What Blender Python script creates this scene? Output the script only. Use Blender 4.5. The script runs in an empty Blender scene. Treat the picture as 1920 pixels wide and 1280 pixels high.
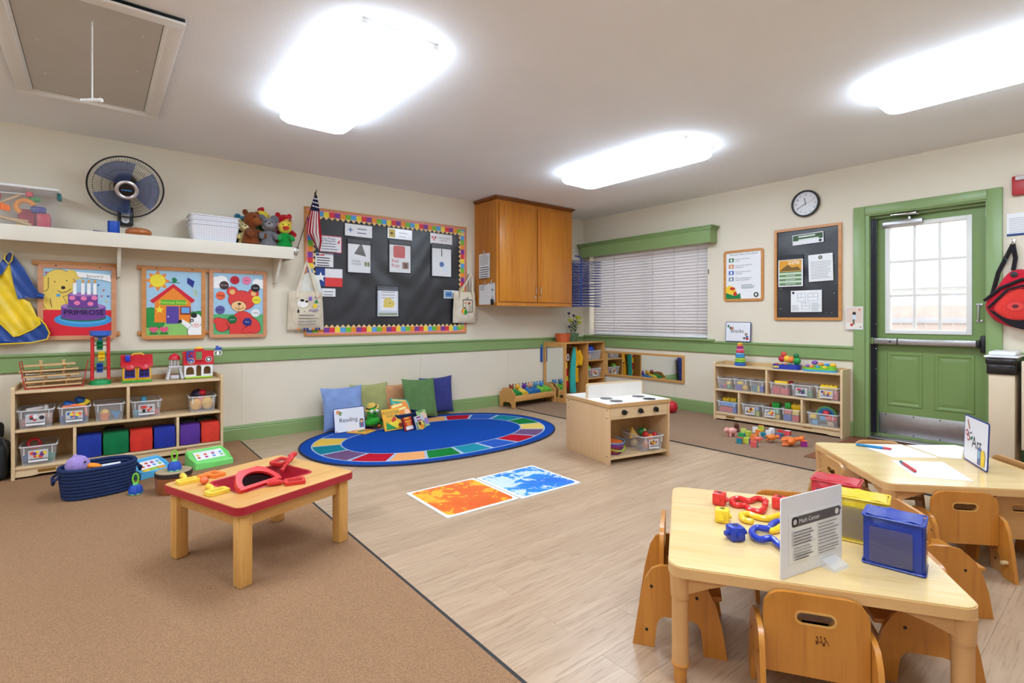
import bpy, bmesh, math, random
from mathutils import Vector, Matrix, Euler
from mathutils.geometry import tessellate_polygon
random.seed(7)
R = math.radians
S = bpy.context.scene
COL = S.collection

# ------------------------------------------------------------------ camera, world, exposure
cam_d = bpy.data.cameras.new('camera')
cam_d.sensor_fit = 'HORIZONTAL'; cam_d.sensor_width = 36; cam_d.lens = 970 / 1920 * 36
cam_d.shift_y = -(640 - 596) / 1920; cam_d.clip_start = .05
cam = bpy.data.objects.new('camera', cam_d); COL.objects.link(cam)
cam.location = (0, 0, 1.075); cam.rotation_euler = (R(90), 0, R(51.19 - 90))
S.camera = cam
S.view_settings.view_transform = 'Standard'; S.view_settings.look = 'None'
S.view_settings.gamma = 1; S.view_settings.use_curve_mapping = False
S.view_settings.exposure = 0.15
W = bpy.data.worlds.new('overcast_sky'); S.world = W; W.use_nodes = True
bg = W.node_tree.nodes['Background']
bg.inputs[0].default_value = (.93, .97, 1, 1); bg.inputs[1].default_value = 2.4
LAMP = 17.5          # strength of the ceiling light diffusers

# ------------------------------------------------------------------ materials
def lin(c):
    return tuple(((v / 255) / 12.92 if v / 255 <= .04045 else ((v / 255 + .055) / 1.055) ** 2.4) for v in c)
MATS = {}
def newmat(name):
    m = bpy.data.materials.new(name); m.use_nodes = True
    return m, m.node_tree.nodes, m.node_tree.links, m.node_tree.nodes['Principled BSDF']
def nd(n, t, **k):
    x = n.new(t)
    for a, b in k.items():
        if a in ('inp',):
            for i, v in b.items(): x.inputs[i].default_value = v
        else: setattr(x, a, b)
    return x
def mixrgb(n, l, fac, a, b, mode='MIX'):
    x = n.new('ShaderNodeMix'); x.data_type = 'RGBA'; x.blend_type = mode
    for i, v in ((0, fac), (6, a), (7, b)):
        if hasattr(v, 'node'): l.new(v, x.inputs[i])
        else: x.inputs[i].default_value = v
    return x.outputs[2]
def ramp(n, l, src, p0, p1):
    x = n.new('ShaderNodeMapRange'); x.inputs[1].default_value = p0; x.inputs[2].default_value = p1
    l.new(src, x.inputs[0]); return x.outputs[0]
def mk(name, rgb, rough=.5, metal=0, var=.05, vs=6, bump=0, bs=80, spec=.5, coat=0, rgb2=None, sheen=0, rnd=0):
    """procedural surface: colour with a soft noise, optional fine relief"""
    if name in MATS: return MATS[name]
    m, n, l, p = newmat(name)
    c = lin(rgb); tc = nd(n, 'ShaderNodeTexCoord')
    ns = nd(n, 'ShaderNodeTexNoise', inp={2: vs, 3: 3.0}); l.new(tc.outputs[3], ns.inputs[0])
    c2 = lin(rgb2) if rgb2 else tuple(v * (1 - 2 * var) for v in c)
    c1 = c if rgb2 else tuple(min(1, v * (1 + var)) for v in c)
    out = mixrgb(n, l, ramp(n, l, ns.outputs[0], .3, .7), (*c1, 1), (*c2, 1))
    if rnd:
        oi = nd(n, 'ShaderNodeObjectInfo')
        hs = nd(n, 'ShaderNodeHueSaturation'); l.new(out, hs.inputs[4])
        mr = nd(n, 'ShaderNodeMapRange', inp={3: 1 - rnd, 4: 1 + rnd}); l.new(oi.outputs['Random'], mr.inputs[0]); l.new(mr.outputs[0], hs.inputs[2])
        out = hs.outputs[0]
    l.new(out, p.inputs['Base Color'])
    p.inputs['Roughness'].default_value = rough; p.inputs['Metallic'].default_value = metal
    p.inputs['Specular IOR Level'].default_value = spec; p.inputs['Coat Weight'].default_value = coat
    if sheen: p.inputs['Sheen Weight'].default_value = sheen
    if bump:
        nb = nd(n, 'ShaderNodeTexNoise', inp={2: bs, 3: 2.0}); l.new(tc.outputs[3], nb.inputs[0])
        bp = nd(n, 'ShaderNodeBump', inp={0: min(1, bump), 1: .004}); l.new(nb.outputs[0], bp.inputs['Height']); l.new(bp.outputs[0], p.inputs['Normal'])
    MATS[name] = m; return m
def pc(rgb, rough=.35):
    """coloured plastic"""
    return mk('plastic_%d_%d_%d_%d' % (*rgb, rough * 100), rgb, rough, var=.02, vs=20)
def ink(rgb):
    return mk('print_ink_%d_%d_%d' % rgb, rgb, .45, var=.015, vs=30, spec=.3)
def fab(rgb, sh=.3):
    return mk('fabric_%d_%d_%d' % rgb, rgb, .9, var=.07, vs=14, bump=.25, bs=350, spec=.15, sheen=sh * .4)
def plush(rgb):
    return mk('plush_%d_%d_%d' % rgb, rgb, .95, var=.1, vs=40, bump=.8, bs=260, spec=.1, sheen=.2)
def wood(name, c1, c2, axis=0, sc=1.0, rough=.4, coat=0, rnd=0, bump=.03, dark=None):
    if name in MATS: return MATS[name]
    m, n, l, p = newmat(name)
    tc = nd(n, 'ShaderNodeTexCoord'); mp = nd(n, 'ShaderNodeMapping'); l.new(tc.outputs[3], mp.inputs[0])
    s = [22 * sc] * 3; s[axis] = 1.6 * sc; mp.inputs[3].default_value = s
    vec = mp.outputs[0]
    oi = nd(n, 'ShaderNodeObjectInfo')
    if rnd:
        ad = nd(n, 'ShaderNodeVectorMath', operation='ADD'); l.new(vec, ad.inputs[0])
        mu = nd(n, 'ShaderNodeMath', operation='MULTIPLY', inp={1: 40}); l.new(oi.outputs['Random'], mu.inputs[0]); l.new(mu.outputs[0], ad.inputs[1]); vec = ad.outputs[0]
    a = nd(n, 'ShaderNodeTexNoise', inp={2: 1.0, 3: 5.0, 4: .6}); l.new(vec, a.inputs[0])
    b = nd(n, 'ShaderNodeTexNoise', inp={2: 4.5, 3: 2.0}); l.new(vec, b.inputs[0])
    out = mixrgb(n, l, ramp(n, l, a.outputs[0], .3, .72), (*lin(c1), 1), (*lin(c2), 1))
    out = mixrgb(n, l, ramp(n, l, b.outputs[0], .52, .9), out, (*lin(dark or c2), 1))
    if rnd:
        hs = nd(n, 'ShaderNodeHueSaturation'); l.new(out, hs.inputs[4])
        mr = nd(n, 'ShaderNodeMapRange', inp={3: 1 - rnd, 4: 1 + rnd}); l.new(oi.outputs['Random'], mr.inputs[0]); l.new(mr.outputs[0], hs.inputs[2]); out = hs.outputs[0]
    l.new(out, p.inputs['Base Color']); p.inputs['Roughness'].default_value = rough; p.inputs['Coat Weight'].default_value = coat
    p.inputs['Coat Roughness'].default_value = .2
    bp = nd(n, 'ShaderNodeBump', inp={0: bump, 1: .003}); l.new(b.outputs[0], bp.inputs['Height']); l.new(bp.outputs[0], p.inputs['Normal'])
    MATS[name] = m; return m
def clear(name, rgb, fac=.3, rough=.25):
    """clear or milky plastic and glass: mostly see-through, partly a glossy skin"""
    if name in MATS: return MATS[name]
    m, n, l, p = newmat(name)
    p.inputs['Base Color'].default_value = (*lin(rgb), 1); p.inputs['Roughness'].default_value = rough
    t = nd(n, 'ShaderNodeBsdfTransparent'); mx = nd(n, 'ShaderNodeMixShader')
    fr = nd(n, 'ShaderNodeLayerWeight', inp={0: .25})
    mr = nd(n, 'ShaderNodeMapRange', inp={3: fac, 4: min(1, fac + .35)}); l.new(fr.outputs[1], mr.inputs[0])
    l.new(mr.outputs[0], mx.inputs[0]); l.new(t.outputs[0], mx.inputs[1]); l.new(p.outputs[0], mx.inputs[2])
    l.new(mx.outputs[0], n['Material Output'].inputs[0]); MATS[name] = m; return m
def glow(name, rgb, st):
    if name in MATS: return MATS[name]
    m, n, l, p = newmat(name)
    p.inputs['Base Color'].default_value = (*lin(rgb), 1); p.inputs['Emission Color'].default_value = (*lin(rgb), 1); p.inputs['Emission Strength'].default_value = st
    MATS[name] = m; return m

# ------------------------------------------------------------------ mesh builder
class B:
    """collects shapes; build() links them as ONE mesh object, col() switches the material slot"""
    def __init__(s, mat=None):
        s.v = []; s.f = []; s.mi = []; s.mats = []; s.m = Matrix(); s.c = 0
        if mat: s.col(mat)
    def col(s, mat):
        if mat not in s.mats: s.mats.append(mat)
        s.c = s.mats.index(mat); return s
    def T(s, loc=(0, 0, 0), rot=(0, 0, 0), sc=(1, 1, 1)):
        s.m = Matrix.LocRotScale(Vector(loc), Euler([R(a) for a in rot]), Vector(sc)); return s
    def add(s, vs, fs):
        o = len(s.v); s.v += [tuple(s.m @ Vector(p)) for p in vs]
        s.f += [tuple(i + o for i in f) for f in fs]; s.mi += [s.c] * len(fs); return s
    def box(s, a, b, r=0, seg=2):
        x0, y0, z0 = [min(a[i], b[i]) for i in range(3)]; x1, y1, z1 = [max(a[i], b[i]) for i in range(3)]
        if r <= 0:
            return s.add([(x0, y0, z0), (x1, y0, z0), (x1, y1, z0), (x0, y1, z0), (x0, y0, z1), (x1, y0, z1), (x1, y1, z1), (x0, y1, z1)],
                         [(0, 3, 2, 1), (4, 5, 6, 7), (0, 1, 5, 4), (1, 2, 6, 5), (2, 3, 7, 6), (3, 0, 4, 7)])
        bm = bmesh.new(); bmesh.ops.create_cube(bm, size=1)
        for v in bm.verts: v.co = Vector(((x0 + x1) / 2 + v.co.x * (x1 - x0), (y0 + y1) / 2 + v.co.y * (y1 - y0), (z0 + z1) / 2 + v.co.z * (z1 - z0)))
        r = min(r, .49 * min(x1 - x0, y1 - y0, z1 - z0))
        bmesh.ops.bevel(bm, geom=bm.edges[:], offset=r, segments=seg, affect='EDGES', profile=.5)
        s.bm(bm); return s
    def bm(s, bm):
        bm.verts.index_update(); s.add([v.co[:] for v in bm.verts], [[v.index for v in f.verts] for f in bm.faces]); bm.free(); return s
    def cyl(s, p, q, r, r2=None, n=14, cap=True):
        return s.tube([p, q], [r, r if r2 is None else r2], n, cap=cap)
    def tube(s, pts, r, n=8, closed=False, cap=True):
        P = [Vector(p) for p in pts]; k = len(P); rr = r if isinstance(r, (list, tuple)) else [r] * k
        vs = []; fs = []; nrm = None
        for i in range(k):
            if closed: t = (P[(i + 1) % k] - P[i - 1])
            else: t = P[min(i + 1, k - 1)] - P[max(i - 1, 0)]
            t.normalize()
            if nrm is None: nrm = t.orthogonal().normalized()
            else:
                nrm = nrm - t * nrm.dot(t)
                nrm = nrm.normalized() if nrm.length > 1e-6 else t.orthogonal().normalized()
            bi = t.cross(nrm)
            for j in range(n):
                a = 2 * math.pi * j / n; vs.append(P[i] + (nrm * math.cos(a) + bi * math.sin(a)) * rr[i])
        for i in range(k if closed else k - 1):
            for j in range(n):
                a, b = i * n + j, i * n + (j + 1) % n; c, d = ((i + 1) % k) * n + (j + 1) % n, ((i + 1) % k) * n + j
                fs.append((a, b, c, d))
        if cap and not closed: fs += [tuple(range(n))[::-1], tuple(range((k - 1) * n, k * n))]
        return s.add(vs, fs)
    def lathe(s, prof, n=24, c=(0, 0, 0), sx=1, sy=1, cap=True):
        vs = []; fs = []; k = len(prof)
        for r, z in prof:
            for j in range(n):
                a = 2 * math.pi * j / n; vs.append((c[0] + r * sx * math.cos(a), c[1] + r * sy * math.sin(a), c[2] + z))
        for i in range(k - 1):
            for j in range(n): fs.append((i * n + j, i * n + (j + 1) % n, (i + 1) * n + (j + 1) % n, (i + 1) * n + j))
        if cap: fs += [tuple(range(n))[::-1], tuple(range((k - 1) * n, k * n))]
        return s.add(vs, fs)
    def ell(s, c, r, n=16, m=10, rot=(0, 0, 0)):
        if not isinstance(r, (tuple, list)): r = (r, r, r)
        e = Euler([R(a) for a in rot]).to_matrix(); vs = []; fs = []
        for i in range(m + 1):
            t = math.pi * i / m
            for j in range(n):
                a = 2 * math.pi * j / n
                vs.append(Vector(c) + e @ Vector((r[0] * math.sin(t) * math.cos(a), r[1] * math.sin(t) * math.sin(a), -r[2] * math.cos(t))))
        for i in range(m):
            for j in range(n): fs.append((i * n + j, i * n + (j + 1) % n, (i + 1) * n + (j + 1) % n, (i + 1) * n + j))
        return s.add(vs, fs)
    def prism(s, poly, z0, z1, holes=()):
        """polygon in XY with holes, extruded from z0 to z1"""
        loops = [list(poly)] + [list(h) for h in holes]; flat = [p for L in loops for p in L]; N = len(flat)
        tri = tessellate_polygon([[Vector((x, y, 0)) for x, y in L] for L in loops])
        vs = [(x, y, z0) for x, y in flat] + [(x, y, z1) for x, y in flat]; fs = []
        for t in tri:
            a, b, c = [Vector((*flat[i], 0)) for i in t]
            if (b - a).cross(c - a).z < 0: t = t[::-1]
            fs.append(tuple(i + N for i in t)); fs.append(tuple(i for i in t[::-1]))
        o = 0
        for L in loops:
            k = len(L)
            for i in range(k): fs.append((o + i, o + (i + 1) % k, N + o + (i + 1) % k, N + o + i))
            o += k
        return s.add(vs, fs)
    def surf(s, fn, nu, nv, close_u=False):
        vs = [fn(i / nu if close_u else i / nu, j / nv) for j in range(nv + 1) for i in range(nu + (0 if close_u else 1))]
        w = nu if close_u else nu + 1; fs = []
        for j in range(nv):
            for i in range(nu):
                a, b = j * w + i, j * w + (i + 1) % w
                fs.append((a, b, b + w, a + w))
        return s.add(vs, fs)
    def text(s, t, x, y, size, z=0.0, align='CENTER', h=.0002):
        vs, fs = textmesh(t, align); return s.add([(x + p[0] * size, y + p[1] * size, z) for p in vs], fs)
    def build(s, name, mat=None, parent=None, smooth=True, ang=35, loc=None, rot=None):
        me = bpy.data.meshes.new(name); me.from_pydata(s.v, [], s.f)
        for m in (s.mats or [mat]): me.materials.append(m)
        if len(s.mats) > 1: me.polygons.foreach_set('material_index', s.mi)
        if smooth:
            me.polygons.foreach_set('use_smooth', [True] * len(s.f)); me.set_sharp_from_angle(angle=R(ang))
        o = bpy.data.objects.new(name, me); COL.objects.link(o); o.parent = parent
        if loc is not None: o.location = loc
        if rot is not None: o.rotation_euler = [R(a) for a in rot]
        return o
TX = {}
def textmesh(t, align):
    if (t, align) not in TX:
        cu = bpy.data.curves.new('lettering', 'FONT'); cu.body = t; cu.align_x = align; cu.size = 1; cu.resolution_u = 3
        o = bpy.data.objects.new('lettering', cu); COL.objects.link(o); bpy.context.view_layer.update()
        me = o.evaluated_get(bpy.context.evaluated_depsgraph_get()).to_mesh()
        TX[(t, align)] = ([v.co[:] for v in me.vertices], [tuple(p.vertices) for p in me.polygons])
        o.to_mesh_clear(); bpy.data.objects.remove(o); bpy.data.curves.remove(cu)
    return TX[(t, align)]
def tag(o, label=None, cat=None, group=None, kind=None):
    if label: o['label'] = label
    if cat: o['category'] = cat
    if group: o['group'] = group
    if kind: o['kind'] = kind
    return o
def thing(name, label, cat, loc=(0, 0, 0), rz=0, group=None, rot=None):
    o = bpy.data.objects.new(name, None); COL.objects.link(o); o.empty_display_size = .05
    o.location = loc; o.rotation_euler = [R(a) for a in rot] if rot else (0, 0, R(rz))
    return tag(o, label, cat, group)
def struct(o): o['kind'] = 'structure'; return o
def dup(root, loc, rz=None, label=None, group=None):
    def cp(o, par):
        c = o.copy(); COL.objects.link(c); c.parent = par
        for ch in o.children: cp(ch, c)
        return c
    r = cp(root, root.parent); r.location = loc
    if rz is not None: r.rotation_euler = (0, 0, R(rz))
    if label: r['label'] = label
    if group: r['group'] = group
    return r
def share(o, parent, loc, rot=None, name=None):
    c = o.copy(); COL.objects.link(c); c.parent = parent; c.location = loc
    if name: c.name = name
    if rot is not None: c.rotation_euler = [R(a) for a in rot]
    return c
LW = (90, 0, 0); RW = (90, 0, -90)      # panels on the left wall and on the right wall: x right, y up, z out of the wall
class Print(B):
    """flat print made of coloured polygons laid one on another"""
    def __init__(s): super().__init__(); s.z = .0003; s.clip = None; s.ol = 0
    def lay(s, rgb): s.col(ink(rgb)); s.z += .0002; return s
    def poly(s, pts, rgb=None):
        if rgb: s.lay(rgb)
        s.z += .00003
        if s.clip:
            for ax, lim, sg in ((0, s.clip[0], 1), (0, s.clip[2], -1), (1, s.clip[1], 1), (1, s.clip[3], -1)):
                out = []
                for p, q in zip(pts, pts[1:] + pts[:1]):
                    ip, iq = (p[ax] - lim) * sg >= 0, (q[ax] - lim) * sg >= 0
                    if ip != iq: f = (lim - p[ax]) / (q[ax] - p[ax]); x_ = (p[0] + (q[0] - p[0]) * f, p[1] + (q[1] - p[1]) * f)
                    if ip: out.append(p)
                    if ip != iq: out.append(x_)
                pts = out
                if len(pts) < 3: return s
        tri = tessellate_polygon([[Vector((x, y, 0)) for x, y in pts]]); fs = []
        for t in tri:
            a, b, c = [Vector((*pts[i], 0)) for i in t]
            fs.append(t if (b - a).cross(c - a).z > 0 else t[::-1])
        return s.add([(x, y, s.z) for x, y in pts], fs)
    def rect(s, x0, y0, x1, y1, rgb=None): return s.poly([(x0, y0), (x1, y0), (x1, y1), (x0, y1)], rgb)
    def disc(s, x, y, r, rgb=None, ry=None, n=20, rot=0):
        ry = ry or r; c, d = math.cos(R(rot)), math.sin(R(rot))
        return s.poly([(x + r * math.cos(a) * c - ry * math.sin(a) * d, y + r * math.cos(a) * d + ry * math.sin(a) * c) for a in [2 * math.pi * i / n for i in range(n)]], rgb)
    def blob(s, discs, rgb, ol=.0025, dark=(40, 26, 30)):
        """several ellipses (x, y, rx, ry, turn) as one outlined shape"""
        for k, (c, e) in enumerate(((dark, ol), (rgb, 0))):
            s.lay(c)
            for x, y, rx, ry, tr_ in discs: s.disc(x, y, rx + e, None, ry + e, 24, tr_)
        return s
    def star(s, x, y, r, rgb=None, k=5, q=.42, rot=90):
        return s.poly([(x + (r if i % 2 == 0 else r * q) * math.cos(R(rot + 180 * i / k)), y + (r if i % 2 == 0 else r * q) * math.sin(R(rot + 180 * i / k))) for i in range(2 * k)], rgb)
    def line(s, pts, w, rgb=None):
        if rgb: s.lay(rgb)
        for a, b in zip(pts, pts[1:]):
            d = Vector((b[0] - a[0], b[1] - a[1])); d = Vector((-d.y, d.x)).normalized() * w / 2 if d.length else Vector((0, w / 2))
            s.poly([(a[0] + d.x, a[1] + d.y), (a[0] - d.x, a[1] - d.y), (b[0] - d.x, b[1] - d.y), (b[0] + d.x, b[1] + d.y)])
        return s
    def txt(s, t, x, y, size, rgb, align='CENTER'): s.lay(rgb); s.text(t, x, y, size, s.z, align); return s
    def lines(s, x0, x1, y0, n, dy, h, rgb=(120, 120, 120)):
        s.lay(rgb)
        for i in range(n): s.rect(x0, y0 - i * dy, x1 - (x1 - x0) * random.uniform(0, .25), y0 - i * dy + h)
        return s
def rrect(w, h, r, n=4, cx=0, cy=0):
    out = []
    for sx, sy, a0 in ((1, 1, 0), (-1, 1, 90), (-1, -1, 180), (1, -1, 270)):
        for i in range(n + 1):
            a = R(a0 + 90 * i / n); out.append((cx + sx * (w / 2 - r) + r * math.cos(a), cy + sy * (h / 2 - r) + r * math.sin(a)))
    return out
# ------------------------------------------------------------------ the room
HC = 2.45; YL = 5.05; XR = 5.36; X0 = -2.6; Y0 = -1.8
wall_m = mk('cream_wall_paint', (229, 218, 197), .6, var=.015, vs=1.5, bump=.06, bs=220)
ceil_m = mk('white_ceiling_paint', (244, 244, 245), .8, var=.01, vs=2, bump=.25, bs=160)
green_m = mk('sage_green_gloss_paint', (136, 162, 104), .35, var=.02, vs=3)
door_m = mk('green_door_paint', (124, 150, 86), .38, var=.02, vs=2)
white_m = mk('white_paint', (238, 236, 232), .45, var=.01)
cream_m = mk('cream_shelf_paint', (232, 224, 207), .5, var=.015)
metal_m = mk('brushed_aluminium', (178, 176, 178), .32, metal=.85, var=.04, vs=40)
steel_m = mk('chrome_steel', (200, 200, 200), .15, metal=1, var=.02)
black_m = mk('black_plastic', (24, 24, 26), .4, var=.02)
plank_m = wood('vinyl_oak_plank', (194, 166, 138), (172, 142, 114), 0, 1.1, .34, rnd=.04, bump=.05, dark=(146, 116, 90))
seam_m = mk('dark_seam', (146, 120, 96), .8)
carpet_m = mk('brown_loop_carpet', (180, 140, 106), .95, rgb2=(138, 104, 76), vs=260, bump=1, bs=300, spec=.05)
carpet2_m = mk('taupe_loop_carpet', (172, 143, 118), .95, rgb2=(138, 110, 88), vs=260, bump=1, bs=300, spec=.05)
mat_m = mk('rust_brown_mat', (150, 100, 74), .95, rgb2=(120, 76, 54), vs=200, bump=1, bs=260, spec=.05)
binding_m = mk('black_rubber_edge', (38, 36, 36), .6, var=.03)
maple = wood('pale_maple', (232, 205, 165), (218, 186, 142), 0, .6, .35, coat=.15, dark=(206, 172, 126))
maple_v = wood('pale_maple_upright', (232, 205, 165), (218, 186, 142), 2, .6, .35, coat=.15, dark=(206, 172, 126))
maple_back = wood('maple_back_panel', (214, 176, 124), (200, 158, 104), 0, .4, .5)

b = B(); b.box((X0, Y0, -.08), (XR + .5, YL, -.006)); floor = struct(b.build('floor', seam_m))
PX0, PX1 = .96, 3.93; pl_mesh = {}
for j in range(45):
    y = -1.78 + j * .152; x = PX0; first = random.choice((.3, .55, .8, 1.05))
    while x < PX1 - .01:
        L = min(first, PX1 - x); first = 1.22
        if PX1 - x - L < .12: L = PX1 - x
        key = round(L, 2)
        if key not in pl_mesh:
            pm = B(); pm.box((0, 0, -.006), (L - .0007, .1513, 0)); o = pm.build('plank', plank_m, floor); o.location = (x, y, 0); pl_mesh[key] = o
        else: share(pl_mesh[key], floor, (x, y, 0))
        x += L
ca = (0.979, 4.981); cb = (0.973, 1.185)
b = B(); b.prism([(X0 + .02, YL - .02), (X0 + .02, Y0 + .02), (cb[0], Y0 + .02), cb, ca, (ca[0] + .002, YL - .02)], .0005, .0062)
t = thing('carpet', 'large brown loop carpet under the wooden activity table and left toy shelf', 'carpet')
b.build('pile', carpet_m, t)
b = B(); b.box((ca[0] - .006, Y0 + .02, .0006), (ca[0] + .008, ca[1], .0066), .002); b.build('edge_strip', binding_m, t)
da = (3.892, 4.709); db = (3.931, 1.517)
dc = (db[0] + (db[0] - da[0]) * .45, db[1] + (db[1] - da[1]) * .45)
b = B(); b.prism([da, dc, (5.33, dc[1]), (5.33, YL - .02), (da[0], YL - .02)], .0005, .0062)
t = thing('carpet', 'taupe carpet strip along the window wall under the block shelf', 'carpet')
b.build('pile', carpet2_m, t)
b = B(); b.T((*da, 0), (0, 0, math.degrees(math.atan2(dc[1] - da[1], dc[0] - da[0])))); b.box((-.006, -.007, .0006), (math.hypot(dc[0] - da[0], dc[1] - da[1]), .007, .0066), .002); b.build('edge_strip', binding_m, t)
b = B(); b.box((4.25, .45, .0068), (5.33, 1.70, .013), .003); tag(b.build('door_mat', mat_m), 'rust brown entrance mat in front of the green door', 'mat')

b = B(); b.box((X0 - .1, Y0 - .1, HC), (XR + .3, YL + .12, HC + .1)); struct(b.build('ceiling', ceil_m))
b = B(); b.box((X0 - .1, YL, -.08), (XR + .16, YL + .12, HC)); wl = struct(b.build('wall_left', wall_m))
WY0, WY1, WZ0, WZ1 = 3.155, 4.945, .84, 1.95
DY0, DY1, DZ1 = .80, 1.635, 2.0
b = B()
b.box((XR, Y0, -.08), (XR + .16, DY0, HC)); b.box((XR, DY0, DZ1), (XR + .16, DY1, HC)); b.box((XR, DY1, -.08), (XR + .16, WY0, HC))
b.box((XR, WY0, -.08), (XR + .16, WY1, WZ0)); b.box((XR, WY0, WZ1), (XR + .16, WY1, HC)); b.box((XR, WY1, -.08), (XR + .16, YL, HC))
wr = struct(b.build('wall_right', wall_m))
b = B(); b.box((X0 - .1, Y0, -.08), (X0, YL, HC)); struct(b.build('wall_rear', wall_m))
b = B(); b.box((X0 - .1, Y0 - .1, -.08), (XR + .16, Y0, HC)); struct(b.build('wall_near', wall_m))
# smooth panels below the chair rail
for x0, x1 in ((-1.44, -.22), (-.218, 1.0), (1.002, 2.77), (2.772, 3.99), (3.992, 5.35)):
    b = B(); b.box((x0, YL - .003, .12), (x1, YL - .0002, .70)); b.build('wall_panel', wall_m, wl)
for y0, y1 in ((Y0, .70), (1.72, 2.36), (2.362, 3.58), (3.582, 5.04)):
    b = B(); b.box((XR - .003, y0, .12), (XR - .0002, y1, .70)); b.build('wall_panel', wall_m, wr)
# chair rails and baseboards
RAIL = [(0, .685), (.016, .685), (.022, .692), (.022, .706), (.013, .711), (.013, .792), (.022, .797), (.026, .806), (.024, .82), (0, .82)]
BASE = [(0, 0), (.018, 0), (.018, .098), (.013, .105), (.015, .114), (.008, .135), (0, .135)]
def run(prof, wall, a, bb, name):
    k = len(prof); vs = []
    for e in (a, bb):
        for d, z in prof: vs.append((e, YL - d, z) if wall == 'L' else (XR - d, e, z))
    fs = [(i, (i + 1) % k, k + (i + 1) % k, k + i) for i in range(k)] + [tuple(range(k)), tuple(range(k, 2 * k))[::-1]]
    o = B().add(vs, fs); bmx = o.build(name, green_m, None, True, 25)
    bm = bmesh.new(); bm.from_mesh(bmx.data); bmesh.ops.recalc_face_normals(bm, faces=bm.faces); bm.to_mesh(bmx.data); bm.free()
    return struct(bmx)
run(RAIL, 'L', X0, 5.337, 'trim_1'); run(RAIL, 'R', 1.712, YL, 'trim_2'); run(RAIL, 'R', Y0, .723, 'trim_3')
run(BASE, 'L', X0, 5.345, 'baseboard_left'); run(BASE, 'R', 1.712, YL, 'baseboard_right'); run(BASE, 'R', Y0, .723, 'baseboard_far_right')

# ------------------------------------------------------------------ window with blind
win = struct(bpy.data.objects.new('window_1', None)); COL.objects.link(win); win.location = (XR + .12, WY0, WZ0)
ww, wh = WY1 - WY0, WZ1 - WZ0
b = B()
for a, c in (((0, 0, 0), (.03, ww, .05)), ((0, 0, wh - .05), (.03, ww, wh)), ((0, 0, .05), (.03, .05, wh - .05)), ((0, ww - .05, .05), (.03, ww, wh - .05)), ((0, ww / 2 - .025, .05), (.03, ww / 2 + .025, wh - .05))): b.box(a, c, .004)
b.build('window_frame', white_m, win)
glass_m = clear('window_glass', (245, 250, 255), .04, .02)
for k in range(2):
    b = B(); b.box((.012, .05 + k * (ww / 2 - .025), .05), (.017, ww / 2 - .025 + k * (ww / 2 - .025), wh - .05)); b.build('pane', glass_m, win)
b = B(); b.box((XR - .045, WY0 - .09, WZ0 - .022), (XR + .12, WY1 + .07, WZ0), .005); b.box((XR - .02, WY0 - .06, WZ0 - .05), (XR - .0005, WY1 + .05, WZ0 - .022), .003)
b.build('window_sill', green_m, win).location = -win.location
m, n, l, p = newmat('white_blind_slat'); MATS['slat'] = m
p.inputs['Base Color'].default_value = (*lin((232, 228, 228)), 1); p.inputs['Roughness'].default_value = .45
tr = nd(n, 'ShaderNodeBsdfTranslucent', inp={0: (*lin((236, 232, 232)), 1)}); mx = nd(n, 'ShaderNodeMixShader', inp={0: .5})
l.new(p.outputs[0], mx.inputs[1]); l.new(tr.outputs[0], mx.inputs[2]); l.new(mx.outputs[0], n['Material Output'].inputs[0])
bl = thing('window_blind', 'white horizontal slat blind drawn closed over the window', 'blind', (XR + .05, 3.165, WZ0))
bw = 4.895 - 3.165
sl = B(); sl.T(rot=(0, 66, 0))
sl.surf(lambda u, v: ((u - .5) * .05, v * bw, .004 * (1 - (2 * u - 1) ** 2)), 4, 1)
sl.surf(lambda u, v: ((.5 - u) * .05, v * bw, .004 * (1 - (2 * u - 1) ** 2) - .0018), 4, 1)
s0 = sl.build('slat', m, bl)
nsl = 29
for k in range(nsl):
    z = .05 + k * (1.03 / nsl)
    rot = (0, (-14 if k < 4 else random.uniform(-3, 3)), 0)
    if k == 0: s0.location = (0, 0, z); s0.rotation_euler = (0, R(-14), 0)
    else: share(s0, bl, (0, 0, z), rot)
b = B(); b.box((-.02, 0, .006), (.025, bw, .03), .006); b.build('bottom_rail', white_m, bl)
b = B(); b.box((-.025, 0, 1.06), (.03, bw, 1.11), .004); b.build('head_rail', white_m, bl)
for yy in (3.297 - 3.165, 3.607 - 3.165, 3.911 - 3.165, 4.522 - 3.165):
    b = B(); b.cyl((-.026, yy, .03), (-.026, yy, 1.07), .0022, n=5); b.build('ladder_cord', mk('grey_cord', (190, 186, 186), .8), bl)
t = thing('window_cornice', 'green wooden cornice box above the window blind', 'cornice', (0, 0, 0))
b = B(); y0, y1 = 3.04, 4.985
b.box((5.215, y0, 1.905), (5.235, y1, 2.075)); b.box((5.235, y0, 1.905), (XR - .001, y0 + .02, 2.075)); b.box((5.235, y1 - .02, 1.905), (XR - .001, y1, 2.075)); b.box((5.235, y0 + .02, 2.055), (XR - .001, y1 - .02, 2.075))
b.build('box', green_m, t)
b = B()
for k, (o, z0, z1) in enumerate(((.012, 2.045, 2.06), (.022, 2.06, 2.075), (.034, 2.075, 2.09))):
    b.box((5.215 - o, y0 - o, z0), (XR - .001, y1 + o, z1), .004)
b.build('crown_moulding', green_m, t)
b = B(); b.tube([(XR - .004, 3.14, 1.62), (XR - .012, 3.14, 1.605), (XR - .012, 3.14, 1.585), (XR - .004, 3.14, 1.57)], .004, 6)
tag(b.build('cord_cleat', mk('dark_bronze', (70, 60, 52), .4, metal=.6)), 'small dark cord cleat on the wall beside the blind', 'cleat')

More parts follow.
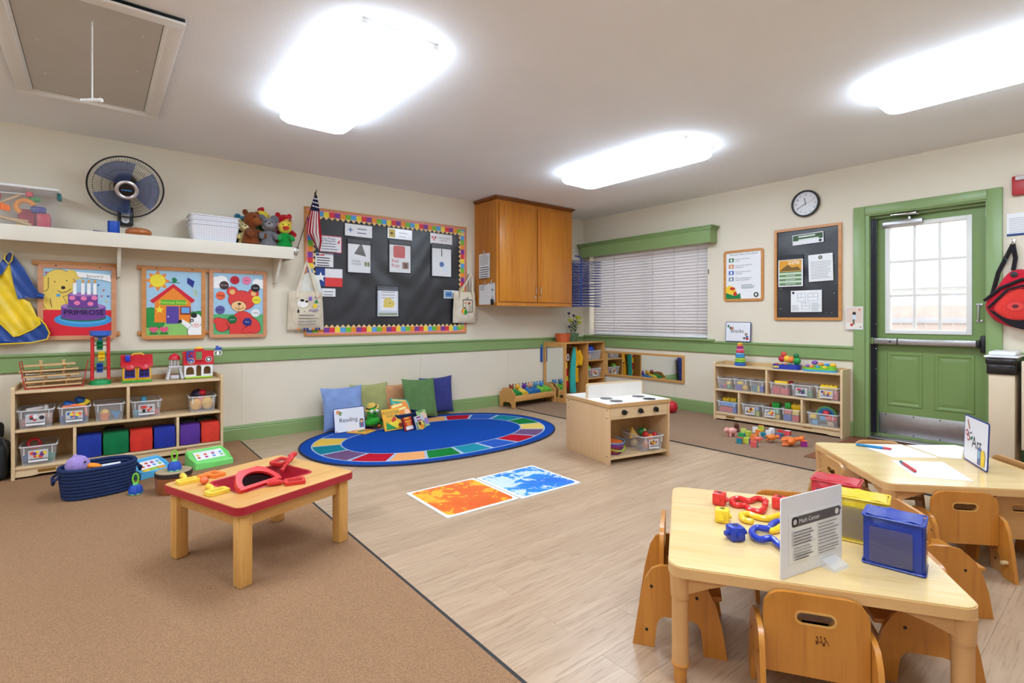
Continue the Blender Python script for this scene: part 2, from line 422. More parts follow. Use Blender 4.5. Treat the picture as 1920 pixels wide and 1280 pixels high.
# ------------------------------------------------------------------ door
dr = struct(bpy.data.objects.new('door_1', None)); COL.objects.link(dr)
XD = 5.47
b = B()
for a, c in (((XR - .022, DY1 - .012, 0), (XR - .0005, 1.712, 2.068)), ((XR - .022, .723, 0), (XR - .0005, DY0 + .012, 2.068)), ((XR - .022, DY0 + .012, DZ1 - .012), (XR - .0005, DY1 - .012, 2.068))): b.box(a, c, .005)
b.build('casing', green_m, dr)
b = B()
b.box((XR - .01, DY1 - .03, 0), (XR + .16, DY1 - .0005, DZ1)); b.box((XR - .01, DY0 + .0005, 0), (XR + .16, DY0 + .02, DZ1)); b.box((XR - .01, DY0 + .02, DZ1 - .02), (XR + .16, DY1 - .03, DZ1 - .0005))
b.box((XR - .01, DY1 - .042, 0), (XR + .03, DY1 - .03, DZ1 - .02)); b.box((XR + .06, DY0 + .02, DZ1 - .04), (XR + .105, DY1 - .03, DZ1 - .02))
b.build('jamb', green_m, dr)
LY0, LY1, LZ0, LZ1 = .825, 1.6035, .03, 1.975
GY0, GY1, GZ0, GZ1 = .918, 1.504, .938, 1.905
leaf = struct(bpy.data.objects.new('door_leaf', None)); COL.objects.link(leaf); leaf.parent = dr; del leaf['kind']
b = B(); b.box((XD, LY0, LZ0), (XD + .044, GY0 + .03, LZ1)); b.box((XD, GY1 - .03, LZ0), (XD + .044, LY1, LZ1)); b.box((XD, GY0 + .03, GZ1 - .03), (XD + .044, GY1 - .03, LZ1)); b.box((XD, GY0 + .03, LZ0), (XD + .044, GY1 - .03, GZ0 + .03))
b.build('leaf_slab', door_m, leaf)
def raised(y0, y1, z0, z1):
    b = B()
    def fr(i, d): return [(XD - d, y0 + i, z0 + i), (XD - d, y1 - i, z0 + i), (XD - d, y1 - i, z1 - i), (XD - d, y0 + i, z1 - i)]
    rings = [fr(0, .0002), fr(.008, .006), (fr(.02, .006)), fr(.034, -.0), fr(.06, .004)]
    vs = [p for r_ in rings for p in r_]; fs = []
    for k in range(len(rings) - 1):
        for i in range(4): fs.append((k * 4 + i, k * 4 + 4 + i, k * 4 + 4 + (i + 1) % 4, k * 4 + (i + 1) % 4))
    fs.append(tuple(range(len(vs) - 4, len(vs)))[::-1]); b.add(vs, fs); b.build('raised_panel', door_m, leaf, False)
raised(1.235, 1.49, .30, .775); raised(.90, 1.16, .30, .775)
b = B()
gl = [(GY0, GY0 + .035), (GY1 - .035, GY1)]
b.box((XD - .012, GY0, GZ0), (XD + .056, GY0 + .035, GZ1), .004); b.box((XD - .012, GY1 - .035, GZ0), (XD + .056, GY1, GZ1), .004)
b.box((XD - .012, GY0 + .035, GZ0), (XD + .056, GY1 - .035, GZ0 + .035), .004); b.box((XD - .012, GY0 + .035, GZ1 - .035), (XD + .056, GY1 - .035, GZ1), .004)
pw = (GY1 - GY0 - .07) / 3; ph = (GZ1 - GZ0 - .07) / 3
for k in (1, 2):
    b.box((XD + .006, GY0 + .035 + k * pw - .009, GZ0 + .035), (XD + .04, GY0 + .035 + k * pw + .009, GZ1 - .035), .003)
    b.box((XD + .0085, GY0 + .035, GZ0 + .035 + k * ph - .009), (XD + .0375, GY1 - .035, GZ0 + .035 + k * ph + .009), .003)
b.build('lite_frame', white_m, leaf)
for i in range(3):
    for j in range(3):
        b = B(); b.box((XD + .02, GY0 + .035 + i * pw + .009, GZ0 + .035 + j * ph + .009), (XD + .024, GY0 + .035 + (i + 1) * pw - .009, GZ0 + .035 + (j + 1) * ph - .009)); b.build('pane', glass_m, leaf)
b = B(); b.box((XD - .003, LY0 + .012, .05), (XD - .0003, 1.554, .235), .0008)
kp = b.build('kick_plate', metal_m, leaf)
for yy in (.90, 1.12, 1.30, 1.50):
    for zz in (.062, .223): b = B(); b.ell((XD - .003, yy, zz), (.003, .006, .006), 8, 4); b.build('screw', mk('dark_screw', (70, 66, 64), .5, metal=.5), kp)
# panic bar
b = B(); b.box((XD - .075, .87, .845), (XD - .035, 1.575, .895), .006); bar = b.build('push_bar', metal_m, dr)
b = B(); b.box((XD - .078, 1.395, .843), (XD - .034, 1.402, .897)); b.ell((XD - .076, 1.45, .87), (.003, .008, .008), 8, 5); b.build('bar_joint', black_m, dr)
b = B(); b.box((XD - .07, .825, .80), (XD - .0005, .862, .935), .01); b.box((XD - .085, .86, .84), (XD - .0005, .885, .90), .008); b.build('latch_case', black_m, dr)
b = B(); b.box((XD - .07, 1.575, .842), (XD - .0005, 1.60, .90), .006); b.build('hinge_case', green_m, dr)
# finger guard
b = B()
for k in range(5): b.cyl((XD - .03 + .004 * (k % 2), 1.566 + k * .0125, .05), (XD - .03 + .004 * (k % 2), 1.566 + k * .0125, 1.96), .0085, n=8)
b.build('finger_guard', mk('dark_navy_vinyl', (34, 36, 50), .4, var=.03), dr)
for zz in (.3, .62, .72, .8, 1.02, 1.3, 1.55, 1.85): b = B(); b.ell((XD - .04, 1.564 + .05 * (int(zz * 10) % 2), zz), .004, 6, 4); b.build('screw', steel_m, dr)
# closer
b = B(); b.box((XD - .05, 1.229, 1.875), (XD - .0005, 1.515, 1.925), .008); cl = b.build('door_closer', metal_m, dr)
b = B(); b.cyl((XD - .03, 1.32, 1.925), (XD - .03, 1.32, 1.945), .014); b.tube([(XD - .03, 1.32, 1.945), (XD - .09, 1.24, 1.955), (XR + .05, 1.42, 1.968)], .007, 6); b.box((XR + .01, 1.26, 1.958), (XR + .05, 1.44, 1.974), .003)
b.build('closer_arm', steel_m, cl)
b = B(); b.box((XD - .02, 0.825 - .012, 1.87), (XD - .0005, 0.825 + .012, 1.94), .003); b.build('door_sensor', white_m, dr)
hy = .875
b = B(); b.box((XD - .004, hy - .02, 1.04), (XD - .0005, hy + .02, 1.06), .001); b.box((XD - .004, hy - .02, 1.17), (XD - .0005, hy + .02, 1.19), .001); b.tube([(XD - .004, hy, 1.055), (XD - .03, hy, 1.06), (XD - .034, hy, 1.115), (XD - .03, hy, 1.17), (XD - .004, hy, 1.175)], .007, 8); b.build('pull_handle', metal_m, dr)
b = B(); b.box((XR - .03, DY0 + .02, .0145), (XR + .159, DY1 - .03, .028), .004); b.build('threshold', metal_m, dr)

# ------------------------------------------------------------------ outside the door
b = B(); b.box((XR + .51, -8, -.4), (24, 20, -.2)); struct(b.build('ground_outside', mk('pale_concrete', (205, 203, 198), .8, var=.04)))
t = thing('fence', 'pale board fence seen outside through the door glass', 'fence', (9.2, -2, -.2))
fm = mk('pale_fence_board', (208, 188, 180), .7, var=.05)
for k in range(34):
    b = B(); b.box((0, k * .15, 0), (.02, k * .15 + .142, 1.45 + .004 * (k % 3)), .003); b.build('board', fm, t)
b = B(); b.box((-.03, 0, 1.20), (-.001, 5.1, 1.28), .004); b.build('rail', mk('grey_rail', (190, 190, 196), .6), t)
b = B(); b.box((-.05, 2.15, .9), (-.031, 2.3, 1.42), .005); b.build('latch_post', mk('blue_grey_metal', (130, 150, 180), .5), t)
t = thing('neighbour_house', 'pale house with low gable roof beyond the fence', 'building', (19, 3.0, -.6))
b = B(); b.box((0, -6, 0), (6, 5, 2.6)); b.build('wall', mk('pale_siding', (228, 226, 222), .8), t)
b = B(); b.T(rot=(90, 0, 90)); b.prism([(-6.4, 2.55), (5.4, 2.55), (5.4, 2.7), (-.5, 4.6), (-6.4, 2.7)], -.3, 6.3); b.build('roof', mk('grey_shingle_roof', (204, 206, 208), .9, var=.1, vs=20), t)
# ------------------------------------------------------------------ ceiling lights and hatch
lamp_m = glow('lit_white_diffuser', (223, 239, 255), LAMP)
side_m = glow('lit_side_lens', (223, 239, 255), LAMP * .55)
def lamp(label, cx, cy, w=.44, ln=1.34, sensor=False):
    t = thing('ceiling_light', label, 'light', (cx, cy, HC), group='ceiling lights')
    b = B(); b.box((-w / 2 + .03, -ln / 2 + .015, -.03), (w / 2 - .03, ln / 2 - .015, -.0005), .004); b.build('housing', white_m, t)
    b = B(); b.box((-w / 2 + .02, ln / 2 - .014, -.028), (w / 2 - .02, ln / 2 - .004, -.0005), .003); b.build('end_cap', white_m, t)
    b = B(); b.box((-w / 2 + .02, -ln / 2 + .004, -.028), (w / 2 - .02, -ln / 2 + .014, -.0005), .003); b.build('end_cap', white_m, t)
    b = B(); N = 8
    lo = rrect(w, ln, .07, 6); prof = [(0, -.034), (.0, -.07), (.006, -.082), (.02, -.094), (.05, -.1), (.1, -.102)]
    vs = []; k = len(lo); fs = []
    for i, z in prof:
        sx, sy = (w / 2 - i) / (w / 2), (ln / 2 - i) / (ln / 2)
        vs += [(x * sx, y * sy, z) for x, y in lo]
    for r in range(len(prof) - 1):
        for i in range(k): fs.append((r * k + i, r * k + k + i, r * k + k + (i + 1) % k, r * k + (i + 1) % k))
    fs.append(tuple(range((len(prof) - 1) * k, len(prof) * k))[::-1])
    ns = 2 * k; b.col(side_m); b.add(vs, fs[:ns]); b.col(lamp_m); b.add(vs, fs[ns:]); b.build('diffuser', None, t)
    if sensor:
        b = B(); b.cyl((.1, -.42, -.09), (.1, -.42, -.13), .003); b.cyl((.1, -.42, -.13), (.1, -.42, -.135), .012); b.cyl((.1, -.42, -.088), (.1, -.42, -.092), .012); b.build('hanging_hook', white_m, t)
lamp('long ceiling light nearest the attic hatch', 1.145, 2.93)
lamp('ceiling light between wood cabinet and window', 3.655, 2.885, sensor=True)
lamp('ceiling light at the right edge over the door side', 3.73, .40)
lamp('added ceiling light above the round-cornered play tables, out of view', 1.145, .40)  # unseen fixture, added to light the room evenly
lamp('added unseen ceiling light behind the camera, carpet side', -1.3, .40)  # added out of frame as even fill from behind
lamp('added unseen ceiling light behind the camera, shelf side', -1.3, 2.93)  # another unseen lamp added to even out the room light

t = thing('attic_hatch', 'grey attic hatch with white trim frame and pull cord in the ceiling', 'hatch', (-.022, 3.53, HC))
hw, hl = .345, .735
b = B()
for k, (o, d) in enumerate(((0, .018), (.012, .03), (.04, .022))):
    i0 = .075 - o
    for a, c in (((-hw + .0, -hl, 0), (hw, -hl + i0, -d)), ((-hw, hl - i0, 0), (hw, hl, -d)), ((-hw, -hl + i0, 0), (-hw + i0, hl - i0, -d)), ((hw - i0, -hl + i0, 0), (hw, hl - i0, -d))):
        b.box((a[0], a[1], -.0005), c, .003)
b.build('trim_frame', white_m, t)
b = B(); b.box((-hw + .078, -hl + .078, -.012), (hw - .078, hl - .078, -.0005)); b.build('panel', mk('grey_hatch_paint', (202, 199, 193), .6, var=.015), t)
b = B(); b.box((-hw + .072, -hl + .072, -.003), (hw - .072, hl - .072, -.0004)); b.build('dark_gap', mk('dark_gap_wood', (96, 78, 60), .8), t)  # dark brown sheet, seen as a thin line around the panel
for x, y in ((-.2, -.55), (-.2, -.1), (-.2, .35), (.2, -.45), (.2, 0), (.2, .45), (-.16, .6), (.17, .62)): b = B(); b.ell((x, y, -.012), (.006, .006, .003), 8, 4); b.build('screw', white_m, t)
b = B(); px = -0.013 + .022; py = 3.067 - 3.53
zc = 2.077 - HC
b.cyl((px, py, -.012), (px, py, zc), .003, n=6); b.tube([(px - .04, py - .01, zc - .012), (px - .015, py, zc - .004), (px + .01, py, zc + .004), (px + .03, py, zc + .008)], [.006, .008, .009, .007], 8); b.ell((px + .03, py, zc + .008), .011, 8, 6); b.build('pull_cord', mk('white_cord', (240, 240, 238), .7), t)
# ------------------------------------------------------------------ long wall shelf and what stands on it
t = thing('wall_shelf', 'long cream wall shelf on angled brackets holding baskets and puppets', 'shelf', (0, 0, 0))
b = B(); b.box((-1.6, 4.768, 1.672), (1.352, YL - .0005, 1.695), .002); b.build('board', cream_m, t)
b = B(); b.box((-1.6, 4.75, 1.592), (1.357, 4.768, 1.697), .003); b.box((1.339, 4.768, 1.592), (1.357, YL - .0005, 1.697), .003); b.build('apron', cream_m, t)
for x in (-1.1, .125, 1.255):
    b = B(); b.T((x, 0, 0), (90, 0, 90)); b.prism([(YL - .0005, 1.671), (4.79, 1.671), (4.80, 1.60), (YL - .075, 1.39), (YL - .0005, 1.39)], 0, .022); b.build('bracket', cream_m, t)
SZ = 1.698
# fan
fx, fy, fz = (0.179, 4.78, 2.048)
t = thing('wall_fan', 'black wall fan with blue blades above the shelf', 'fan', (fx, YL, 1.81 + .0))
o0 = Vector(t.location)
gun = mk('fan_black_plastic', (28, 26, 28), .35, var=.02); blue_t = clear('blue_tinted_blade', (70, 96, 150), .72, .25)
b = B(); b.box((-.05, -.05, -.02), (.05, -.0005, .13), .012); b.build('wall_mount', gun, t)
b = B(); b.T(rot=(90, 0, 0)); b.prism(rrect(.05, .12, .022, 4, 0, .06), .05, .0515); cp_ = b.build('control_panel', mk('silver_panel', (206, 206, 210), .35, metal=.3), t)
b = Print(); b.rect(-.016, .078, .016, .102, (30, 30, 30))
for k in range(5): b.rect(-.014 + k * .006, .066, -.0105 + k * .006, .070)
b.rect(-.016, .05, .016, .052); b.rect(-.012, .04, .012, .042); b.disc(0, .018, .004)
b.build('panel_print', None, cp_, False, loc=(0, -.0515, 0), rot=LW)
head = bpy.data.objects.new('fan_head', None); COL.objects.link(head); head.parent = t
head.location = (0, fy - YL + .06, fz - o0.z + .005); head.rotation_euler = (R(90 - 0 + 29), 0, 0)
b = B(); b.tube([(0, -.05, .12), (0, -.14, .2), (0, fy - YL + .12, fz - o0.z - .02)], [.03, .028, .035], 10); b.build('neck', gun, t)
b = B(); b.lathe([(.02, -.15), (.07, -.14), (.08, -.06), (.075, -.03), (.02, -.02)], 18); b.build('motor', gun, head)
bl_ = B(); N = 10
def blade(u, v):
    a = R(-20 + 85 * u) ; r = .04 + .165 * v
    return (r * math.cos(a), r * math.sin(a), .012 + (u - .5) * -.05)
for k in range(3):
    bl_ = B(); bl_.T(rot=(0, 0, 95 + 120 * k)); bl_.surf(blade, 8, 5); bl_.build('blade', blue_t, head)
b = B(); rad = .232
for sgn, zz in ((1, .05), (-1, -.035)):
    for r, z in ((.06, zz), (.1, zz * .98), (.15, zz * .88), (.2, zz * .6)):
        b.tube([(r * math.cos(2 * math.pi * i / 32), r * math.sin(2 * math.pi * i / 32), z) for i in range(32)], .0012, 4, True)
    for k in range(84):
        a = 2 * math.pi * k / 84; c, s_ = math.cos(a), math.sin(a)
        b.tube([(r * c, r * s_, z) for r, z in ((.055, zz), (.12, zz * .95), (.18, zz * .72), (.215, zz * .42), (rad, 0))], .0009, 3, cap=False)
b.build('grille', gun, head)
b = B(); b.tube([(rad * math.cos(2 * math.pi * i / 48), rad * math.sin(2 * math.pi * i / 48), 0) for i in range(48)], .006, 8, True); b.build('rim', gun, head)
b = B(); b.lathe([(.045, .045), (.07, .05), (.072, .06), (.06, .066), (.05, .062), (.045, .055)], 28); b.build('badge_ring', mk('champagne_metal', (206, 196, 192), .3, metal=.6), head)
b = B(); b.lathe([(.001, .05), (.05, .05), (.045, .062), (.001, .066)], 24); bd = b.build('badge', mk('badge_black', (16, 16, 20), .25), head)
b = Print(); b.z = .0672; b.lay((60, 150, 230)); [b.disc(-.028 + k * .007, 0, .0028, None, .004 + .002 * (k % 3 == 0)) for k in range(9)]; b.build('badge_print', None, bd, False)
# clear tote with musical toys
def ctote(label, cx, cy, cz, w, d, h):
    t = thing('storage_box', label, 'box', (cx, cy, cz)); th = .003; tp = .02
    b = B()
    lo = [(-w / 2 + tp, -d / 2 + tp), (w / 2 - tp, -d / 2 + tp), (w / 2 - tp, d / 2 - tp), (-w / 2 + tp, d / 2 - tp)]; hi = [(-w / 2, -d / 2), (w / 2, -d / 2), (w / 2, d / 2), (-w / 2, d / 2)]
    vs = [(*p, .0005) for p in lo] + [(*p, h) for p in hi]; b.add(vs, [(0, 3, 2, 1)] + [(i, (i + 1) % 4, 4 + (i + 1) % 4, 4 + i) for i in range(4)])
    b.build('tub', clear('clear_plastic_tub', (244, 244, 246), .14, .12), t)
    b = B(); b.box((-w / 2 - .012, -d / 2 - .012, h), (w / 2 + .012, d / 2 + .012, h + .018), .006); b.build('lid', mk('white_lid_plastic', (240, 240, 240), .4), t)
    b = B(); b.box((w / 2 - .002, -.05, h - .04), (w / 2 + .02, .05, h + .004), .006); b.build('latch', pc((30, 120, 128)), t)
    return t
x0 = -0.211
ctote('clear lidded box of musical toys on the wall shelf', x0 - .30, 4.91, SZ, .60, .25, .255)
tz = SZ + .002
def toy(name, label, cat, b, mat=None, group='musical toys in the clear box'):
    return tag(b.build(name, mat), label, cat, group)
def tx(px, py, y=4.86): pass
b = B(wood('toy_beech', (226, 190, 140), (208, 166, 112), 0, 2)); b.cyl((-.56, 4.82, 1.80), (-.40, 4.84, 1.915), .008); toy('drum_stick', 'wooden drum stick leaning high in the clear box', 'toy', b)
b = B(MATS['toy_beech']); b.cyl((-.55, 4.815, 1.765), (-.345, 4.825, 1.712), .008); toy('drum_stick', 'wooden drum stick low along the front of the clear box', 'toy', b)
b = B(MATS['toy_beech']); b.cyl((-.52, 4.84, 1.75), (-.36, 4.83, 1.735), .009); toy('rhythm_stick', 'short wooden rhythm stick at the left of the clear box', 'toy', b)
b = B(pc((200, 36, 60))); b.ell((-.535, 4.86, 1.895), (.042, .042, .042)); b.col(MATS['toy_beech']); b.cyl((-.535, 4.86, 1.85), (-.56, 4.86, 1.80), .01); toy('maraca', 'round red maraca at the left end of the clear box', 'toy', b)
b = B(pc((240, 150, 40))); b.tube([(-.375 + .045 * math.cos(R(a)), 4.82, 1.83 + .045 * math.sin(R(a))) for a in range(20, 250, 20)], .016, 8); toy('jingle_ring', 'orange arched jingle ring in the clear box', 'toy', b)
b = B(pc((244, 120, 36)))
for k in range(7): b.cyl((-.52 + k * .011, 4.80, 1.80 - .002 * k), (-.52 + k * .011, 4.80, 1.85 - .004 * k), .008)
toy('castanet', 'ribbed orange castanet in the clear box', 'toy', b)
b = B(pc((52, 52, 150))); b.box((-.35, 4.83, 1.80), (-.27, 4.88, 1.845), .01); toy('toy_block', 'blue wooden block near the latch end of the clear box', 'toy', b)
b = B(pc((200, 40, 70))); b.box((-.32, 4.825, 1.702), (-.248, 4.99, 1.80), .012); toy('drum_case', 'red drum case at the right end of the clear box', 'toy', b)
b = B(pc((210, 50, 80), .5)); b.box((-.42, 4.90, 1.702), (-.33, 5.0, 1.83), .012); toy('drum_case', 'crimson case behind the sticks in the clear box', 'toy', b)
b = B(clear('green_clear_plastic', (60, 190, 90), .6)); b.ell((-.33, 4.86, 1.895), (.035, .03, .02)); toy('shaker', 'green see-through shaker under the lid of the clear box', 'toy', b)
b = B(white_m); b.cyl((-.50, 4.83, 1.915), (-.37, 4.83, 1.92), .004); b.col(pc((226, 70, 70))); b.lathe([(.001, -.02), (.018, -.015), (.022, 0), (.018, .015), (.001, .02)], 12, (-.355, 4.83, 1.92)); toy('mallet', 'white mallet with striped red head under the lid', 'toy', b)
b = B(pc((230, 200, 40))); b.box((-.42, 4.84, 1.702), (-.36, 4.88, 1.72), .005); toy('toy_block', 'yellow block on the floor of the clear box', 'toy', b)
# cup, block, bowl
cx_, _, _ = (0.103, 4.86, 1.734)
b = B(); b.lathe([(.036, 0), (.037, .002), (.037, .095), (.034, .095), (.033, .006), (.001, .005)], 24); tag(b.build('cup', pc((20, 80, 190)), loc=(cx_, 4.86, SZ)), 'blue plastic cup on the shelf beside the fan', 'cup')
b = B(); b.cyl((0, 0, .006), (-.08, -.01, .012), .006); tag(b.build('marker', pc((60, 50, 130)), loc=(cx_ - .04, 4.85, SZ)), 'purple marker lying behind the blue cup', 'marker')
bx = 0.254
b = B(); b.lathe([(.05, 0), (.074, .004), (.084, .02), (.08, .04), (.06, .054), (.03, .06), (.001, .061)], 28); tag(b.build('wooden_bowl', wood('orange_bowl_wood', (206, 128, 72), (176, 96, 48), 0, 2, .3), loc=(bx, 4.85, SZ)), 'upturned round wooden bowl below the fan', 'bowl')
# three nested white baskets
wb = mk('white_basket_plastic', (236, 236, 244), .45, var=.01)
gx0, gx1 = 0.588, 0.928
gw = gx1 - gx0; bd0 = None
for k in range(3):
    t = thing('plastic_basket', ('lowest of three nested white plastic baskets on the shelf', 'middle of three nested white plastic baskets on the shelf', 'topmost of three nested white plastic baskets on the shelf')[k], 'basket', ((gx0 + gx1) / 2, 4.885, SZ + k * .036), 0, 'nested white baskets')
    if bd0 is None:
        b = B(); w0, w1, d0, d1, hh = gw / 2 - .016, gw / 2 + .006, .082, .11, .13
        def wallq(u, v, out): pass
        for (lo, hi, th) in (((w0, d0), (w1, d1), 0), ((w0 - .004, d0 - .004), (w1 - .004, d1 - .004), 1)):
            lo_p, hi_p = rrect(2 * lo[0], 2 * lo[1], .02), rrect(2 * hi[0], 2 * hi[1], .03); kk = len(lo_p)
            vs = [(*p, .0005 + .003 * th) for p in lo_p] + [(*p, hh) for p in hi_p]
            fs = [(i, (i + 1) % kk, kk + (i + 1) % kk, kk + i) for i in range(kk)] + [tuple(range(kk))[::-1]]
            b.add(vs, fs if not th else [f[::-1] for f in fs])
        bs1 = b.build('body', wb, t)
        b = B(); b.tube([(*p, hh) for p in rrect(2 * w1 + .009, 2 * d1 + .009, .03, 6)], .0045, 6, True); bs2 = b.build('rim', wb, t)
        b = B()
        for i in range(16):
            for j in range(7): b.ell((-w0 + .02 + i * (2 * w0 - .04) / 15, -d0 - (d1 - d0) * (.012 + j * .016) / hh - .001, .012 + j * .016), (.003, .001, .003), 6, 4)
        bs3 = b.build('holes', mk('grey_hole', (176, 176, 186), .8), t); bs3['kind'] = 'stuff'; bd0 = t
    else:
        for o in (bs1, bs2, bs3): share(o, t, (0, 0, 0))

# ------------------------------------------------------------------ plush puppets on the shelf
def puppet(name, label, x, y, z, body, head, sc=1.0, rz=0, ears=None, snout=None, beak=None, comb=None, arms=None, eye=(20, 20, 20), tilt=0, belly=None, earR=.022):
    t = thing(name, label, 'plush toy', (x, y, z), rz, 'hand puppets on the wall shelf'); t.scale = (sc,) * 3
    b = B(); b.lathe([(.05, 0), (.058, .01), (.05, .05), (.036, .09), (.028, .11), (.001, .12)], 16, sy=.8); b.build('body', plush(body), t)
    a = arms or body
    for s_ in (-1, 1):
        b = B(); b.tube([(s_ * .03, -.01, .088), (s_ * .046, -.035, .075), (s_ * .048, -.055, .06)], [.016, .018, .017], 10); b.ell((s_ * .048, -.057, .059), .018, 10, 8); b.build('arm', plush(a), t)
    hz = .155
    b = B(); b.ell((0, -.01, hz), (.052, .05, .05)); hd = b.build('head', plush(head), t)
    if snout: b = B(); b.ell((0, -.055, hz - .012), (.03, .032, .024)); b.build('snout', plush(snout), hd); b = B(); b.ell((0, -.084, hz - .004), (.009, .006, .006), 8, 6); b.build('nose', pc((40, 26, 24)), hd)
    if beak: b = B(); b.ell((0, -.06, hz - .008), (.026, .03, .009)); b.ell((0, -.056, hz - .02), (.022, .024, .007)); b.build('beak', plush(beak), hd)
    for s_ in (-1, 1):
        b = B(); b.ell((s_ * .02, -.052, hz + .014), .0055, 8, 6); b.build('eye', pc(eye, .15), hd)
        if ears: b = B(); b.ell((s_ * .042, 0, hz + .042), (earR, .01, earR), 10, 8, (0, s_ * 30, 0)); b.build('ear', plush(ears), hd)
    if comb:
        b = B()
        for k in range(3): b.ell((0, -.02 + .02 * k, hz + .05), (.01, .014, .022), 8, 6)
        b.build('comb', plush(comb), hd)
    return t
puppet('puppet', 'floppy turquoise plush puppet at the back by the white baskets', 0.973 + .035, 4.985, SZ + .02, (60, 130, 160), (64, 150, 180), 1.2, 0, snout=(70, 160, 190), ears=(54, 120, 150))
puppet('puppet', 'cream yellow dog puppet leaning behind the brown bear', 0.972 + .022, 4.875, SZ, (226, 206, 130), (236, 218, 150), 1.0, -10, snout=(240, 226, 170), ears=(214, 190, 110))
puppet('puppet', 'brown bear puppet with a long snout at the front of the shelf', 1.032, 4.835, SZ, (128, 66, 28), (132, 68, 28), 1.36, 28, snout=(150, 84, 40), ears=(116, 58, 24), earR=.02)
puppet('puppet', 'yellow hen puppet with red comb at the back of the shelf', 1.139, 4.97, SZ + .04, (60, 150, 60), (236, 208, 60), 1.4, 15, beak=(236, 150, 30), comb=(190, 20, 36))
puppet('puppet', 'pink pig puppet at the back between hen and red monkey', 1.253, 4.985, SZ + .06, (236, 150, 170), (240, 160, 180), 1.1, 0, snout=(244, 172, 190), ears=(232, 140, 160), earR=.018)
puppet('puppet', 'red monkey puppet with yellow muzzle near the shelf end', 1.324, 4.945, SZ + .055, (200, 30, 40), (196, 24, 34), 1.25, 12, snout=(236, 178, 60), ears=(190, 26, 36), earR=.02)
puppet('puppet', 'grey mouse puppet with pink nose at the front of the shelf', 1.165, 4.825, SZ, (120, 120, 126), (128, 128, 134), 1.2, -8, snout=(150, 148, 152), ears=(112, 112, 118), earR=.03)
puppet('puppet', 'yellow bird puppet in green at the front end of the shelf', 1.295, 4.805, SZ, (20, 150, 60), (236, 208, 70), 1.12, -5, beak=(226, 60, 40), arms=(24, 160, 66))

# ------------------------------------------------------------------ picture boards
orange_wood = wood('orange_beech', (214, 148, 78), (196, 126, 58), 0, 1, .4, coat=.2)
pink_wood = wood('rosy_beech', (216, 154, 112), (200, 136, 94), 0, 1, .4, coat=.2)
def pboard(label, x0, x1, z0, z1, fm, fw=.03):
    t = thing('picture_board', label, 'picture', ((x0 + x1) / 2, YL - .022, (z0 + z1) / 2), rot=LW)
    w, h = x1 - x0, z1 - z0
    b = B(); b.prism(rrect(w, h, .025), 0, .018, [rrect(w - 2 * fw, h - 2 * fw, .004)]); b.build('frame', fm, t)
    b = B(); b.box((-w / 2 + fw - .004, -h / 2 + fw - .004, .004), (w / 2 - fw + .004, h / 2 - fw + .004, .010)); b.build('panel', white_m, t)
    for sx in (-.28, .28): b = B(); b.ell((sx * w, h / 2 - .012, .018), (.005, .005, .002), 8, 4); b.build('screw', black_m, t)
    return t, w - 2 * fw, h - 2 * fw
def rail(label, x0, x1, z):
    b = B(); b.box((x0, YL - .021, z - .017), (x1, YL - .0005, z + .017), .004); tag(b.build('hanging_rail', orange_wood), label, 'rail')
rail('upper wooden rail behind the birthday cake board', -.355, .14, 1.475); rail('lower wooden rail behind the birthday cake board', -.34, .145, .955)
rail('upper wooden rail behind the house and bear boards', 0.254, 1.207, 1.475); rail('lower wooden rail behind the house and bear boards', 0.254, 1.207, .955)
NAVY = (30, 34, 80); SKY = (168, 206, 232)
t, w, h = pboard('picture board of a purple birthday cake, yellow puppy and January banner', -.325, .122, .915, 1.468, pink_wood)
p = Print(); p.clip = (-w / 2, -h / 2, w / 2, h / 2); X_ = lambda u: (u - .5) * w; Y_ = lambda v: (v - .5) * h
p.rect(X_(0), Y_(0), X_(1), Y_(1), SKY)
YEL = (240, 206, 96)
p.poly([(X_(0), Y_(.38)), (X_(.34), Y_(.38)), (X_(.36), Y_(.6)), (X_(.3), Y_(.66)), (X_(0), Y_(.68))], YEL)
p.blob([(X_(.22), Y_(.78), .085, .1, 0), (X_(.3), Y_(.70), .055, .036, 0), (X_(.15), Y_(.5), .06, .1, 20)], YEL)
p.poly([(X_(.33), Y_(.98)), (X_(.44), Y_(.98)), (X_(.56), Y_(.86)), (X_(.45), Y_(.84)), (X_(.36), Y_(.9))], YEL)
p.poly([(X_(0), Y_(.88)), (X_(.05), Y_(.86)), (X_(.07), Y_(.72)), (X_(.03), Y_(.66)), (X_(0), Y_(.68))], YEL)
p.disc(X_(.28), Y_(.715), .012, (50, 36, 30)); p.disc(X_(.16), Y_(.8), .004, (50, 36, 30)); p.disc(X_(.33), Y_(.82), .004)
p.line([(X_(.2), Y_(.67)), (X_(.26), Y_(.64)), (X_(.34), Y_(.66)), (X_(.39), Y_(.70))], .004, (60, 40, 30)); p.disc(X_(.21), Y_(.6), .012, (90, 170, 220))
p.line([(X_(.07), Y_(.86)), (X_(.07), Y_(.7)), (X_(.03), Y_(.65))], .003, (60, 40, 30)); p.line([(X_(.10), Y_(.55)), (X_(.1), Y_(.5)), (X_(.12), Y_(.42))], .003)
p.rect(X_(0), Y_(0), X_(1), Y_(.385), (222, 38, 54))
p.disc(X_(.58), Y_(.24), w * .43, (60, 150, 214), h * .115, 30); p.disc(X_(.58), Y_(.26), w * .37, (84, 170, 226), h * .09, 30)
PUR = (116, 66, 150)
p.disc(X_(.58), Y_(.27), w * .345, (30, 110, 80), h * .06, 30); p.disc(X_(.58), Y_(.28), w * .33, PUR, h * .05, 30); p.rect(X_(.25), Y_(.28), X_(.91), Y_(.44), PUR); p.disc(X_(.58), Y_(.44), w * .33, (166, 120, 190), h * .05, 30)
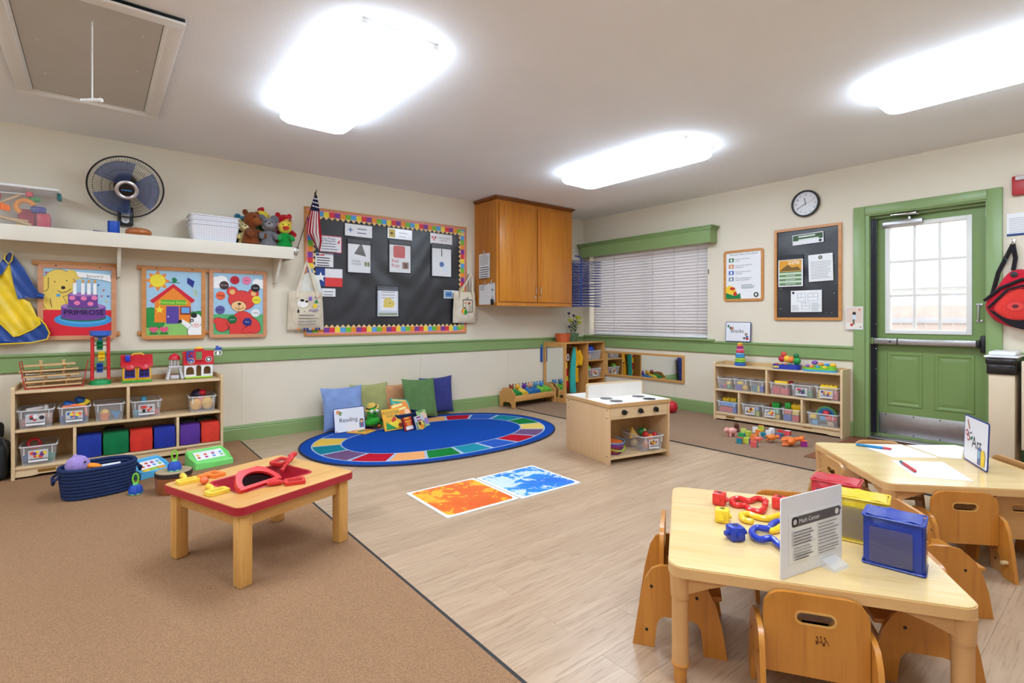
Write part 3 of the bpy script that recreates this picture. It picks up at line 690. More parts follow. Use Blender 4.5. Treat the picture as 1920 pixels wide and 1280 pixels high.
p.disc(X_(.57), Y_(.43), w * .24, (30, 110, 80), h * .035, 30); p.disc(X_(.57), Y_(.44), w * .22, PUR, h * .03, 30); p.rect(X_(.35), Y_(.44), X_(.79), Y_(.62), PUR); p.disc(X_(.57), Y_(.62), w * .22, (166, 120, 190), h * .03, 30)
for u, v in ((.41, .565), (.58, .56), (.74, .57), (.48, .49), (.68, .48)): p.disc(X_(u), Y_(v), .018, (240, 130, 176), .016)
for u in (.42, .54, .63, .72):
    p.rect(X_(u), Y_(.62), X_(u) + .021, Y_(.79), (248, 248, 248)); p.disc(X_(u) + .0105, Y_(.82), .007, (230, 160, 60), .012)
p.txt('PRIMROSE', X_(.585), Y_(.315), .052, (36, 20, 70))
p.poly([(X_(.46), Y_(.96)), (X_(.98), Y_(.93)), (X_(1), Y_(.82)), (X_(.86), Y_(.85)), (X_(.5), Y_(.88))], (250, 250, 250)); p.txt('January', X_(.75), Y_(.88), .034, (120, 120, 130))
for u, v, c in ((.8, .77, (60, 110, 190)), (.88, .69, (220, 60, 80)), (.85, .6, (220, 90, 120)), (.95, .6, (60, 60, 160)), (.92, .52, (230, 200, 60)), (.04, .93, (210, 40, 60))): p.disc(X_(u), Y_(v), .006, c)
p.build('print', None, t, False, loc=(0, 0, .010))
hx0, hx1 = 0.281, 0.719
t, w, h = pboard('picture board of an orange schoolhouse with sun, kite and cow', hx0, hx1, .905, 1.488, orange_wood)
p = Print(); p.clip = (-w / 2, -h / 2, w / 2, h / 2); p.rect(X_(0), Y_(0), X_(1), Y_(1), SKY); G1 = (146, 204, 110); G2 = (46, 150, 70)
p.rect(X_(0), Y_(0), X_(1), Y_(.2), G1)
p.blob([(X_(u), Y_(v), r, r, 0) for u, v, r in ((.05, .24, .06), (.12, .3, .05), (.2, .2, .045), (.08, .33, .05))], G2); p.blob([(X_(u), Y_(v), r, r, 0) for u, v, r in ((.95, .3, .04), (.85, .3, .035))], G2)
p.star(X_(.2), Y_(.84), .085, (240, 140, 60), 8, .6); p.disc(X_(.2), Y_(.84), .052, (246, 224, 60))
p.poly([(X_(.14), Y_(.2)), (X_(.8), Y_(.2)), (X_(.8), Y_(.55)), (X_(.48), Y_(.77)), (X_(.15), Y_(.55))], (244, 140, 44))
p.poly([(X_(.06), Y_(.53)), (X_(.48), Y_(.80)), (X_(.88), Y_(.55)), (X_(.82), Y_(.5)), (X_(.48), Y_(.74)), (X_(.12), Y_(.49))], (214, 36, 54))
p.rect(X_(.25), Y_(.47), X_(.71), Y_(.55), (96, 186, 60)); p.txt('Primrose School', X_(.48), Y_(.49), .029, (226, 236, 90))
p.rect(X_(.35), Y_(.18), X_(.58), Y_(.45), (92, 70, 160)); p.disc(X_(.385), Y_(.29), .006, (240, 230, 220)); p.rect(X_(.6), Y_(.32), X_(.8), Y_(.45), (140, 50, 40)); p.rect(X_(.625), Y_(.345), X_(.775), Y_(.435), (110, 170, 230))
p.star(X_(.23), Y_(.395), .034, (250, 226, 60)); p.poly([(X_(.47), Y_(.82)), (X_(.45), Y_(.88)), (X_(.5), Y_(.9)), (X_(.55), Y_(.86)), (X_(.52), Y_(.82))], (30, 130, 80)); p.line([(X_(.39), Y_(.82)), (X_(.6), Y_(.82))], .005)
p.poly([(X_(.74), Y_(.91)), (X_(.87), Y_(.85)), (X_(.84), Y_(.75)), (X_(.73), Y_(.82))], (40, 50, 140)); p.line([(X_(.84), Y_(.75)), (X_(.9), Y_(.55)), (X_(.86), Y_(.4))], .003, (230, 230, 240))
for k in range(4): p.line([(X_(.85), Y_(.72 - k * .03)), (X_(.93), Y_(.70 - k * .03))], .005, (206, 224, 120))
Wt = (250, 250, 250)
p.poly([(X_(.76), Y_(0)), (X_(1), Y_(0)), (X_(1), Y_(.16)), (X_(.8), Y_(.17)), (X_(.64), Y_(.25)), (X_(.6), Y_(.2)), (X_(.74), Y_(.1))], Wt)
p.blob([(X_(.9), Y_(.23), .042, .055, 0), (X_(.9), Y_(.05), .06, .06, 0)], Wt); p.disc(X_(.9), Y_(.15), .03, (246, 214, 210), .022); p.disc(X_(.86), Y_(.31), .022, (40, 36, 40)); p.disc(X_(.82), Y_(.23), .014, (40, 36, 40)); p.disc(X_(.82), Y_(.23), .006, Wt); p.disc(X_(.6), Y_(.215), .014, (40, 36, 40)); p.disc(X_(.885), Y_(.16), .003, (60, 40, 40)); p.disc(X_(.92), Y_(.16), .003)
for u in (.13, .31):
    p.disc(X_(u) - .013, Y_(.1), .016, (230, 90, 130)); p.disc(X_(u) + .013, Y_(.1), .016); p.poly([(X_(u) - .028, Y_(.095)), (X_(u) + .028, Y_(.095)), (X_(u), Y_(.035))]); p.disc(X_(u) - .014, Y_(.035), .014, (40, 140, 60), .009); p.disc(X_(u) + .014, Y_(.035), .014, (40, 140, 60), .009)
p.build('print', None, t, False, loc=(0, 0, .010))
hx0, hx1 = 0.747, 1.198
t, w, h = pboard('picture board of a red bear surrounded by colour name discs', hx0, hx1, .905, 1.492, pink_wood)
p = Print(); p.clip = (-w / 2, -h / 2, w / 2, h / 2); p.rect(X_(0), Y_(0), X_(1), Y_(1), SKY); p.rect(X_(0), Y_(0), X_(1), Y_(.33), (96, 180, 120))
for u, v, r in ((.06, .84, .05), (.16, .86, .05), (.25, .82, .03), (.88, .85, .04), (.96, .84, .04)): p.disc(X_(u), Y_(v), r, Wt)
RD = (226, 66, 62)
p.blob([(X_(.37), Y_(.7), .042, .042, 0), (X_(.8), Y_(.68), .042, .042, 0)], RD)
p.blob([(X_(.58), Y_(.1), w * .27, h * .28, 0), (X_(.18), Y_(.15), w * .13, h * .11, -35), (X_(.09), Y_(.22), w * .09, h * .05, 10)], RD); p.blob([(X_(.80), Y_(.14), w * .13, h * .14, 30), (X_(.68), Y_(.07), w * .12, h * .05, 20)], RD); p.blob([(X_(.56), Y_(.56), w * .27, h * .16, -8)], RD)
[p.disc(X_(u), Y_(v), .022, (244, 186, 120)) for u, v in ((.37, .695), (.8, .675))]; p.blob([(X_(.5), Y_(.46), w * .15, h * .085, -6)], (246, 200, 140)); p.disc(X_(.51), Y_(.5), .014, (40, 30, 30), .009); p.line([(X_(.42), Y_(.44)), (X_(.5), Y_(.405)), (X_(.6), Y_(.44))], .004); p.line([(X_(.5), Y_(.49)), (X_(.5), Y_(.41))], .003); p.disc(X_(.41), Y_(.54), .004); p.disc(X_(.64), Y_(.52), .004)
p.line([(X_(.25), Y_(.2)), (X_(.3), Y_(.1)), (X_(.25), Y_(.03))], .003, (130, 30, 30)); p.line([(X_(.62), Y_(.1)), (X_(.7), Y_(.15)), (X_(.78), Y_(.13))], .003)
p.build('print', None, t, False, loc=(0, 0, .010))
for nm, u, v, c in (('red', .42, .89, (196, 26, 44)), ('pink', .66, .89, (238, 130, 170)), ('brown', .21, .80, (70, 46, 44)), ('black', .84, .77, (36, 34, 38)), ('orange', .14, .63, (240, 100, 60)), ('yellow', .86, .57, (244, 226, 60)), ('purple', .13, .40, (96, 90, 160)), ('white', .84, .35, (240, 240, 240)), ('green', .37, .24, (20, 110, 60)), ('blue', .67, .20, (36, 50, 130))):
    b = Print(); b.col(ink(c)); b.T((0, 0, 0)); b.lathe([(.001, 0), (.0355, 0), (.0355, .005), (.001, .0055)], 20); b.z = .006; b.txt(nm, 0, -.005, .019, (20, 20, 20) if sum(c) > 250 else (210, 200, 200)); b.build('colour_disc', None, t, True, loc=(X_(u), Y_(v), .0125))
# blue and yellow painting smock on a hook
t = thing('painting_smock', 'blue and yellow vinyl painting smock hanging at the left edge', 'smock', (-.46, YL, 1.5))
vb = mk('blue_vinyl', (24, 70, 150), .3, var=.12, vs=9, bump=.1, bs=30); vy = mk('yellow_vinyl', (244, 206, 30), .35, var=.1, vs=9, bump=.1, bs=30)
from mathutils.geometry import delaunay_2d_cdt
def inside(x, y, poly):
    r_ = False
    for (x1, y1), (x2, y2) in zip(poly, poly[1:] + poly[:1]):
        if (y1 > y) != (y2 > y) and x < (x2 - x1) * (y - y1) / (y2 - y1) + x1: r_ = not r_
    return r_
def cloth_patch(name, poly, y, mat, par, seed=0, amp=.01, step=.013, th=.003, dirn=(1, .35)):
    """hanging cloth cut to an outline in the wall plane, with folds running down it"""
    xs = [p[0] for p in poly]; zs_ = [p[1] for p in poly]; pts = [Vector(p) for p in poly]; n_ = len(pts)
    x = min(xs)
    while x < max(xs):
        z = min(zs_)
        while z < max(zs_):
            if inside(x, z, poly) and min((Vector((x, z)) - q).length for q in pts) > step * .6: pts.append(Vector((x, z)))
            z += step
        x += step
    vo, _, fo, _, _, _ = delaunay_2d_cdt(pts, [(i, (i + 1) % n_) for i in range(n_)], [list(range(n_))], 1, 1e-5)
    def Yd(p): q = p.x * dirn[0] + p.y * dirn[1]; return y + amp * math.sin(q * 48 + seed) + amp * .5 * math.sin(q * 95 + p.y * 20 + seed * 2)
    b = B(); b.add([(p.x, Yd(p), p.y) for p in vo], fo); b.add([(p.x, Yd(p) + th, p.y) for p in vo], [f[::-1] for f in fo])
    o = b.build(name, mat, par, True, 80); bm = bmesh.new(); bm.from_mesh(o.data)
    for f in bm.faces:
        f.normal_update()
    bm.to_mesh(o.data); bm.free(); return o
o_ = Vector((-.46, YL, 1.5))
def hp(pts): return [(x - o_.x, z - o_.z) for x, z in pts]
cloth_patch('yellow_lining', hp([(-0.666, 1.025), (-0.59, 1.349), (-0.503, 1.398), (-0.466, 1.466), (-0.452, 1.412), (-0.441, 1.32), (-0.423, 1.224), (-0.363, 1.188), (-0.324, 1.075), (-0.307, 1.014), (-0.352, 0.977), (-0.42, 0.941), (-0.447, 0.934), (-0.513, 1.016)]), -.062, vy, t, 1, .007)
cloth_patch('blue_sleeve', hp([(-0.467, 1.532), (-0.446, 1.515), (-0.392, 1.422), (-0.345, 1.312), (-0.318, 1.26), (-0.334, 1.211), (-0.373, 1.221), (-0.424, 1.205), (-0.446, 1.312), (-0.462, 1.429)]), -.078, vb, t, 2, .005)
cloth_patch('blue_front', hp([(-0.467, 1.532), (-0.465, 1.466), (-0.499, 1.383), (-0.589, 1.277), (-0.614, 1.348), (-0.512, 1.455)]), -.076, vb, t, 3, .004)
cloth_patch('blue_hem', hp([(-0.688, 1.04), (-0.511, 1.039), (-0.442, 0.946), (-0.416, 0.953), (-0.345, 0.996), (-0.306, 1.033), (-0.32, 1.083), (-0.28, 1.026), (-0.258, 0.968), (-0.272, 0.923), (-0.35, 0.902), (-0.688, 0.898)]), -.09, vb, t, 4, .005)
def pipe(pts, y): b = B(); b.tube([(x, y, z) for x, z in hp(pts)], .0045, 6); b.build('yellow_piping', vy, t)
pipe([(-0.688, 0.898), (-0.511, 0.896), (-0.35, 0.902), (-0.272, 0.923), (-0.258, 0.968), (-0.28, 1.026), (-0.32, 1.083)], -.098)
pipe([(-0.511, 1.039), (-0.442, 0.946), (-0.416, 0.953), (-0.345, 0.996), (-0.306, 1.033), (-0.32, 1.083)], -.1)
pipe([(-0.486, 1.515), (-0.491, 1.478), (-0.47, 1.45), (-0.454, 1.474), (-0.449, 1.518)], -.086)
b = B(); cu = hp([(-0.329, 1.237), (-0.289, 1.227)]); b.tube([(cu[0][0], -.08, cu[0][1]), (cu[1][0], -.08, cu[1][1])], [.022, .018], 12); b.build('cuff', vb, t)
b = B(); b.box((-.012, -.014, -.02), (.012, -.0005, .05), .005); b.tube([(0, -.012, 0), (0, -.05, -.012), (0, -.055, .012)], .006, 8); tag(b.build('wall_hook', white_m, loc=(-.46, YL, 1.5)), 'white plastic hook holding the blue smock', 'hook')
# ------------------------------------------------------------------ bulletin board
BX0, BX1, BZ0, BZ1 = 1.533, 3.366, .903, 2.131
bw_, bh_ = BX1 - BX0, BZ1 - BZ0
t = thing('bulletin_board', 'wide bulletin board with black paper and a rainbow pencil border', 'board', ((BX0 + BX1) / 2, YL - .001, (BZ0 + BZ1) / 2), rot=LW)
b = B(); b.prism(rrect(bw_, bh_, .002, 1), 0, .02, [rrect(bw_ - .036, bh_ - .036, .002, 1)]); b.build('frame', orange_wood, t)
bp = mk('black_crumpled_paper', (40, 40, 46), .38, var=.1, vs=5, spec=.6)
def crump(u, v):
    x, y = (u - .5) * (bw_ - .02), (v - .5) * (bh_ - .02)
    z = .006 + .0035 * (math.sin(7 * x + 3 * math.sin(5 * y)) * math.sin(6 * y + 2 * math.sin(4 * x)) + .6 * math.sin(17 * x + 4 * y + 2 * math.sin(9 * y)) + .4 * math.sin(23 * y - 11 * x + 3 * math.sin(8 * x)))
    return (x, y, max(.0015, z))
b = B(); b.surf(crump, 110, 72); b.build('black_paper', bp, t)
PK = [(240, 150, 50), (120, 190, 60), (90, 165, 220), (246, 216, 60), (226, 60, 70), (130, 66, 150)]
tan = ink((244, 204, 140)); pink_b = ink((238, 140, 160)); pen = []
for c in PK:
    b = B(ink(c)); b.box((-.0265, -.034, 0), (.0265, .016, .0025)); b.col(tan); b.prism([(-.0265, .016), (.0265, .016), (0, .044)], 0, .0025); b.col(pink_b); b.box((-.0265, -.046, 0), (.0265, -.034, .0025))
    o = b.build('border_pencil', None, t, False); pen.append(o); o.location = (0, 0, -5)
used = set()
def put(k, x, y, rz):
    k %= 6
    if k in used: o = share(pen[k], t, (x, y, .012), (0, 0, rz))
    else: used.add(k); o = pen[k]; o.location = (x, y, .012); o.rotation_euler = (0, 0, R(rz))
nh, nv = 33, 21; m_ = .018 + .046
for k in range(nh): put(k, -bw_ / 2 + .045 + k * (bw_ - .09) / (nh - 1), bh_ / 2 - m_, 180)
for k in range(nh): put(2 - k, -bw_ / 2 + .045 + k * (bw_ - .09) / (nh - 1), -bh_ / 2 + m_, 0)
for k in range(nv): put(k + 4, -bw_ / 2 + m_, -bh_ / 2 + .075 + k * (bh_ - .15) / (nv - 1), -90); put(k + 1, bw_ / 2 - m_, -bh_ / 2 + .075 + k * (bh_ - .15) / (nv - 1), 90)
paper_m = mk('white_paper', (238, 238, 240), .5, var=.01)
gloss_m = mk('glossy_laminate', (236, 236, 240), .18, var=.01)
def card(name, label, cat, x0, z0, x1, z1, fn=None, mat=None, wall='L', off=.016, group=None, tilt=0, th=.0012, extra=None):
    w, h = abs(x1 - x0), z1 - z0
    if wall == 'L': loc = ((x0 + x1) / 2, YL - off, (z0 + z1) / 2); rot = LW
    else: loc = (XR - off, (x0 + x1) / 2, (z0 + z1) / 2); rot = RW
    t = thing(name, label, cat, loc, group=group, rot=rot)
    if tilt: t.rotation_euler = (Euler([R(a) for a in rot]).to_matrix() @ Matrix.Rotation(R(tilt), 3, 'Z')).to_euler()
    b = B(); b.box((-w / 2, -h / 2, 0), (w / 2, h / 2, th)); b.build('sheet', mat or paper_m, t)
    if fn:
        p = Print(); p.z = th + .0002; fn(p, w, h); p.build('print', None, t, False)
    if extra: extra(t, w, h)
    return t
def d_poem(p, w, h):
    p.line([(-w / 2, h / 2), (w / 2, h / 2), (w / 2, -h / 2), (-w / 2, -h / 2), (-w / 2, h / 2)], .008, (226, 120, 140)); p.txt('The Pledge', -.02, h * .28, .03, (60, 80, 140)); p.txt('of Allegiance', -.02, h * .14, .028, (60, 80, 140)); p.lines(-w * .42, w * .42, .0, 5, .026, .006, (90, 90, 120)); p.poly([(w * .3, h * .1), (w * .44, h * .35), (w * .4, h * .05)], (200, 60, 80))
G_ = 'papers pinned on the black board'
card('pinned_card', 'pink edged pledge card pinned right of the flag', 'card', *(1.679, 1.716), *(1.887, 1.87), d_poem, group=G_)
def d_tx(p, w, h):
    p.rect(-w * .46, h * .3, -w * .3, h * .46, (30, 60, 150)); p.rect(-w * .3, h * .32, 0, h * .4, (220, 60, 60)); p.lines(-w * .42, w * .45, h * .12, 5, .024, .009, (60, 60, 70))
card('pinned_card', 'white text card pinned just above the lone star flag', 'card', *(1.634, 1.57), *(1.808, 1.7), d_tx, group=G_)
def d_flag(p, w, h):
    p.rect(-w / 2, -h / 2, -w * .16, h / 2, (44, 72, 140)); p.rect(-w * .16, -h / 2, w / 2, 0, (226, 66, 66)); p.star(-w * .32, 0, .052, (248, 248, 248))
card('flag_print', 'blue white and red lone star flag print on the board', 'flag print', *(1.639, 1.381), *(1.898, 1.555), d_flag, gloss_m, group=G_)
def d_lab(p, w, h):
    p.rect(-w / 2, -h / 2, -w * .2, h / 2, (150, 180, 220)); p.rect(-w * .46, -h * .4, -w * .24, h * .4, (220, 230, 244)); p.lines(-w * .1, w * .45, h * .05, 2, .03, .008)
card('pinned_label', 'small white label pinned beneath the lone star flag', 'label', *(1.639, 1.284), *(1.829, 1.362), d_lab, group=G_)
def d_lab2(p, w, h):
    p.rect(-w * .46, -h * .4, -w * .05, h * .4, (120, 160, 200)); p.rect(-w * .36, -h * .2, -w * .1, h * .2, (70, 110, 170)); p.lines(.0, w * .45, h * .05, 2, .03, .008)
card('pinned_label', 'small blue and white label partly behind the right tote bag', 'label', *(3.06, 1.298), *(3.304, 1.39), d_lab2, group=G_)
def d_t1(p, w, h): p.star(-w * .3, 0, .03, (110, 150, 190), 4, .4); p.lines(-w * .05, w * .3, h * .1, 2, .04, .01, (120, 120, 130))
def d_t2(p, w, h): p.rect(-w * .45, -h * .4, -w * .2, h * .4, (220, 200, 110)); p.disc(-w * .34, 0, .016, (120, 110, 60)); p.lines(-w * .05, w * .3, h * .1, 2, .04, .006, (170, 170, 176))
def d_t3(p, w, h):
    for k in range(3): p.disc(-w * .4 + k * .018, .012 * (-1) ** k, .012, ((220, 80, 90), (230, 110, 120), (180, 60, 80))[k])
    p.txt('I am the number', w * .12, .008, .022, (90, 90, 96)); p.txt('who am I', w * .12, -.022, .022, (90, 90, 96))
card('title_strip', 'glossy title strip above the triangle pocket', 'label', *(1.923, 1.894), *(2.207, 2.015), d_t1, gloss_m, group=G_, tilt=-.5)
card('title_strip', 'glossy title strip with yellow picture above the red square pocket', 'label', *(2.378, 1.912), *(2.663, 2.02), d_t2, gloss_m, group=G_, tilt=-.5)
card('title_strip', 'title strip above the number one pocket', 'label', *(2.886, 1.902), *(3.17, 2.019), d_t3, gloss_m, group=G_, tilt=-.5)
def pocket(label, a, c, fn):
    def ex(t, w, h):
        b = B(); b.prism(rrect(w, h, .002, 1), .0012, .003, [rrect(w - .016, h - .016, .001, 1)]); b.box((-w / 2, h / 2 - .055, .0012), (w / 2, h / 2 - .042, .003)); b.build('black_edge', black_m, t)
        b = B(); b.box((-w / 2 + .008, -h / 2 + .008, .003), (w / 2 - .008, h / 2 - .008, .0036)); b.build('clear_sleeve', clear('clear_vinyl_sleeve', (250, 250, 255), .03, .08), t)
    return card('pocket_sleeve', label, 'pocket', *a, *c, fn, paper_m, off=.018, group=G_, extra=ex)
def d_p1(p, w, h):
    p.rect(-w / 2, h / 2 - .042, w / 2, h / 2 - .008, (60, 60, 66)); p.poly([(-w * .22, .02), (w * .28, -.0), (.02, .14)], (96, 92, 92)); p.txt('Triangle', -w * .14, -h * .17, .028, (120, 120, 120)); p.txt('Triángulo', -w * .12, -h * .25, .028, (120, 120, 120))
    for k in (0, 1): p.disc(w * (.26 + .12 * k), -h * .22, .013, (140, 140, 90), .026)
pocket('black edged pocket showing a grey triangle', (1.945, 1.525), (2.196, 1.872), d_p1)
def d_p2(p, w, h):
    p.rect(-w / 2, h / 2 - .042, w / 2, h / 2 - .008, (60, 60, 66)); p.poly(rrect(w * .52, h * .36, .02, 4, -.01, h * .14), (214, 92, 84)); p.txt('Red', -w * .22, -h * .18, .05, (206, 70, 62)); p.txt('Rojo', -w * .2, -h * .32, .05, (206, 70, 62)); p.rect(w * .1, -h * .36, w * .38, -h * .16, (150, 110, 90)); p.rect(w * .2, -h * .33, w * .3, -h * .2, (90, 60, 60))
pocket('black edged pocket reading Red Rojo with a red square', (2.39, 1.55), (2.65, 1.903), d_p2)
def d_p3(p, w, h):
    p.rect(-w / 2, h / 2 - .042, w / 2, h / 2 - .008, (60, 60, 66)); p.txt('1', 0, h * .12, .12, (40, 40, 44)); p.disc(0, -h * .12, .03, (60, 110, 180)); p.rect(.01, -h * .34, .07, -h * .18, (226, 236, 250))
pocket('black edged pocket showing the number 1', (2.9, 1.536), (3.163, 1.909), d_p3)
def d_p4(p, w, h):
    p.rect(-w / 2, h / 2 - .042, w / 2, h / 2 - .008, (70, 74, 84)); p.rect(-w * .46, -h * .42, w * .46, h * .38, (214, 222, 232)); p.rect(-w * .36, -h * .3, w * .4, h * .36, (242, 242, 244)); p.lines(-w * .3, w * .34, h * .28, 3, .03, .006); p.disc(0, -h * .02, .05, (232, 206, 96), .045); p.disc(.035, -h * .08, .04, (232, 206, 96)); p.rect(-.05, -h * .2, .06, -h * .08, (232, 206, 96)); p.disc(.02, -h * .06, .006, (90, 70, 40)); p.rect(-w * .42, -h * .45, w * .42, -h * .37, (150, 164, 130))
pocket('black edged pocket with a yellow puppy page low on the board', (2.257, 1.086), (2.506, 1.415), d_p4)

# ------------------------------------------------------------------ flag on a stick
a = Vector((1.461, 5.03, 1.703)); tip = Vector((1.605, 4.9, 2.274))
t = thing('flag', 'small stars and stripes flag on a black stick beside the board', 'flag', a)
d = tip - a
b = B(); b.cyl((0, 0, 0), d * .93, .0035, n=8); b.build('stick', mk('brown_stick', (90, 66, 40), .5), t)
b = B(); b.tube([d * .9, d * .93, d], [.006, .01, .001], 8); b.build('spear_tip', mk('dark_brass', (80, 66, 40), .35, metal=.7), t)
b = B(); b.T((0, 0, 0), (0, 18, 0)); b.box((-.016, -.012, -.03), (.016, .012, .03), .005); b.box((-.02, .012, -.04), (.02, .0195, .04), .002); b.build('bracket', steel_m, t)
fr_, fw_, fb_ = fab((178, 30, 50)), fab((240, 236, 232)), fab((36, 36, 84))
NU, NV = 36, 30
LE = [(1.59, 2.222), (1.561, 2.119), (1.532, 1.986), (1.513, 1.865), (1.551, 1.814), (1.595, 1.744)]
RE = [(1.61, 2.225), (1.63, 2.108), (1.635, 1.998), (1.645, 1.879), (1.65, 1.799), (1.635, 1.717)]
def drape(u, v):
    q = min(v * 5, 4.999); k = int(q); f = q - k
    l_ = [LE[k][e] + (LE[k + 1][e] - LE[k][e]) * f for e in (0, 1)]; r_ = [RE[k][e] + (RE[k + 1][e] - RE[k][e]) * f for e in (0, 1)]
    us = u - .12 * v * math.sin(u * 3.14)
    return (l_[0] + (r_[0] - l_[0]) * us - a.x, -.115 - .018 * math.sin(u * 20 + v) * (.2 + .8 * v) - .01 * v, l_[1] + (r_[1] - l_[1]) * us - a.z)
b = B(); b.c = 0
V = [[drape(i / NU, j / NV) for i in range(NU + 1)] for j in range(NV + 1)]
for mat, cond in ((fb_, lambda i, j: j < 8), (fr_, lambda i, j: j >= 8 and (i // 4) % 2 == 0), (fw_, lambda i, j: j >= 8 and (i // 4) % 2 == 1)):
    b.col(mat)
    for j in range(NV):
        for i in range(NU):
            if cond(i, j):
                q = [V[j][i], V[j][i + 1], V[j + 1][i + 1], V[j + 1][i]]; b.add(q, [(0, 1, 2, 3)])
b.col(fw_)
for j in range(2, 8, 2):
    for i in range(3 + j % 4, NU, 6):
        q = Vector(V[j][i]); b.add([q + Vector((.007 * math.cos(R(a_)), -.004, .007 * math.sin(R(a_)))) for a_ in range(0, 360, 60)], [tuple(range(6))[::-1]])
b.build('cloth', None, t, True, 80)
# ------------------------------------------------------------------ tote bags
canvas = fab((226, 212, 188), .1)
def totebag(label, x0, x1, z0, z1, hook, prn, lean=0, dep=.06, stuffed=None):
    cx = (x0 + x1) / 2; w = x1 - x0; h = z1 - z0
    t = thing('tote_bag', label, 'bag', (cx, YL, z0))
    def sh(u, v, s_):
        x = (u - .5) * w * (1 - .08 * v); puff = (1 - (2 * u - 1) ** 4) * (.35 + .65 * math.sin(math.pi * min(1, v * 1.0)) ** .5) * dep
        if v < .08: puff *= .6 + .4 * v / .08
        return (x + lean * v, -.045 - puff * s_ + .004 * math.sin(9 * u + 5 * v), v * h)
    b = B(); b.surf(lambda u, v: sh(u, v, 1), 16, 16); b.surf(lambda u, v: sh(1 - u, v, -.25), 16, 16); b.build('sack', canvas, t)
    hx, hz = hook
    for yy, o in ((-.09, 0), (-.05, .012)):
        k = w * .28
        pts = [(-k + lean, yy - .01, h - .06), (-k * .9 + lean, yy, h), (hx - cx - .02, -.06, hz - z0 - .05), (hx - cx, -.05 + o * .5, hz - z0), (hx - cx + .02, -.06, hz - z0 - .05), (k * .9 + lean, yy, h), (k + lean, yy - .01, h - .06)]
        b = B(); pv = [Vector(q) for q in pts]; vs = []; fs = []
        for i, q in enumerate(pv): vs += [q + Vector((-.011, 0, 0)), q + Vector((.011, 0, 0)), q + Vector((.011, .004, 0)), q + Vector((-.011, .004, 0))]
        for i in range(len(pv) - 1):
            for e in range(4): fs.append((i * 4 + e, i * 4 + (e + 1) % 4, i * 4 + 4 + (e + 1) % 4, i * 4 + 4 + e))
        b.add(vs, fs); b.build('strap', canvas, t, False)
    p = Print(); prn(p, w, h); p.build('print', None, t, False, loc=(0, -.045 - dep - .006, 0), rot=LW)
    b = B(); b.box((-.014, -.012, -.03), (.014, -.0005, .04), .005); b.tube([(0, -.01, -.01), (0, -.05, -.014), (0, -.056, .012)], .005, 8); tag(b.build('wall_hook', white_m, loc=(hx, YL, hz)), 'white adhesive hook holding the ' + ('math tote bag' if 'math' in label else 'open book tote bag'), 'hook')
    return t
BLK = (30, 28, 30)
def d_math(p, w, h):
    y = h * .62
    p.rect(.01, y + .05, .04, y + .085, (130, 100, 190)); p.poly([(.06, y + .03), (.10, y + .03), (.08, y + .065)], (30, 140, 70)); p.disc(.066, y - .0, .02, (246, 206, 50)); p.txt('3', .07, y + .072, .03, (60, 60, 120)); p.txt('1', .105, y + .075, .03, (226, 60, 60)); p.txt('6', .10, y - .01, .026, (120, 110, 190))
    p.disc(-.045, y + .02, .05, (244, 240, 232), .04); p.disc(-.05, y + .05, .02, BLK, .012); p.disc(-.01, y + .04, .015, BLK, .01); p.disc(-.07, y, .02, (240, 232, 224), .014); p.disc(-.085, y - .05, .008, BLK, .018); p.disc(-.03, y - .05, .004, BLK)
    p.txt('math', .055, y - .055, .046, (70, 60, 150)); p.lines(-.085, .1, y - .09, 4, .028, .006, (110, 106, 110))
    for k, c in enumerate(((240, 140, 50), (90, 80, 80), (40, 50, 120), (40, 50, 120), (170, 180, 190), (240, 140, 50), (40, 50, 120), (40, 50, 120))): p.disc(-.085 + k * .027, y - .215, .011 if k not in (1,) else .005, c)
totebag('canvas tote bag with math print left of the black board', 1.371, 1.705, .965, 1.325, (1.545, 1.60), d_math, dep=.05)
b = B(); b.surf(lambda u, v: ((u - .5) * .24 * (1 - .3 * v) + .03, -.028 - .012 * math.sin(u * 6 + v * 3) * (1 - v) - .015, .30 + v * .19 + .05 * math.sin(u * 3.1)), 14, 10)
tag(b.build('cloth', fab((238, 238, 226)), loc=(1.545, YL, .965)), 'crumpled white cloth stuffed behind the straps of the math tote', 'cloth')
def d_bk(p, w, h):
    y = h * .52; p.line([(-.055, y - .06), (-.055, y + .08), (.075, y + .08), (.075, y - .06), (-.01, y - .06)], .006, BLK); p.disc(.01, y + .10, .008, BLK); p.disc(.03, y + .04, .014, (170, 60, 50)); p.disc(-.02, y + .045, .01, (220, 130, 80)); p.lines(-.03, .005, y + .01, 3, .02, .004); p.lines(.02, .06, y + .005, 4, .018, .004)
    p.disc(-.055, y - .05, .016, (240, 130, 40), .03); p.disc(-.04, y - .05, .014, (246, 214, 60), .03); p.disc(-.022, y - .06, .02, (20, 150, 70), .03); p.disc(-.035, y - .015, .01, BLK)
totebag('canvas tote bag with open book print beside the wood cabinet', 3.162, 3.485, 1.02, 1.375, (3.40, 1.60), d_bk, dep=.045)
b = B(); b.box((-.035, -.035, .0), (.015, -.02, .16), .006); tag(b.build('paper_roll', paper_m, loc=(3.43, YL, 1.39)), 'white paper roll tucked behind the straps of the book tote', 'paper')
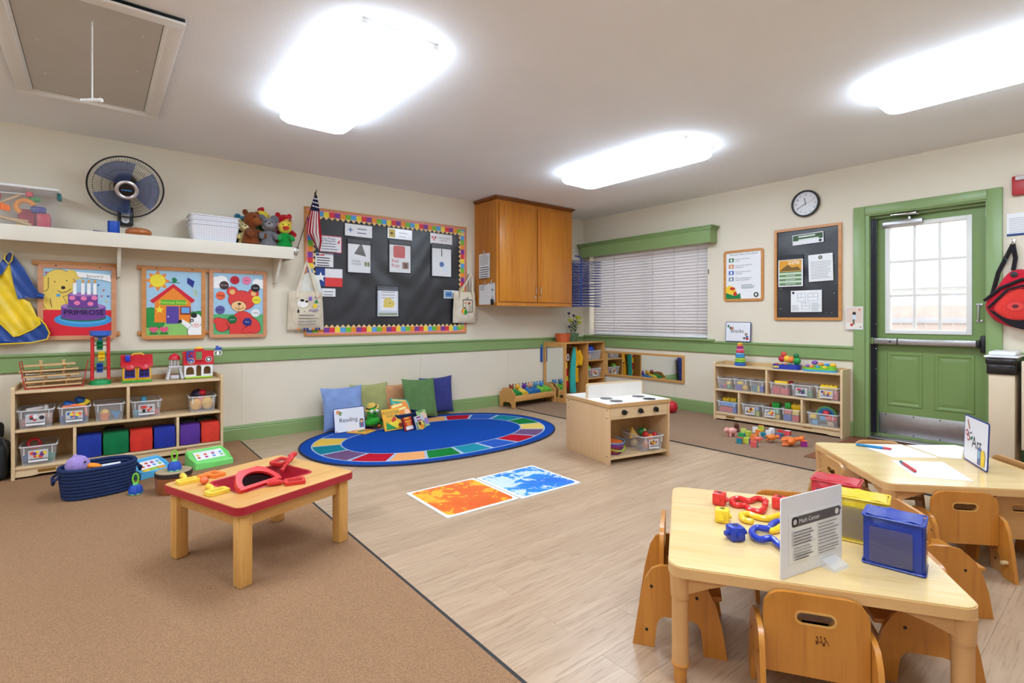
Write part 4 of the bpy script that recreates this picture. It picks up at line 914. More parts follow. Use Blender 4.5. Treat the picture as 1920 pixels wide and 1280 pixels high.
# ------------------------------------------------------------------ wood wall cabinet
CX0, CX1, CY, CZ0, CZ1 = 3.495, 4.69, 4.622, 1.215, 2.445
cabw = wood('honey_cabinet_wood', (208, 134, 40), (188, 110, 24), 2, .35, .34, coat=.2, dark=(170, 94, 18))
t = thing('wall_cabinet', 'honey coloured two door wood cabinet mounted up to the ceiling', 'cabinet', ((CX0 + CX1) / 2, YL, CZ0))
w = CX1 - CX0; dp = YL - CY; hh = CZ1 - CZ0
b = B(); b.box((-w / 2, -dp + .02, 0), (-w / 2 + .018, -.0005, hh - .03)); b.box((w / 2 - .018, -dp + .02, 0), (w / 2, -.0005, hh - .03)); b.box((-w / 2 + .018, -dp + .02, .02), (w / 2 - .018, -.0005, .038)); b.box((-w / 2 + .018, -dp + .02, hh - .06), (w / 2 - .018, -.0005, hh - .03)); b.box((-w / 2 + .018, -.02, .038), (w / 2 - .018, -.0005, hh - .06)); b.build('body', cabw, t)
b = B()
for a_, c_ in (((-w / 2, 0), (-w / 2 + .045, hh - .03)), ((w / 2 - .045, 0), (w / 2, hh - .03)), ((-.012, .06), (.012, hh - .09)), ((-w / 2 + .045, 0), (w / 2 - .045, .06)), ((-w / 2 + .045, hh - .09), (w / 2 - .045, hh - .03))): b.box((a_[0], -dp, a_[1]), (c_[0], -dp + .02, c_[1]))
b.build('face_frame', cabw, t)
for s_ in (-1, 1):
    b = B(); x_a, x_b = (-w / 2 + .03, -.006) if s_ < 0 else (.006, w / 2 - .03)
    b.box((x_a, -dp - .02, .048), (x_b, -dp - .0003, hh - .075), .004); dd = b.build('door', cabw, t)
    hx = -.035 if s_ < 0 else .035
    b = B(); b.tube([(hx, -dp - .02, .14), (hx, -dp - .045, .14), (hx, -dp - .045, .225), (hx, -dp - .02, .225)], .0045, 8); b.build('handle', steel_m, dd)
    b = B(); b.cyl((hx, -dp - .02, .105), (hx, -dp - .026, .105), .011); b.cyl((hx, -dp - .026, .105), (hx, -dp - .028, .105), .006); b.build('lock', steel_m, dd)
b = B()
for k, (o, z0, z1) in enumerate(((.0, hh - .04, hh - .028), (.012, hh - .028, hh - .016), (.028, hh - .016, hh))): b.box((-w / 2 - o, -dp - o - .005, z0), (w / 2 + o, -.0005, z1), .004)
b.build('crown_moulding', wood('dark_honey_crown', (150, 86, 26), (128, 68, 18), 0, .5, .35), t)
def side_paper(label, y0, y1, z0, z1, fn, off=.009, tilt=0):
    t = thing('hanging_sheet', label, 'paper', (CX0 - off, (y0 + y1) / 2, (z0 + z1) / 2), rot=RW); w_, h_ = abs(y1 - y0), z1 - z0
    b = B(); b.box((-w_ / 2, -h_ / 2, 0), (w_ / 2, h_ / 2, .002)); b.build('sheet', paper_m, t)
    b = B(); b.box((-.012, h_ / 2 - .012, .002), (.012, h_ / 2 + .018, .010), .004); b.ell((0, h_ / 2 + .03, .006), (.007, .012, .005), 10, 6); b.build('clip', steel_m, t)
    p = Print(); p.z = .0025; fn(p, w_, h_); p.build('print', None, t, False)
side_paper('printed sheet clipped high on the cabinet side', 4.945, 4.735, 1.535, 1.815, lambda p, w_, h_: (p.lines(-w_ * .4, w_ * .44, h_ * .4, 7, .016, .005, (150, 150, 150)), p.lines(-w_ * .4, w_ * .46, -h_ * .08, 6, .026, .008, (70, 60, 60))))
side_paper('white sheet on a hook at the cabinet bottom', 4.945, 4.705, 1.228, 1.46, lambda p, w_, h_: p.lines(-w_ * .42, 0, h_ * .42, 4, .015, .005, (130, 130, 130)))
side_paper('second sheet hanging behind the lower cabinet sheet', 4.78, 4.648, 1.25, 1.47, lambda p, w_, h_: p.rect(-w_ * .2, h_ * .1, w_ * .3, h_ * .2, (150, 150, 160)), off=.0015)
b = B(black_m); b.box((CX0 - .03, 4.66, 1.222), (CX0 - .0085, 4.70, 1.29), .008); b.col(steel_m); b.cyl((CX0 - .018, 4.68, 1.29), (CX0 - .018, 4.68, 1.315), .008); tag(b.build('key_fob', None), 'black key fob hanging at the cabinet lower corner', 'fob')
# ------------------------------------------------------------------ blue wire drying rack
bm_ = mk('blue_coated_wire', (36, 62, 150), .4, var=.04)
RX0, RX1, RY0, RY1 = 4.72, 5.215, 4.60, 5.035
t = thing('drying_rack', 'blue wire paper drying rack in the corner beside the cabinet', 'rack', (RX0, RY1, 1.235))
b = B(); rw, rd = RX1 - RX0, RY1 - RY0
b.tube([(0, 0, 0), (0, -rd, 0), (rw, -rd, 0), (rw, 0, 0)], .0035, 6, True)
for k in range(1, 5): b.cyl((0, -rd * k / 5, 0), (rw, -rd * k / 5, 0), .002, n=5)
for k in range(1, 4): b.cyl((rw * k / 4, 0, 0), (rw * k / 4, -rd, 0), .002, n=5)
w0 = b.build('wire_shelf', bm_, t)
for k in range(17):
    rot = (0, random.uniform(-1.2, .3), 0)
    if k == 0: w0.location = (0, 0, .0)
    else: share(w0, t, (0, 0, k * .0355), rot)
b = B(); b.box((-.01, -rd - .006, -.012), (rw - .03, -rd + .02, -.002), .003); b.build('bottom_bar', bm_, t)
for x, y in ((.105, -rd - .012), (.105, -.008), (.38, -.008)):
    b = B(); b.tube([(x, y, -.01), (x, y, .60), (x - .02, y + .01, .62), (x - .1, y + .01, .625)] if y < -.1 else [(x, y, -.01), (x, y, .62)], .009, 8); b.build('upright', bm_, t)
# ------------------------------------------------------------------ bins and open shelf units
bin_m = clear('milky_bin_plastic', (240, 240, 244), .12, .28)
lip_m = clear('milky_bin_lip', (246, 246, 248), .45, .3)
def make_bin(name, label, loc, w, d, h, rz=0, prn=None, group='clear toy bins', tag_w=.5, notch=False):
    """tapered see-through bin, front towards local -y, origin at the bottom centre"""
    t = thing(name, label, 'bin', loc, rz, group); tp = .016
    lo, hi = rrect(w - 2 * tp, d - 2 * tp, .015, 3), rrect(w - .01, d - .01, .02, 3); k = len(lo); b = B()
    for off, flip in ((0, 0), (.0018, 1)):
        vs = [(x * (1 - off / w * 2), y * (1 - off / d * 2), .0008 + off) for x, y in lo] + [(x * (1 - off / w * 2), y * (1 - off / d * 2), h) for x, y in hi]
        fs = [(i, (i + 1) % k, k + (i + 1) % k, k + i) for i in range(k)] + [tuple(range(k))[::-1]]
        b.add(vs, [f[::-1] for f in fs] if flip else fs)
    b.build('tub', bin_m, t)
    b = B(); b.prism(rrect(w, d, .022, 3), h - .004, h, [rrect(w - .014, d - .014, .018, 3)]); b.tube([(*p, h - .006) for p in rrect(w - .002, d - .002, .02, 3)], .003, 5, True); b.build('lip', lip_m, t)
    for s_ in (-1, 1): b = B(); b.box((s_ * w * .36 - .003, -d / 2 + .006, h * .55), (s_ * w * .36 + .003, -d / 2 + .001, h - .006)); b.build('rib', lip_m, t)
    if prn:
        cw, ch = w * tag_w, h * .58
        sl = bpy.data.objects.new('picture_label', None); COL.objects.link(sl); sl.parent = t; sl.location = (0, -d / 2 + .0035, h * .47); sl.rotation_euler = (R(90 - 6), 0, 0)
        b = B(); b.box((-cw / 2, -ch / 2, 0), (cw / 2, ch / 2, .0012)); b.build('card', paper_m, sl)
        p = Print(); p.z = .0016; prn(p, cw, ch); p.build('print', None, sl, False)
    return t
def lab(*cols):
    def f(p, w, h):
        p.rect(-w * .48, -h * .22, w * .48, h * .46, (196, 190, 190))
        rnd = random.Random(len(cols) * 7 + cols[0][0])
        for k in range(9): p.disc(rnd.uniform(-.34, .34) * w, rnd.uniform(-.1, .34) * h, rnd.uniform(.1, .2) * h, cols[k % len(cols)])
        p.rect(-w * .48, -h * .3, w * .48, -h * .24, (60, 56, 60))
    return f
def shelf_unit(name, label, loc, rz, w, d, h, zs, top_div, bot_div, handle=True):
    """low open unit, front towards -y; zs = underside heights of top, middle, bottom boards"""
    t = thing(name, label, 'shelf', loc, rz); th = .018
    for s_ in (-1, 1):
        b = B(); x = s_ * (w / 2 - th / 2); b.T((x - th / 2, 0, 0), (90, 0, 90)); b.prism([(-d / 2, 0), (d / 2, 0), (d / 2, h), (-d / 2 + .012, h), (-d / 2, h - .014)], 0, th); b.build('side_panel', maple_v, t)
    for nm, z in zip(('top_board', 'middle_shelf', 'bottom_shelf'), zs):
        b = B(); b.box((-w / 2 + th, -d / 2 + .004, z), (w / 2 - th, d / 2 - .012, z + th), .003); b.build(nm, maple, t)
    b = B(); b.box((-w / 2 + th, d / 2 - .012, zs[2]), (w / 2 - th, d / 2 - .002, zs[0] + .05)); b.build('back_panel', maple_back, t)
    for x, (za, zb) in [(x, (zs[1], zs[0])) for x in top_div] + [(x, (zs[2], zs[1])) for x in bot_div]:
        b = B(); b.box((x - .009, -d / 2 + .006, za + th), (x + .009, d / 2 - .012, zb), .002); b.build('divider', maple_v, t)
    b = B(); b.T(rot=(90, 0, 0)); b.prism([(-w / 2 + th, .012), (-w / 2 + .1, .012), (-w / 2 + .14, .02), (w / 2 - .14, .02), (w / 2 - .1, .012), (w / 2 - th, .012), (w / 2 - th, zs[2]), (-w / 2 + th, zs[2])], d / 2 - .03, d / 2 - .014); b.build('kick_board', maple, t)
    b = B(); b.box((-w / 2 + .13, -d / 2 + .011, .032), (-w / 2 + .22, -d / 2 + .0135, .05)); b.build('brass_plate', mk('brass', (170, 130, 60), .35, metal=.7), t)
    b = B(); b.box((w / 2 - .33, -d / 2 + .011, .048), (w / 2 - .25, -d / 2 + .0135, .054)); b.build('brass_plate', mk('brass', (170, 130, 60), .35, metal=.7), t)
    return t
SLX, SLY = .182, 4.865
zs = (.565, .308, .062)
shelf_unit('toy_shelf', 'low maple toy shelf against the left wall under the picture boards', (SLX, SLY, .007), 0, 1.232, .33, .612, zs, (.185 - SLX,), (-.115 - SLX, .491 - SLX))
ZT, ZM, ZB = .007 + .565 + .0188, .007 + .308 + .0188, .007 + .062 + .0188
GL = 'clear toy bins on the left shelf'
def lbin(label, x0, x1, z, prn=None, rz=0, h=.125): return make_bin('toy_bin', label, ((x0 + x1) / 2, SLY - .015, z), x1 - x0, .285, h, rz, prn, GL)
lbin('clear bin with white and red picture label at the left end, upper shelf', -.412, -.222, ZM, lab((230, 226, 222), (60, 50, 56), (206, 70, 80)))
lbin('clear bin of orange and blue tubes under the red wire rack', -.206, -.028, ZM, lab((240, 110, 60), (60, 110, 190), (240, 210, 60)))
lbin('clear bin holding an orange cup and a blue shape', -.014, .168, ZM)
lbin('clear bin with red telephone picture label right of the divider', .198, .392, ZM, lab((206, 50, 50), (40, 30, 30), (226, 110, 90)))
lbin('clear bin of yellow toys at the right end, upper shelf', .57, .762, ZM, rz=-3)
lbin('clear bin with fruit coloured label on the bottom shelf', -.40, -.205, ZB, lab((240, 200, 50), (226, 80, 60), (110, 60, 130)), h=.13)
def part_toy(name, label, cat, b, group=None): return tag(b.build(name, None), label, cat, group)
TB = 'loose toys in the left shelf bins'
# contents of the upper bins
b = B(pc((226, 218, 214))); b.cyl((-.37, 4.80, ZM + .115), (-.29, 4.84, ZM + .122), .012); b.ell((-.27, 4.83, ZM + .12), (.015, .015, .022)); part_toy('toy_plane', 'pale toy plane on top of the left end bin', 'toy', b, TB)
for k, (c, x, y, s_) in enumerate((((214, 150, 150), -.36, 4.80, .035), ((180, 180, 190), -.30, 4.79, .032), ((226, 170, 150), -.27, 4.87, .036), ((150, 170, 190), -.35, 4.90, .035))):
    b = B(pc(c)); b.box((x - s_, y - s_, ZM + .004), (x + s_, y + s_ * .6, ZM + .06 + .01 * k), .012); part_toy('toy_block', ('rosy', 'grey', 'peach', 'pale blue')[k] + ' toy block inside the left end bin', 'toy', b, TB)
for x, y, z, nm in ((-.145, 4.79, ZM + .135, 'left'), (-.085, 4.83, ZM + .155, 'right')):
    b = B(pc((24, 90, 170))); b.T((x, y, z), (12, 18, 0)); b.lathe([(.012, -.014), (.03, -.014), (.034, -.008), (.034, .008), (.03, .014), (.012, .014)], 18); part_toy('rolling_toy', nm + ' blue toy wheel on top of the orange tube bin', 'toy', b, TB)
b = B(pc((240, 210, 40))); b.tube([(-.10, 4.79, ZM + .12), (-.06, 4.80, ZM + .13), (-.045, 4.81, ZM + .15)], [.012, .012, .02], 10); part_toy('toy_pipe', 'yellow toy pipe on top of the orange tube bin', 'toy', b, TB)
b = B(pc((244, 120, 70))); b.tube([(-.18, 4.76, ZM + .118), (-.12, 4.765, ZM + .126), (-.06, 4.76, ZM + .115), (-.05, 4.765, ZM + .05)], .012, 8); part_toy('toy_tube', 'orange tube looping out of its bin', 'toy', b, TB)
for c, x, y, z, nm in (((70, 110, 190), -.17, 4.79, .03, 'front'), ((60, 100, 180), -.08, 4.775, .03, 'right'), ((80, 130, 200), -.12, 4.86, .035, 'rear')):
    b = B(pc(c)); b.tube([(x + .022 * math.cos(R(a)), y, ZM + z + .004 + .022 * math.sin(R(a))) for a in range(0, 360, 30)], .009, 8, True); part_toy('toy_ring', nm + ' blue ring inside the orange tube bin', 'toy', b, TB)
b = B(pc((240, 130, 40))); b.lathe([(.022, 0), (.03, .045), (.027, .045), (.02, .004), (.001, .003)], 16, (.05, 4.77, ZM + .003)); part_toy('toy_cup', 'orange cup in the bin beside the divider', 'toy', b, TB)
b = B(pc((244, 190, 60))); b.ell((.05, 4.83, ZM + .04), (.03, .03, .035)); part_toy('toy_ball', 'yellow toy behind the orange cup', 'toy', b, TB)
b = B(pc((40, 140, 200))); b.T((.115, 4.78, ZM + .033), (90, 0, 0)); b.prism([(-.03, .022), (-.02, .03), (0, .022), (.02, .03), (.03, .022), (0, -.028)], -.01, .01); part_toy('toy_heart', 'blue heart shape in the bin beside the divider', 'toy', b, TB)
b = B(pc((80, 180, 220))); b.ell((.285, 4.85, ZM + .115), (.02, .02, .03)); part_toy('toy_peg', 'light blue peg sticking up from the telephone bin', 'toy', b, TB)
for c, x, y, nm in (((120, 190, 220), .25, 4.80, 'turquoise'), ((226, 120, 100), .34, 4.79, 'coral'), ((200, 210, 220), .30, 4.88, 'silver grey')):
    b = B(pc(c)); b.box((x - .035, y - .02, ZM + .004), (x + .035, y + .03, ZM + .05), .01); part_toy('toy_block', nm + ' toy inside the telephone bin', 'toy', b, TB)
for c, x, y, z, nm in (((246, 180, 60), .62, 4.79, .05, 'amber'), ((244, 190, 70), .70, 4.79, .055, 'golden'), ((216, 120, 110), .66, 4.83, .06, 'salmon'), ((240, 176, 60), .66, 4.92, .05, 'mustard')):
    b = B(pc(c)); b.ell((x, y, ZM + .006 + z * .95), (.042, .035, z * .93), 12, 8); part_toy('toy_shape', nm + ' toy inside the right end bin', 'toy', b, TB)
b = B(pc((30, 30, 60))); b.lathe([(.001, 0), (.05, .0), (.055, .01), (.04, .04), (.001, .055)], 16, (.645, 4.86, ZM + .115)); b.col(pc((200, 30, 50))); b.ell((.67, 4.83, ZM + .14), (.03, .03, .026)); part_toy('toy_car', 'black and red toy car heaped on the right end bin', 'toy', b, TB)
b = B(pc((200, 30, 40))); b.T((-.33, 4.83, ZB + .125), (65, 0, 20)); b.tube([(.032 * math.cos(R(a)), .032 * math.sin(R(a)), 0) for a in range(0, 360, 24)], .009, 8, True); part_toy('toy_ring', 'red ring on top of the bottom shelf bin', 'toy', b, TB)
for c, x, y, nm in (((60, 90, 160), -.36, 4.79, 'blue'), ((30, 140, 110), -.25, 4.79, 'teal'), ((210, 60, 70), -.30, 4.87, 'red')):
    b = B(pc(c)); b.ell((x, y, ZB + .034), (.035, .03, .03)); part_toy('toy_shape', nm + ' toy inside the bottom shelf bin', 'toy', b, TB)
# soft cubes on the bottom shelf
for c, x0, x1, nm in (((36, 60, 160), -.104, .032, 'blue soft cube nearest the left divider'), ((14, 120, 70), .040, .188, 'green soft cube between blue and red cubes'), ((222, 58, 46), .195, .332, 'red soft cube right of the green cube'), ((36, 54, 160), .340, .476, 'blue soft cube touching the right divider'), ((92, 52, 150), .506, .640, 'purple soft cube right of the right divider'), ((224, 60, 48), .647, .776, 'red soft cube at the right end of the bottom shelf')):
    b = B(); w_ = x1 - x0; bm = bmesh.new(); bmesh.ops.create_cube(bm, size=1)
    bmesh.ops.subdivide_edges(bm, edges=bm.edges[:], cuts=5, use_grid_fill=True)
    for v in bm.verts:
        q = v.co.copy(); bulge = .06 * (1 - 4 * q.x ** 2) * (1 - 4 * q.z ** 2)
        n_ = max(abs(q.x), abs(q.y), abs(q.z)); r_ = q.length
        q = q * (1 - .045 * max(0, (r_ - .68) / .18))
        q += Vector((random.uniform(-.008, .008), 0, random.uniform(-.004, .008)))
        v.co = Vector((q.x * w_, q.y * .15, (q.z + .5) * .155))
    b.bm(bm); tag(b.build('soft_cube', mk('soft_vinyl_%d_%d_%d' % c, c, .32, var=.1, vs=12, bump=.12, bs=25), None, True, 60, loc=((x0 + x1) / 2, 4.785, ZB + .003)), nm, 'cube', 'soft vinyl cubes on the left shelf')
for c, x, nm in (((20, 80, 56), .574, 'dark green soft cube behind the purple cube'), ((20, 84, 58), .70, 'dark green soft cube behind the right end red cube'), ((40, 30, 36), .11, 'dark soft cube behind the green cube')):
    b = B(); b.box((x - .062, 4.875, ZB + .0005), (x + .062, 5.005, ZB + .17), .02); tag(b.build('soft_cube', mk('soft_vinyl_%d_%d_%d' % c, c, .35, var=.08)), nm, 'cube', 'soft vinyl cubes on the left shelf')
# ---- on top: red wire rack with wooden slats
t = thing('slat_rack', 'red wire rack holding five pale wooden play trays', 'rack', (-.222, 4.84, ZT)); rw_ = mk('red_wire', (190, 44, 40), .4)
b = B()
for s_ in (-1, 1):
    for y in (-.07, .07): b.cyl((s_ * .15, y, .002), (s_ * .178, y, .185), .003, n=6)
    for z in (.004, .05, .095, .14, .185): b.cyl((s_ * (.15 + .028 * z / .185), -.07, z), (s_ * (.15 + .028 * z / .185), .07, z), .0025, n=5)
b.cyl((-.15, -.07, .004), (.15, -.07, .004), .003, n=6); b.cyl((-.15, .07, .004), (.15, .07, .004), .003, n=6)
b.cyl((-.165, .07, .1), (.165, .07, .1), .002, n=5); b.build('wire_frame', rw_, t)
for k, (x, z) in enumerate(((.0, .012), (.0, .045), (-.015, .082), (-.02, .118), (-.015, .155))):
    b = B(); b.T((x, 0, z), (0, -1.5, 0)); b.box((-.145 - .006 * k * (k < 4), -.06, 0), (.145 - .02 * (k == 4), .06, .010), .002); sl_ = b.build('wooden_tray', wood('toy_beech', (226, 190, 140), (208, 166, 112), 0, 2), t)
    for px_ in (-.06, .06):
        b = B(); b.lathe([(.012, .010), (.007, .014), (.007, .026), (.012, .031), (.010, .036), (.001, .037)], 10, (x + px_ + .01 * (k % 2), -.02, z)); b.build('knob', MATS['toy_beech'], sl_)
# ---- sand wheel tower
t = thing('sand_wheel', 'red tower sand wheel toy with blue funnel and green base', 'toy', (.026, 4.85, ZT))
b = B(); b.lathe([(.066, 0), (.066, .012), (.06, .03), (.042, .034), (.036, .02), (.036, .001)], 28); b.build('base', pc((16, 150, 80)), t)
for s_ in (-1, 1): b = B(); b.tube([(s_ * .048, 0, .03), (s_ * .046, 0, .2), (s_ * .046, 0, .345)], .0115, 10); b.box((s_ * .046 - .011, -.02, .028), (s_ * .046 + .011, .02, .045), .006); b.build('post', pc((214, 40, 44)), t)
b = B(); b.lathe([(.008, .31), (.012, .335), (.05, .352), (.062, .358), (.064, .385), (.066, .39), (.058, .39), (.055, .362), (.006, .34)], 28); b.build('funnel', pc((60, 110, 214)), t)
for z, c, o in ((.285, (16, 120, 70), -.004), (.205, (246, 206, 40), .006), (.12, (30, 80, 170), -.004)):
    b = B()
    for k in range(6): b.T((o, 0, z), (60 * k + 15, 0, 0)); b.box((-.018, .004, -.002), (.018, .036, .002)); b.box((-.018, .032, -.012), (.018, .036, .002))
    b.T((o, 0, z)); b.cyl((-.02, 0, 0), (.02, 0, 0), .008, n=10); wl_ = b.build('paddle_wheel', pc(c), t)
    b = B(); b.cyl((-.046, 0, z), (.046, 0, z), .004, n=8); b.build('axle', pc((170, 30, 34)), wl_)
# ---- yellow toy house
t = thing('toy_house', 'yellow toy cottage with red roof and blue arched windows', 'toy house', (.242, 4.86, ZT))
b = B(); b.box((-.094, -.06, .0), (.094, .06, .016), .005); b.build('lawn', pc((60, 160, 60)), t)
for s_ in (-1, 1):
    b = B(pc((246, 186, 40))); b.box((s_ * .044 - .043, -.05, .016), (s_ * .044 + .043, .05, .13), .004); wl_ = b.build('house_half', None, t)
    arch = [(-.027, .0), (.027, .0)] + [(.027 * math.cos(R(a)), .038 + .027 * math.sin(R(a))) for a in range(0, 181, 20)]
    b = B(); b.T((s_ * .044, -.0505, .045), (90, 0, 0)); b.prism(arch, 0, .004); wn = b.build('window_opening', pc((30, 22, 60)), wl_)
    b = B(); b.T((s_ * .044, -.0505, .045), (90, 0, 0)); b.prism([(x * 1.16, y * 1.1 - .002) for x, y in arch], .0, .007, [arch]); b.box((-.002, 0, .004), (.002, .064, .007)); b.box((-.027, .028, .004), (.027, .032, .007)); b.box((-.033, -.008, 0), (.033, .0, .012)); b.build('window_frame', pc((50, 40, 170)), wl_)
b = B(); b.T(rot=(90, 0, 90)); b.prism([(-.07, .118), (-.066, .128), (0, .205), (.066, .128), (.07, .118), (0, .19)], -.098, .098); b.build('roof', pc((200, 26, 40)), t)
for s_ in (-1, 1): b = B(); b.lathe([(.034, 0), (.036, .004), (.03, .012), (.001, .02)], 16); b.build('dormer', pc((204, 30, 44)), t, loc=(s_ * .044, -.052, .122), rot=(60, 0, 0))
b = B(); b.box((-.072, -.055, .16), (-.042, -.02, .205), .004); b.build('chimney', pc((30, 60, 200)), t)
b = B(); b.tube([(-.03, 0, .2), (-.02, 0, .212), (.03, 0, .214), (.045, 0, .2)], .006, 8); b.build('carry_handle', pc((246, 186, 40)), t)
# ---- barn with silo
t = thing('toy_barn', 'red and white toy barn with grey silo and weather vane', 'toy barn', (.60, 4.87, ZT + .0028))
wht = pc((232, 230, 232)); red = pc((214, 34, 52))
b = B(); b.box((-.05, -.06, 0), (.14, .05, .014), .004); b.build('lawn', pc((170, 206, 50)), t)
b = B(); b.T(rot=(90, 0, 0)); a1 = [(-.045, .016), (-.045 + .045, .016)]
def arc_(x0, x1, z0, z1): return [(x0, z0), (x1, z0)] + [((x0 + x1) / 2 + (x1 - x0) / 2 * math.cos(R(a)), z1 + (x1 - x0) / 2 * math.sin(R(a))) for a in range(0, 181, 30)]
b.prism([(-.055, .012), (.142, .012), (.142, .11), (-.055, .11)], .045, .055, [arc_(-.043, .012, .03, .065), arc_(.026, .062, .016, .085), arc_(.078, .128, .03, .068)]); b.box((-.055, .012, -.045), (-.045, .11, .045)); b.box((.132, .012, -.045), (.142, .11, .045)); b.box((-.045, .012, -.05), (.132, .11, -.045))
b.build('ground_floor', wht, t)
b = B(); b.box((-.044, .03, .015), (.131, .044, .1)); b.build('interior', pc((176, 130, 90)), t)
b = B(); b.T(rot=(90, 0, 0)); b.prism([(-.062, .108), (.149, .108), (.145, .2), (.152, .215), (.08, .222), (.075, .235), (.012, .235), (.008, .222), (-.075, .215), (-.06, .2)], .05, .062, [[(.024, .148), (.066, .148), (.066, .214), (.024, .214)]]); b.box((-.06, .108, -.05), (-.05, .2, .05)); b.box((.135, .108, -.05), (.145, .2, .05)); b.build('barn_roof', red, t)
b = B(); b.box((.018, -.075, .14), (.072, -.0625, .15), .003); b.build('balcony', red, t)
b = B(); b.T((-.01, -.064, .18), (90, 0, 20)); b.prism(rrect(.07, .08, .012), 0, .006, [rrect(.05, .06, .008)]); b.T((-.01, -.064, .18), (90, 45, 20)); b.box((-.038, -.003, .001), (.038, .003, .005)); b.T((-.01, -.064, .18), (90, -45, 20)); b.box((-.038, -.003, .001), (.038, .003, .005)); b.build('hay_door', pc((60, 80, 180)), t)
for x, z in ((-.01, .138), (.112, .148)):
    b = B(); b.T((x, -.0632, z), (90, 0, 0)); b.lathe([(.023, 0), (.023, .003), (.019, .003), (.019, 0)], 20); b.lathe([(.001, 0), (.012, 0), (.012, .003), (.001, .003)], 8); b.build('emblem', wht, t)
b = B(); b.star = None; b.T((.045, -.05, .24), (90, 0, 0)); b.lathe([(.001, -.01), (.028, -.012), (.024, 0), (.028, .008), (.001, .012)], 5, sx=1, sy=.45); b.build('roof_star', pc((250, 214, 50)), t)
b = B(); b.ell((.19, -.03, .232), (.026, .006, .012)); b.ell((.178, -.03, .243), (.012, .006, .012)); b.cyl((.155, -.03, .222), (.205, -.03, .218), .005, n=6); b.build('weather_vane', pc((60, 90, 180)), t)
b = B(); b.T((.182, -.03, .195), (90, 0, 0)); b.prism(rrect(.062, .044, .02), 0, .008, [rrect(.05, .032, .015)]); b.build('bell_frame', wht, t)
b = B(); b.lathe([(.017, -.014), (.012, 0), (.008, .012), (.001, .014)], 14, (.182, -.034, .195)); b.build('bell', steel_m, t)
sx_ = -.115
b = B()
for x, y in ((-.04, -.04), (.04, -.04), (-.04, .03), (.04, .03)): b.tube([(sx_ + x * 1.25, y * 1.2, .001), (sx_ + x, y, .05), (sx_ + x * .75, y * .8, .09)], [.011, .008, .007], 8)
b.box((sx_ - .042, -.045, .09), (sx_ + .05, .04, .104), .004); b.box((sx_ - .03, -.03, .001), (sx_ + .03, .02, .03), .005); b.build('silo_stand', pc((206, 204, 210)), t)
b = B(); b.lathe([(.03, .104), (.03, .155), (.001, .155)], 8, (sx_, 0, 0)); b.build('silo_cage', clear('smoky_clear_plastic', (200, 190, 190), .45), t)
b = B()
for k in range(8): b.cyl((sx_ + .031 * math.cos(R(45 * k)), .031 * math.sin(R(45 * k)), .104), (sx_ + .031 * math.cos(R(45 * k)), .031 * math.sin(R(45 * k)), .155), .0025, n=5)
b.build('silo_bars', wht, t)
b = B(); b.lathe([(.04, .153), (.04, .16), (.034, .18), (.018, .196), (.006, .2), (.001, .206)], 18, (sx_, 0, 0)); b.build('silo_dome', red, t)

# dark bag at the very left edge
t = thing('dark_bag', 'black bag on the floor left of the toy shelf', 'bag', (-.54, 4.86, .007))
b = B(); b.box((-.09, -.14, .0), (.085, .12, .24), .04, 3); b.box((-.05, .05, .24), (.05, .12, .36), .03, 3); b.build('body', mk('black_nylon', (26, 28, 28), .7, var=.1), t)
b = B(); b.tube([(.07, -.1, .1), (.085, -.12, .2), (.06, -.1, .27), (.0, -.08, .3)], .012, 8); b.build('strap', black_m, t)

# ------------------------------------------------------------------ toys on the brown carpet
FZ = .0075
navy = mk('navy_braided_cord', (38, 54, 96), .8, var=.15, vs=120, bump=.6, bs=200, spec=.2)
def rope_basket(label, loc, a, b_, n, r, rz, flare=.02, handles=True):
    t = thing('rope_basket', label, 'basket', loc, rz)
    for k in range(n):
        s_ = flare * k / n
        pts = [((a + s_) * math.copysign(abs(math.cos(q)) ** .75, math.cos(q)), (b_ + s_) * math.copysign(abs(math.sin(q)) ** .75, math.sin(q)), r + k * r * 1.75) for q in [2 * math.pi * i / 40 for i in range(40)]]
        b = B(); b.tube(pts, r, 8, True); b.build('coil', navy, t)
    b = B(); b.prism([(a * math.copysign(abs(math.cos(q)) ** .75, math.cos(q)), b_ * math.copysign(abs(math.sin(q)) ** .75, math.sin(q))) for q in [2 * math.pi * i / 32 for i in range(32)]], .001, .012); b.build('base', navy, t)
    if handles:
        for s_ in (-1, 1):
            x = s_ * (a + flare * .7 + r); z = r * 1.75 * n * .8
            b = B(); b.tube([(x - s_ * .005, -.045, z), (x + s_ * .018, -.045, z - .02), (x + s_ * .02, 0, z - .05), (x + s_ * .018, .045, z - .02), (x - s_ * .005, .045, z)], .008, 8); b.build('handle', navy, t)
    return t
rope_basket('oval navy rope basket on the carpet with a purple duck in it', (.012, 4.06, FZ), .165, .11, 9, .0115, 8)
t = thing('plush_duck', 'purple plush duck with orange beak lying in the rope basket', 'plush toy', (-.075, 4.03, FZ + .125), 0)
b = B(); b.ell((-.01, 0, .065), (.06, .055, .058)); b.ell((-.02, .0, .118), (.014, .012, .014)); hd = b.build('head', plush((170, 146, 214)), t)
b = B(); b.ell((.0, .02, .0), (.075, .06, .05)); b.build('body', plush((160, 136, 206)), t)
b = B(); b.ell((.062, -.02, .055), (.045, .028, .014), rot=(0, 12, -15)); b.ell((.055, -.018, .038), (.034, .022, .009), rot=(0, 14, -15)); b.build('beak', mk('orange_felt', (246, 148, 40), .85), t)
for y in (-.045, .03): b = B(); b.ell((.025, y, .088), .006, 8, 6); b.build('eye', pc((20, 20, 24), .15), hd)
b = B(); b.T((.075, 4.075, FZ + .115), (70, 0, 10)); b.box((-.045, -.04, 0), (.05, .05, .0012)); tag(b.build('paper_sheet', paper_m), 'folded white paper standing in the rope basket', 'paper')
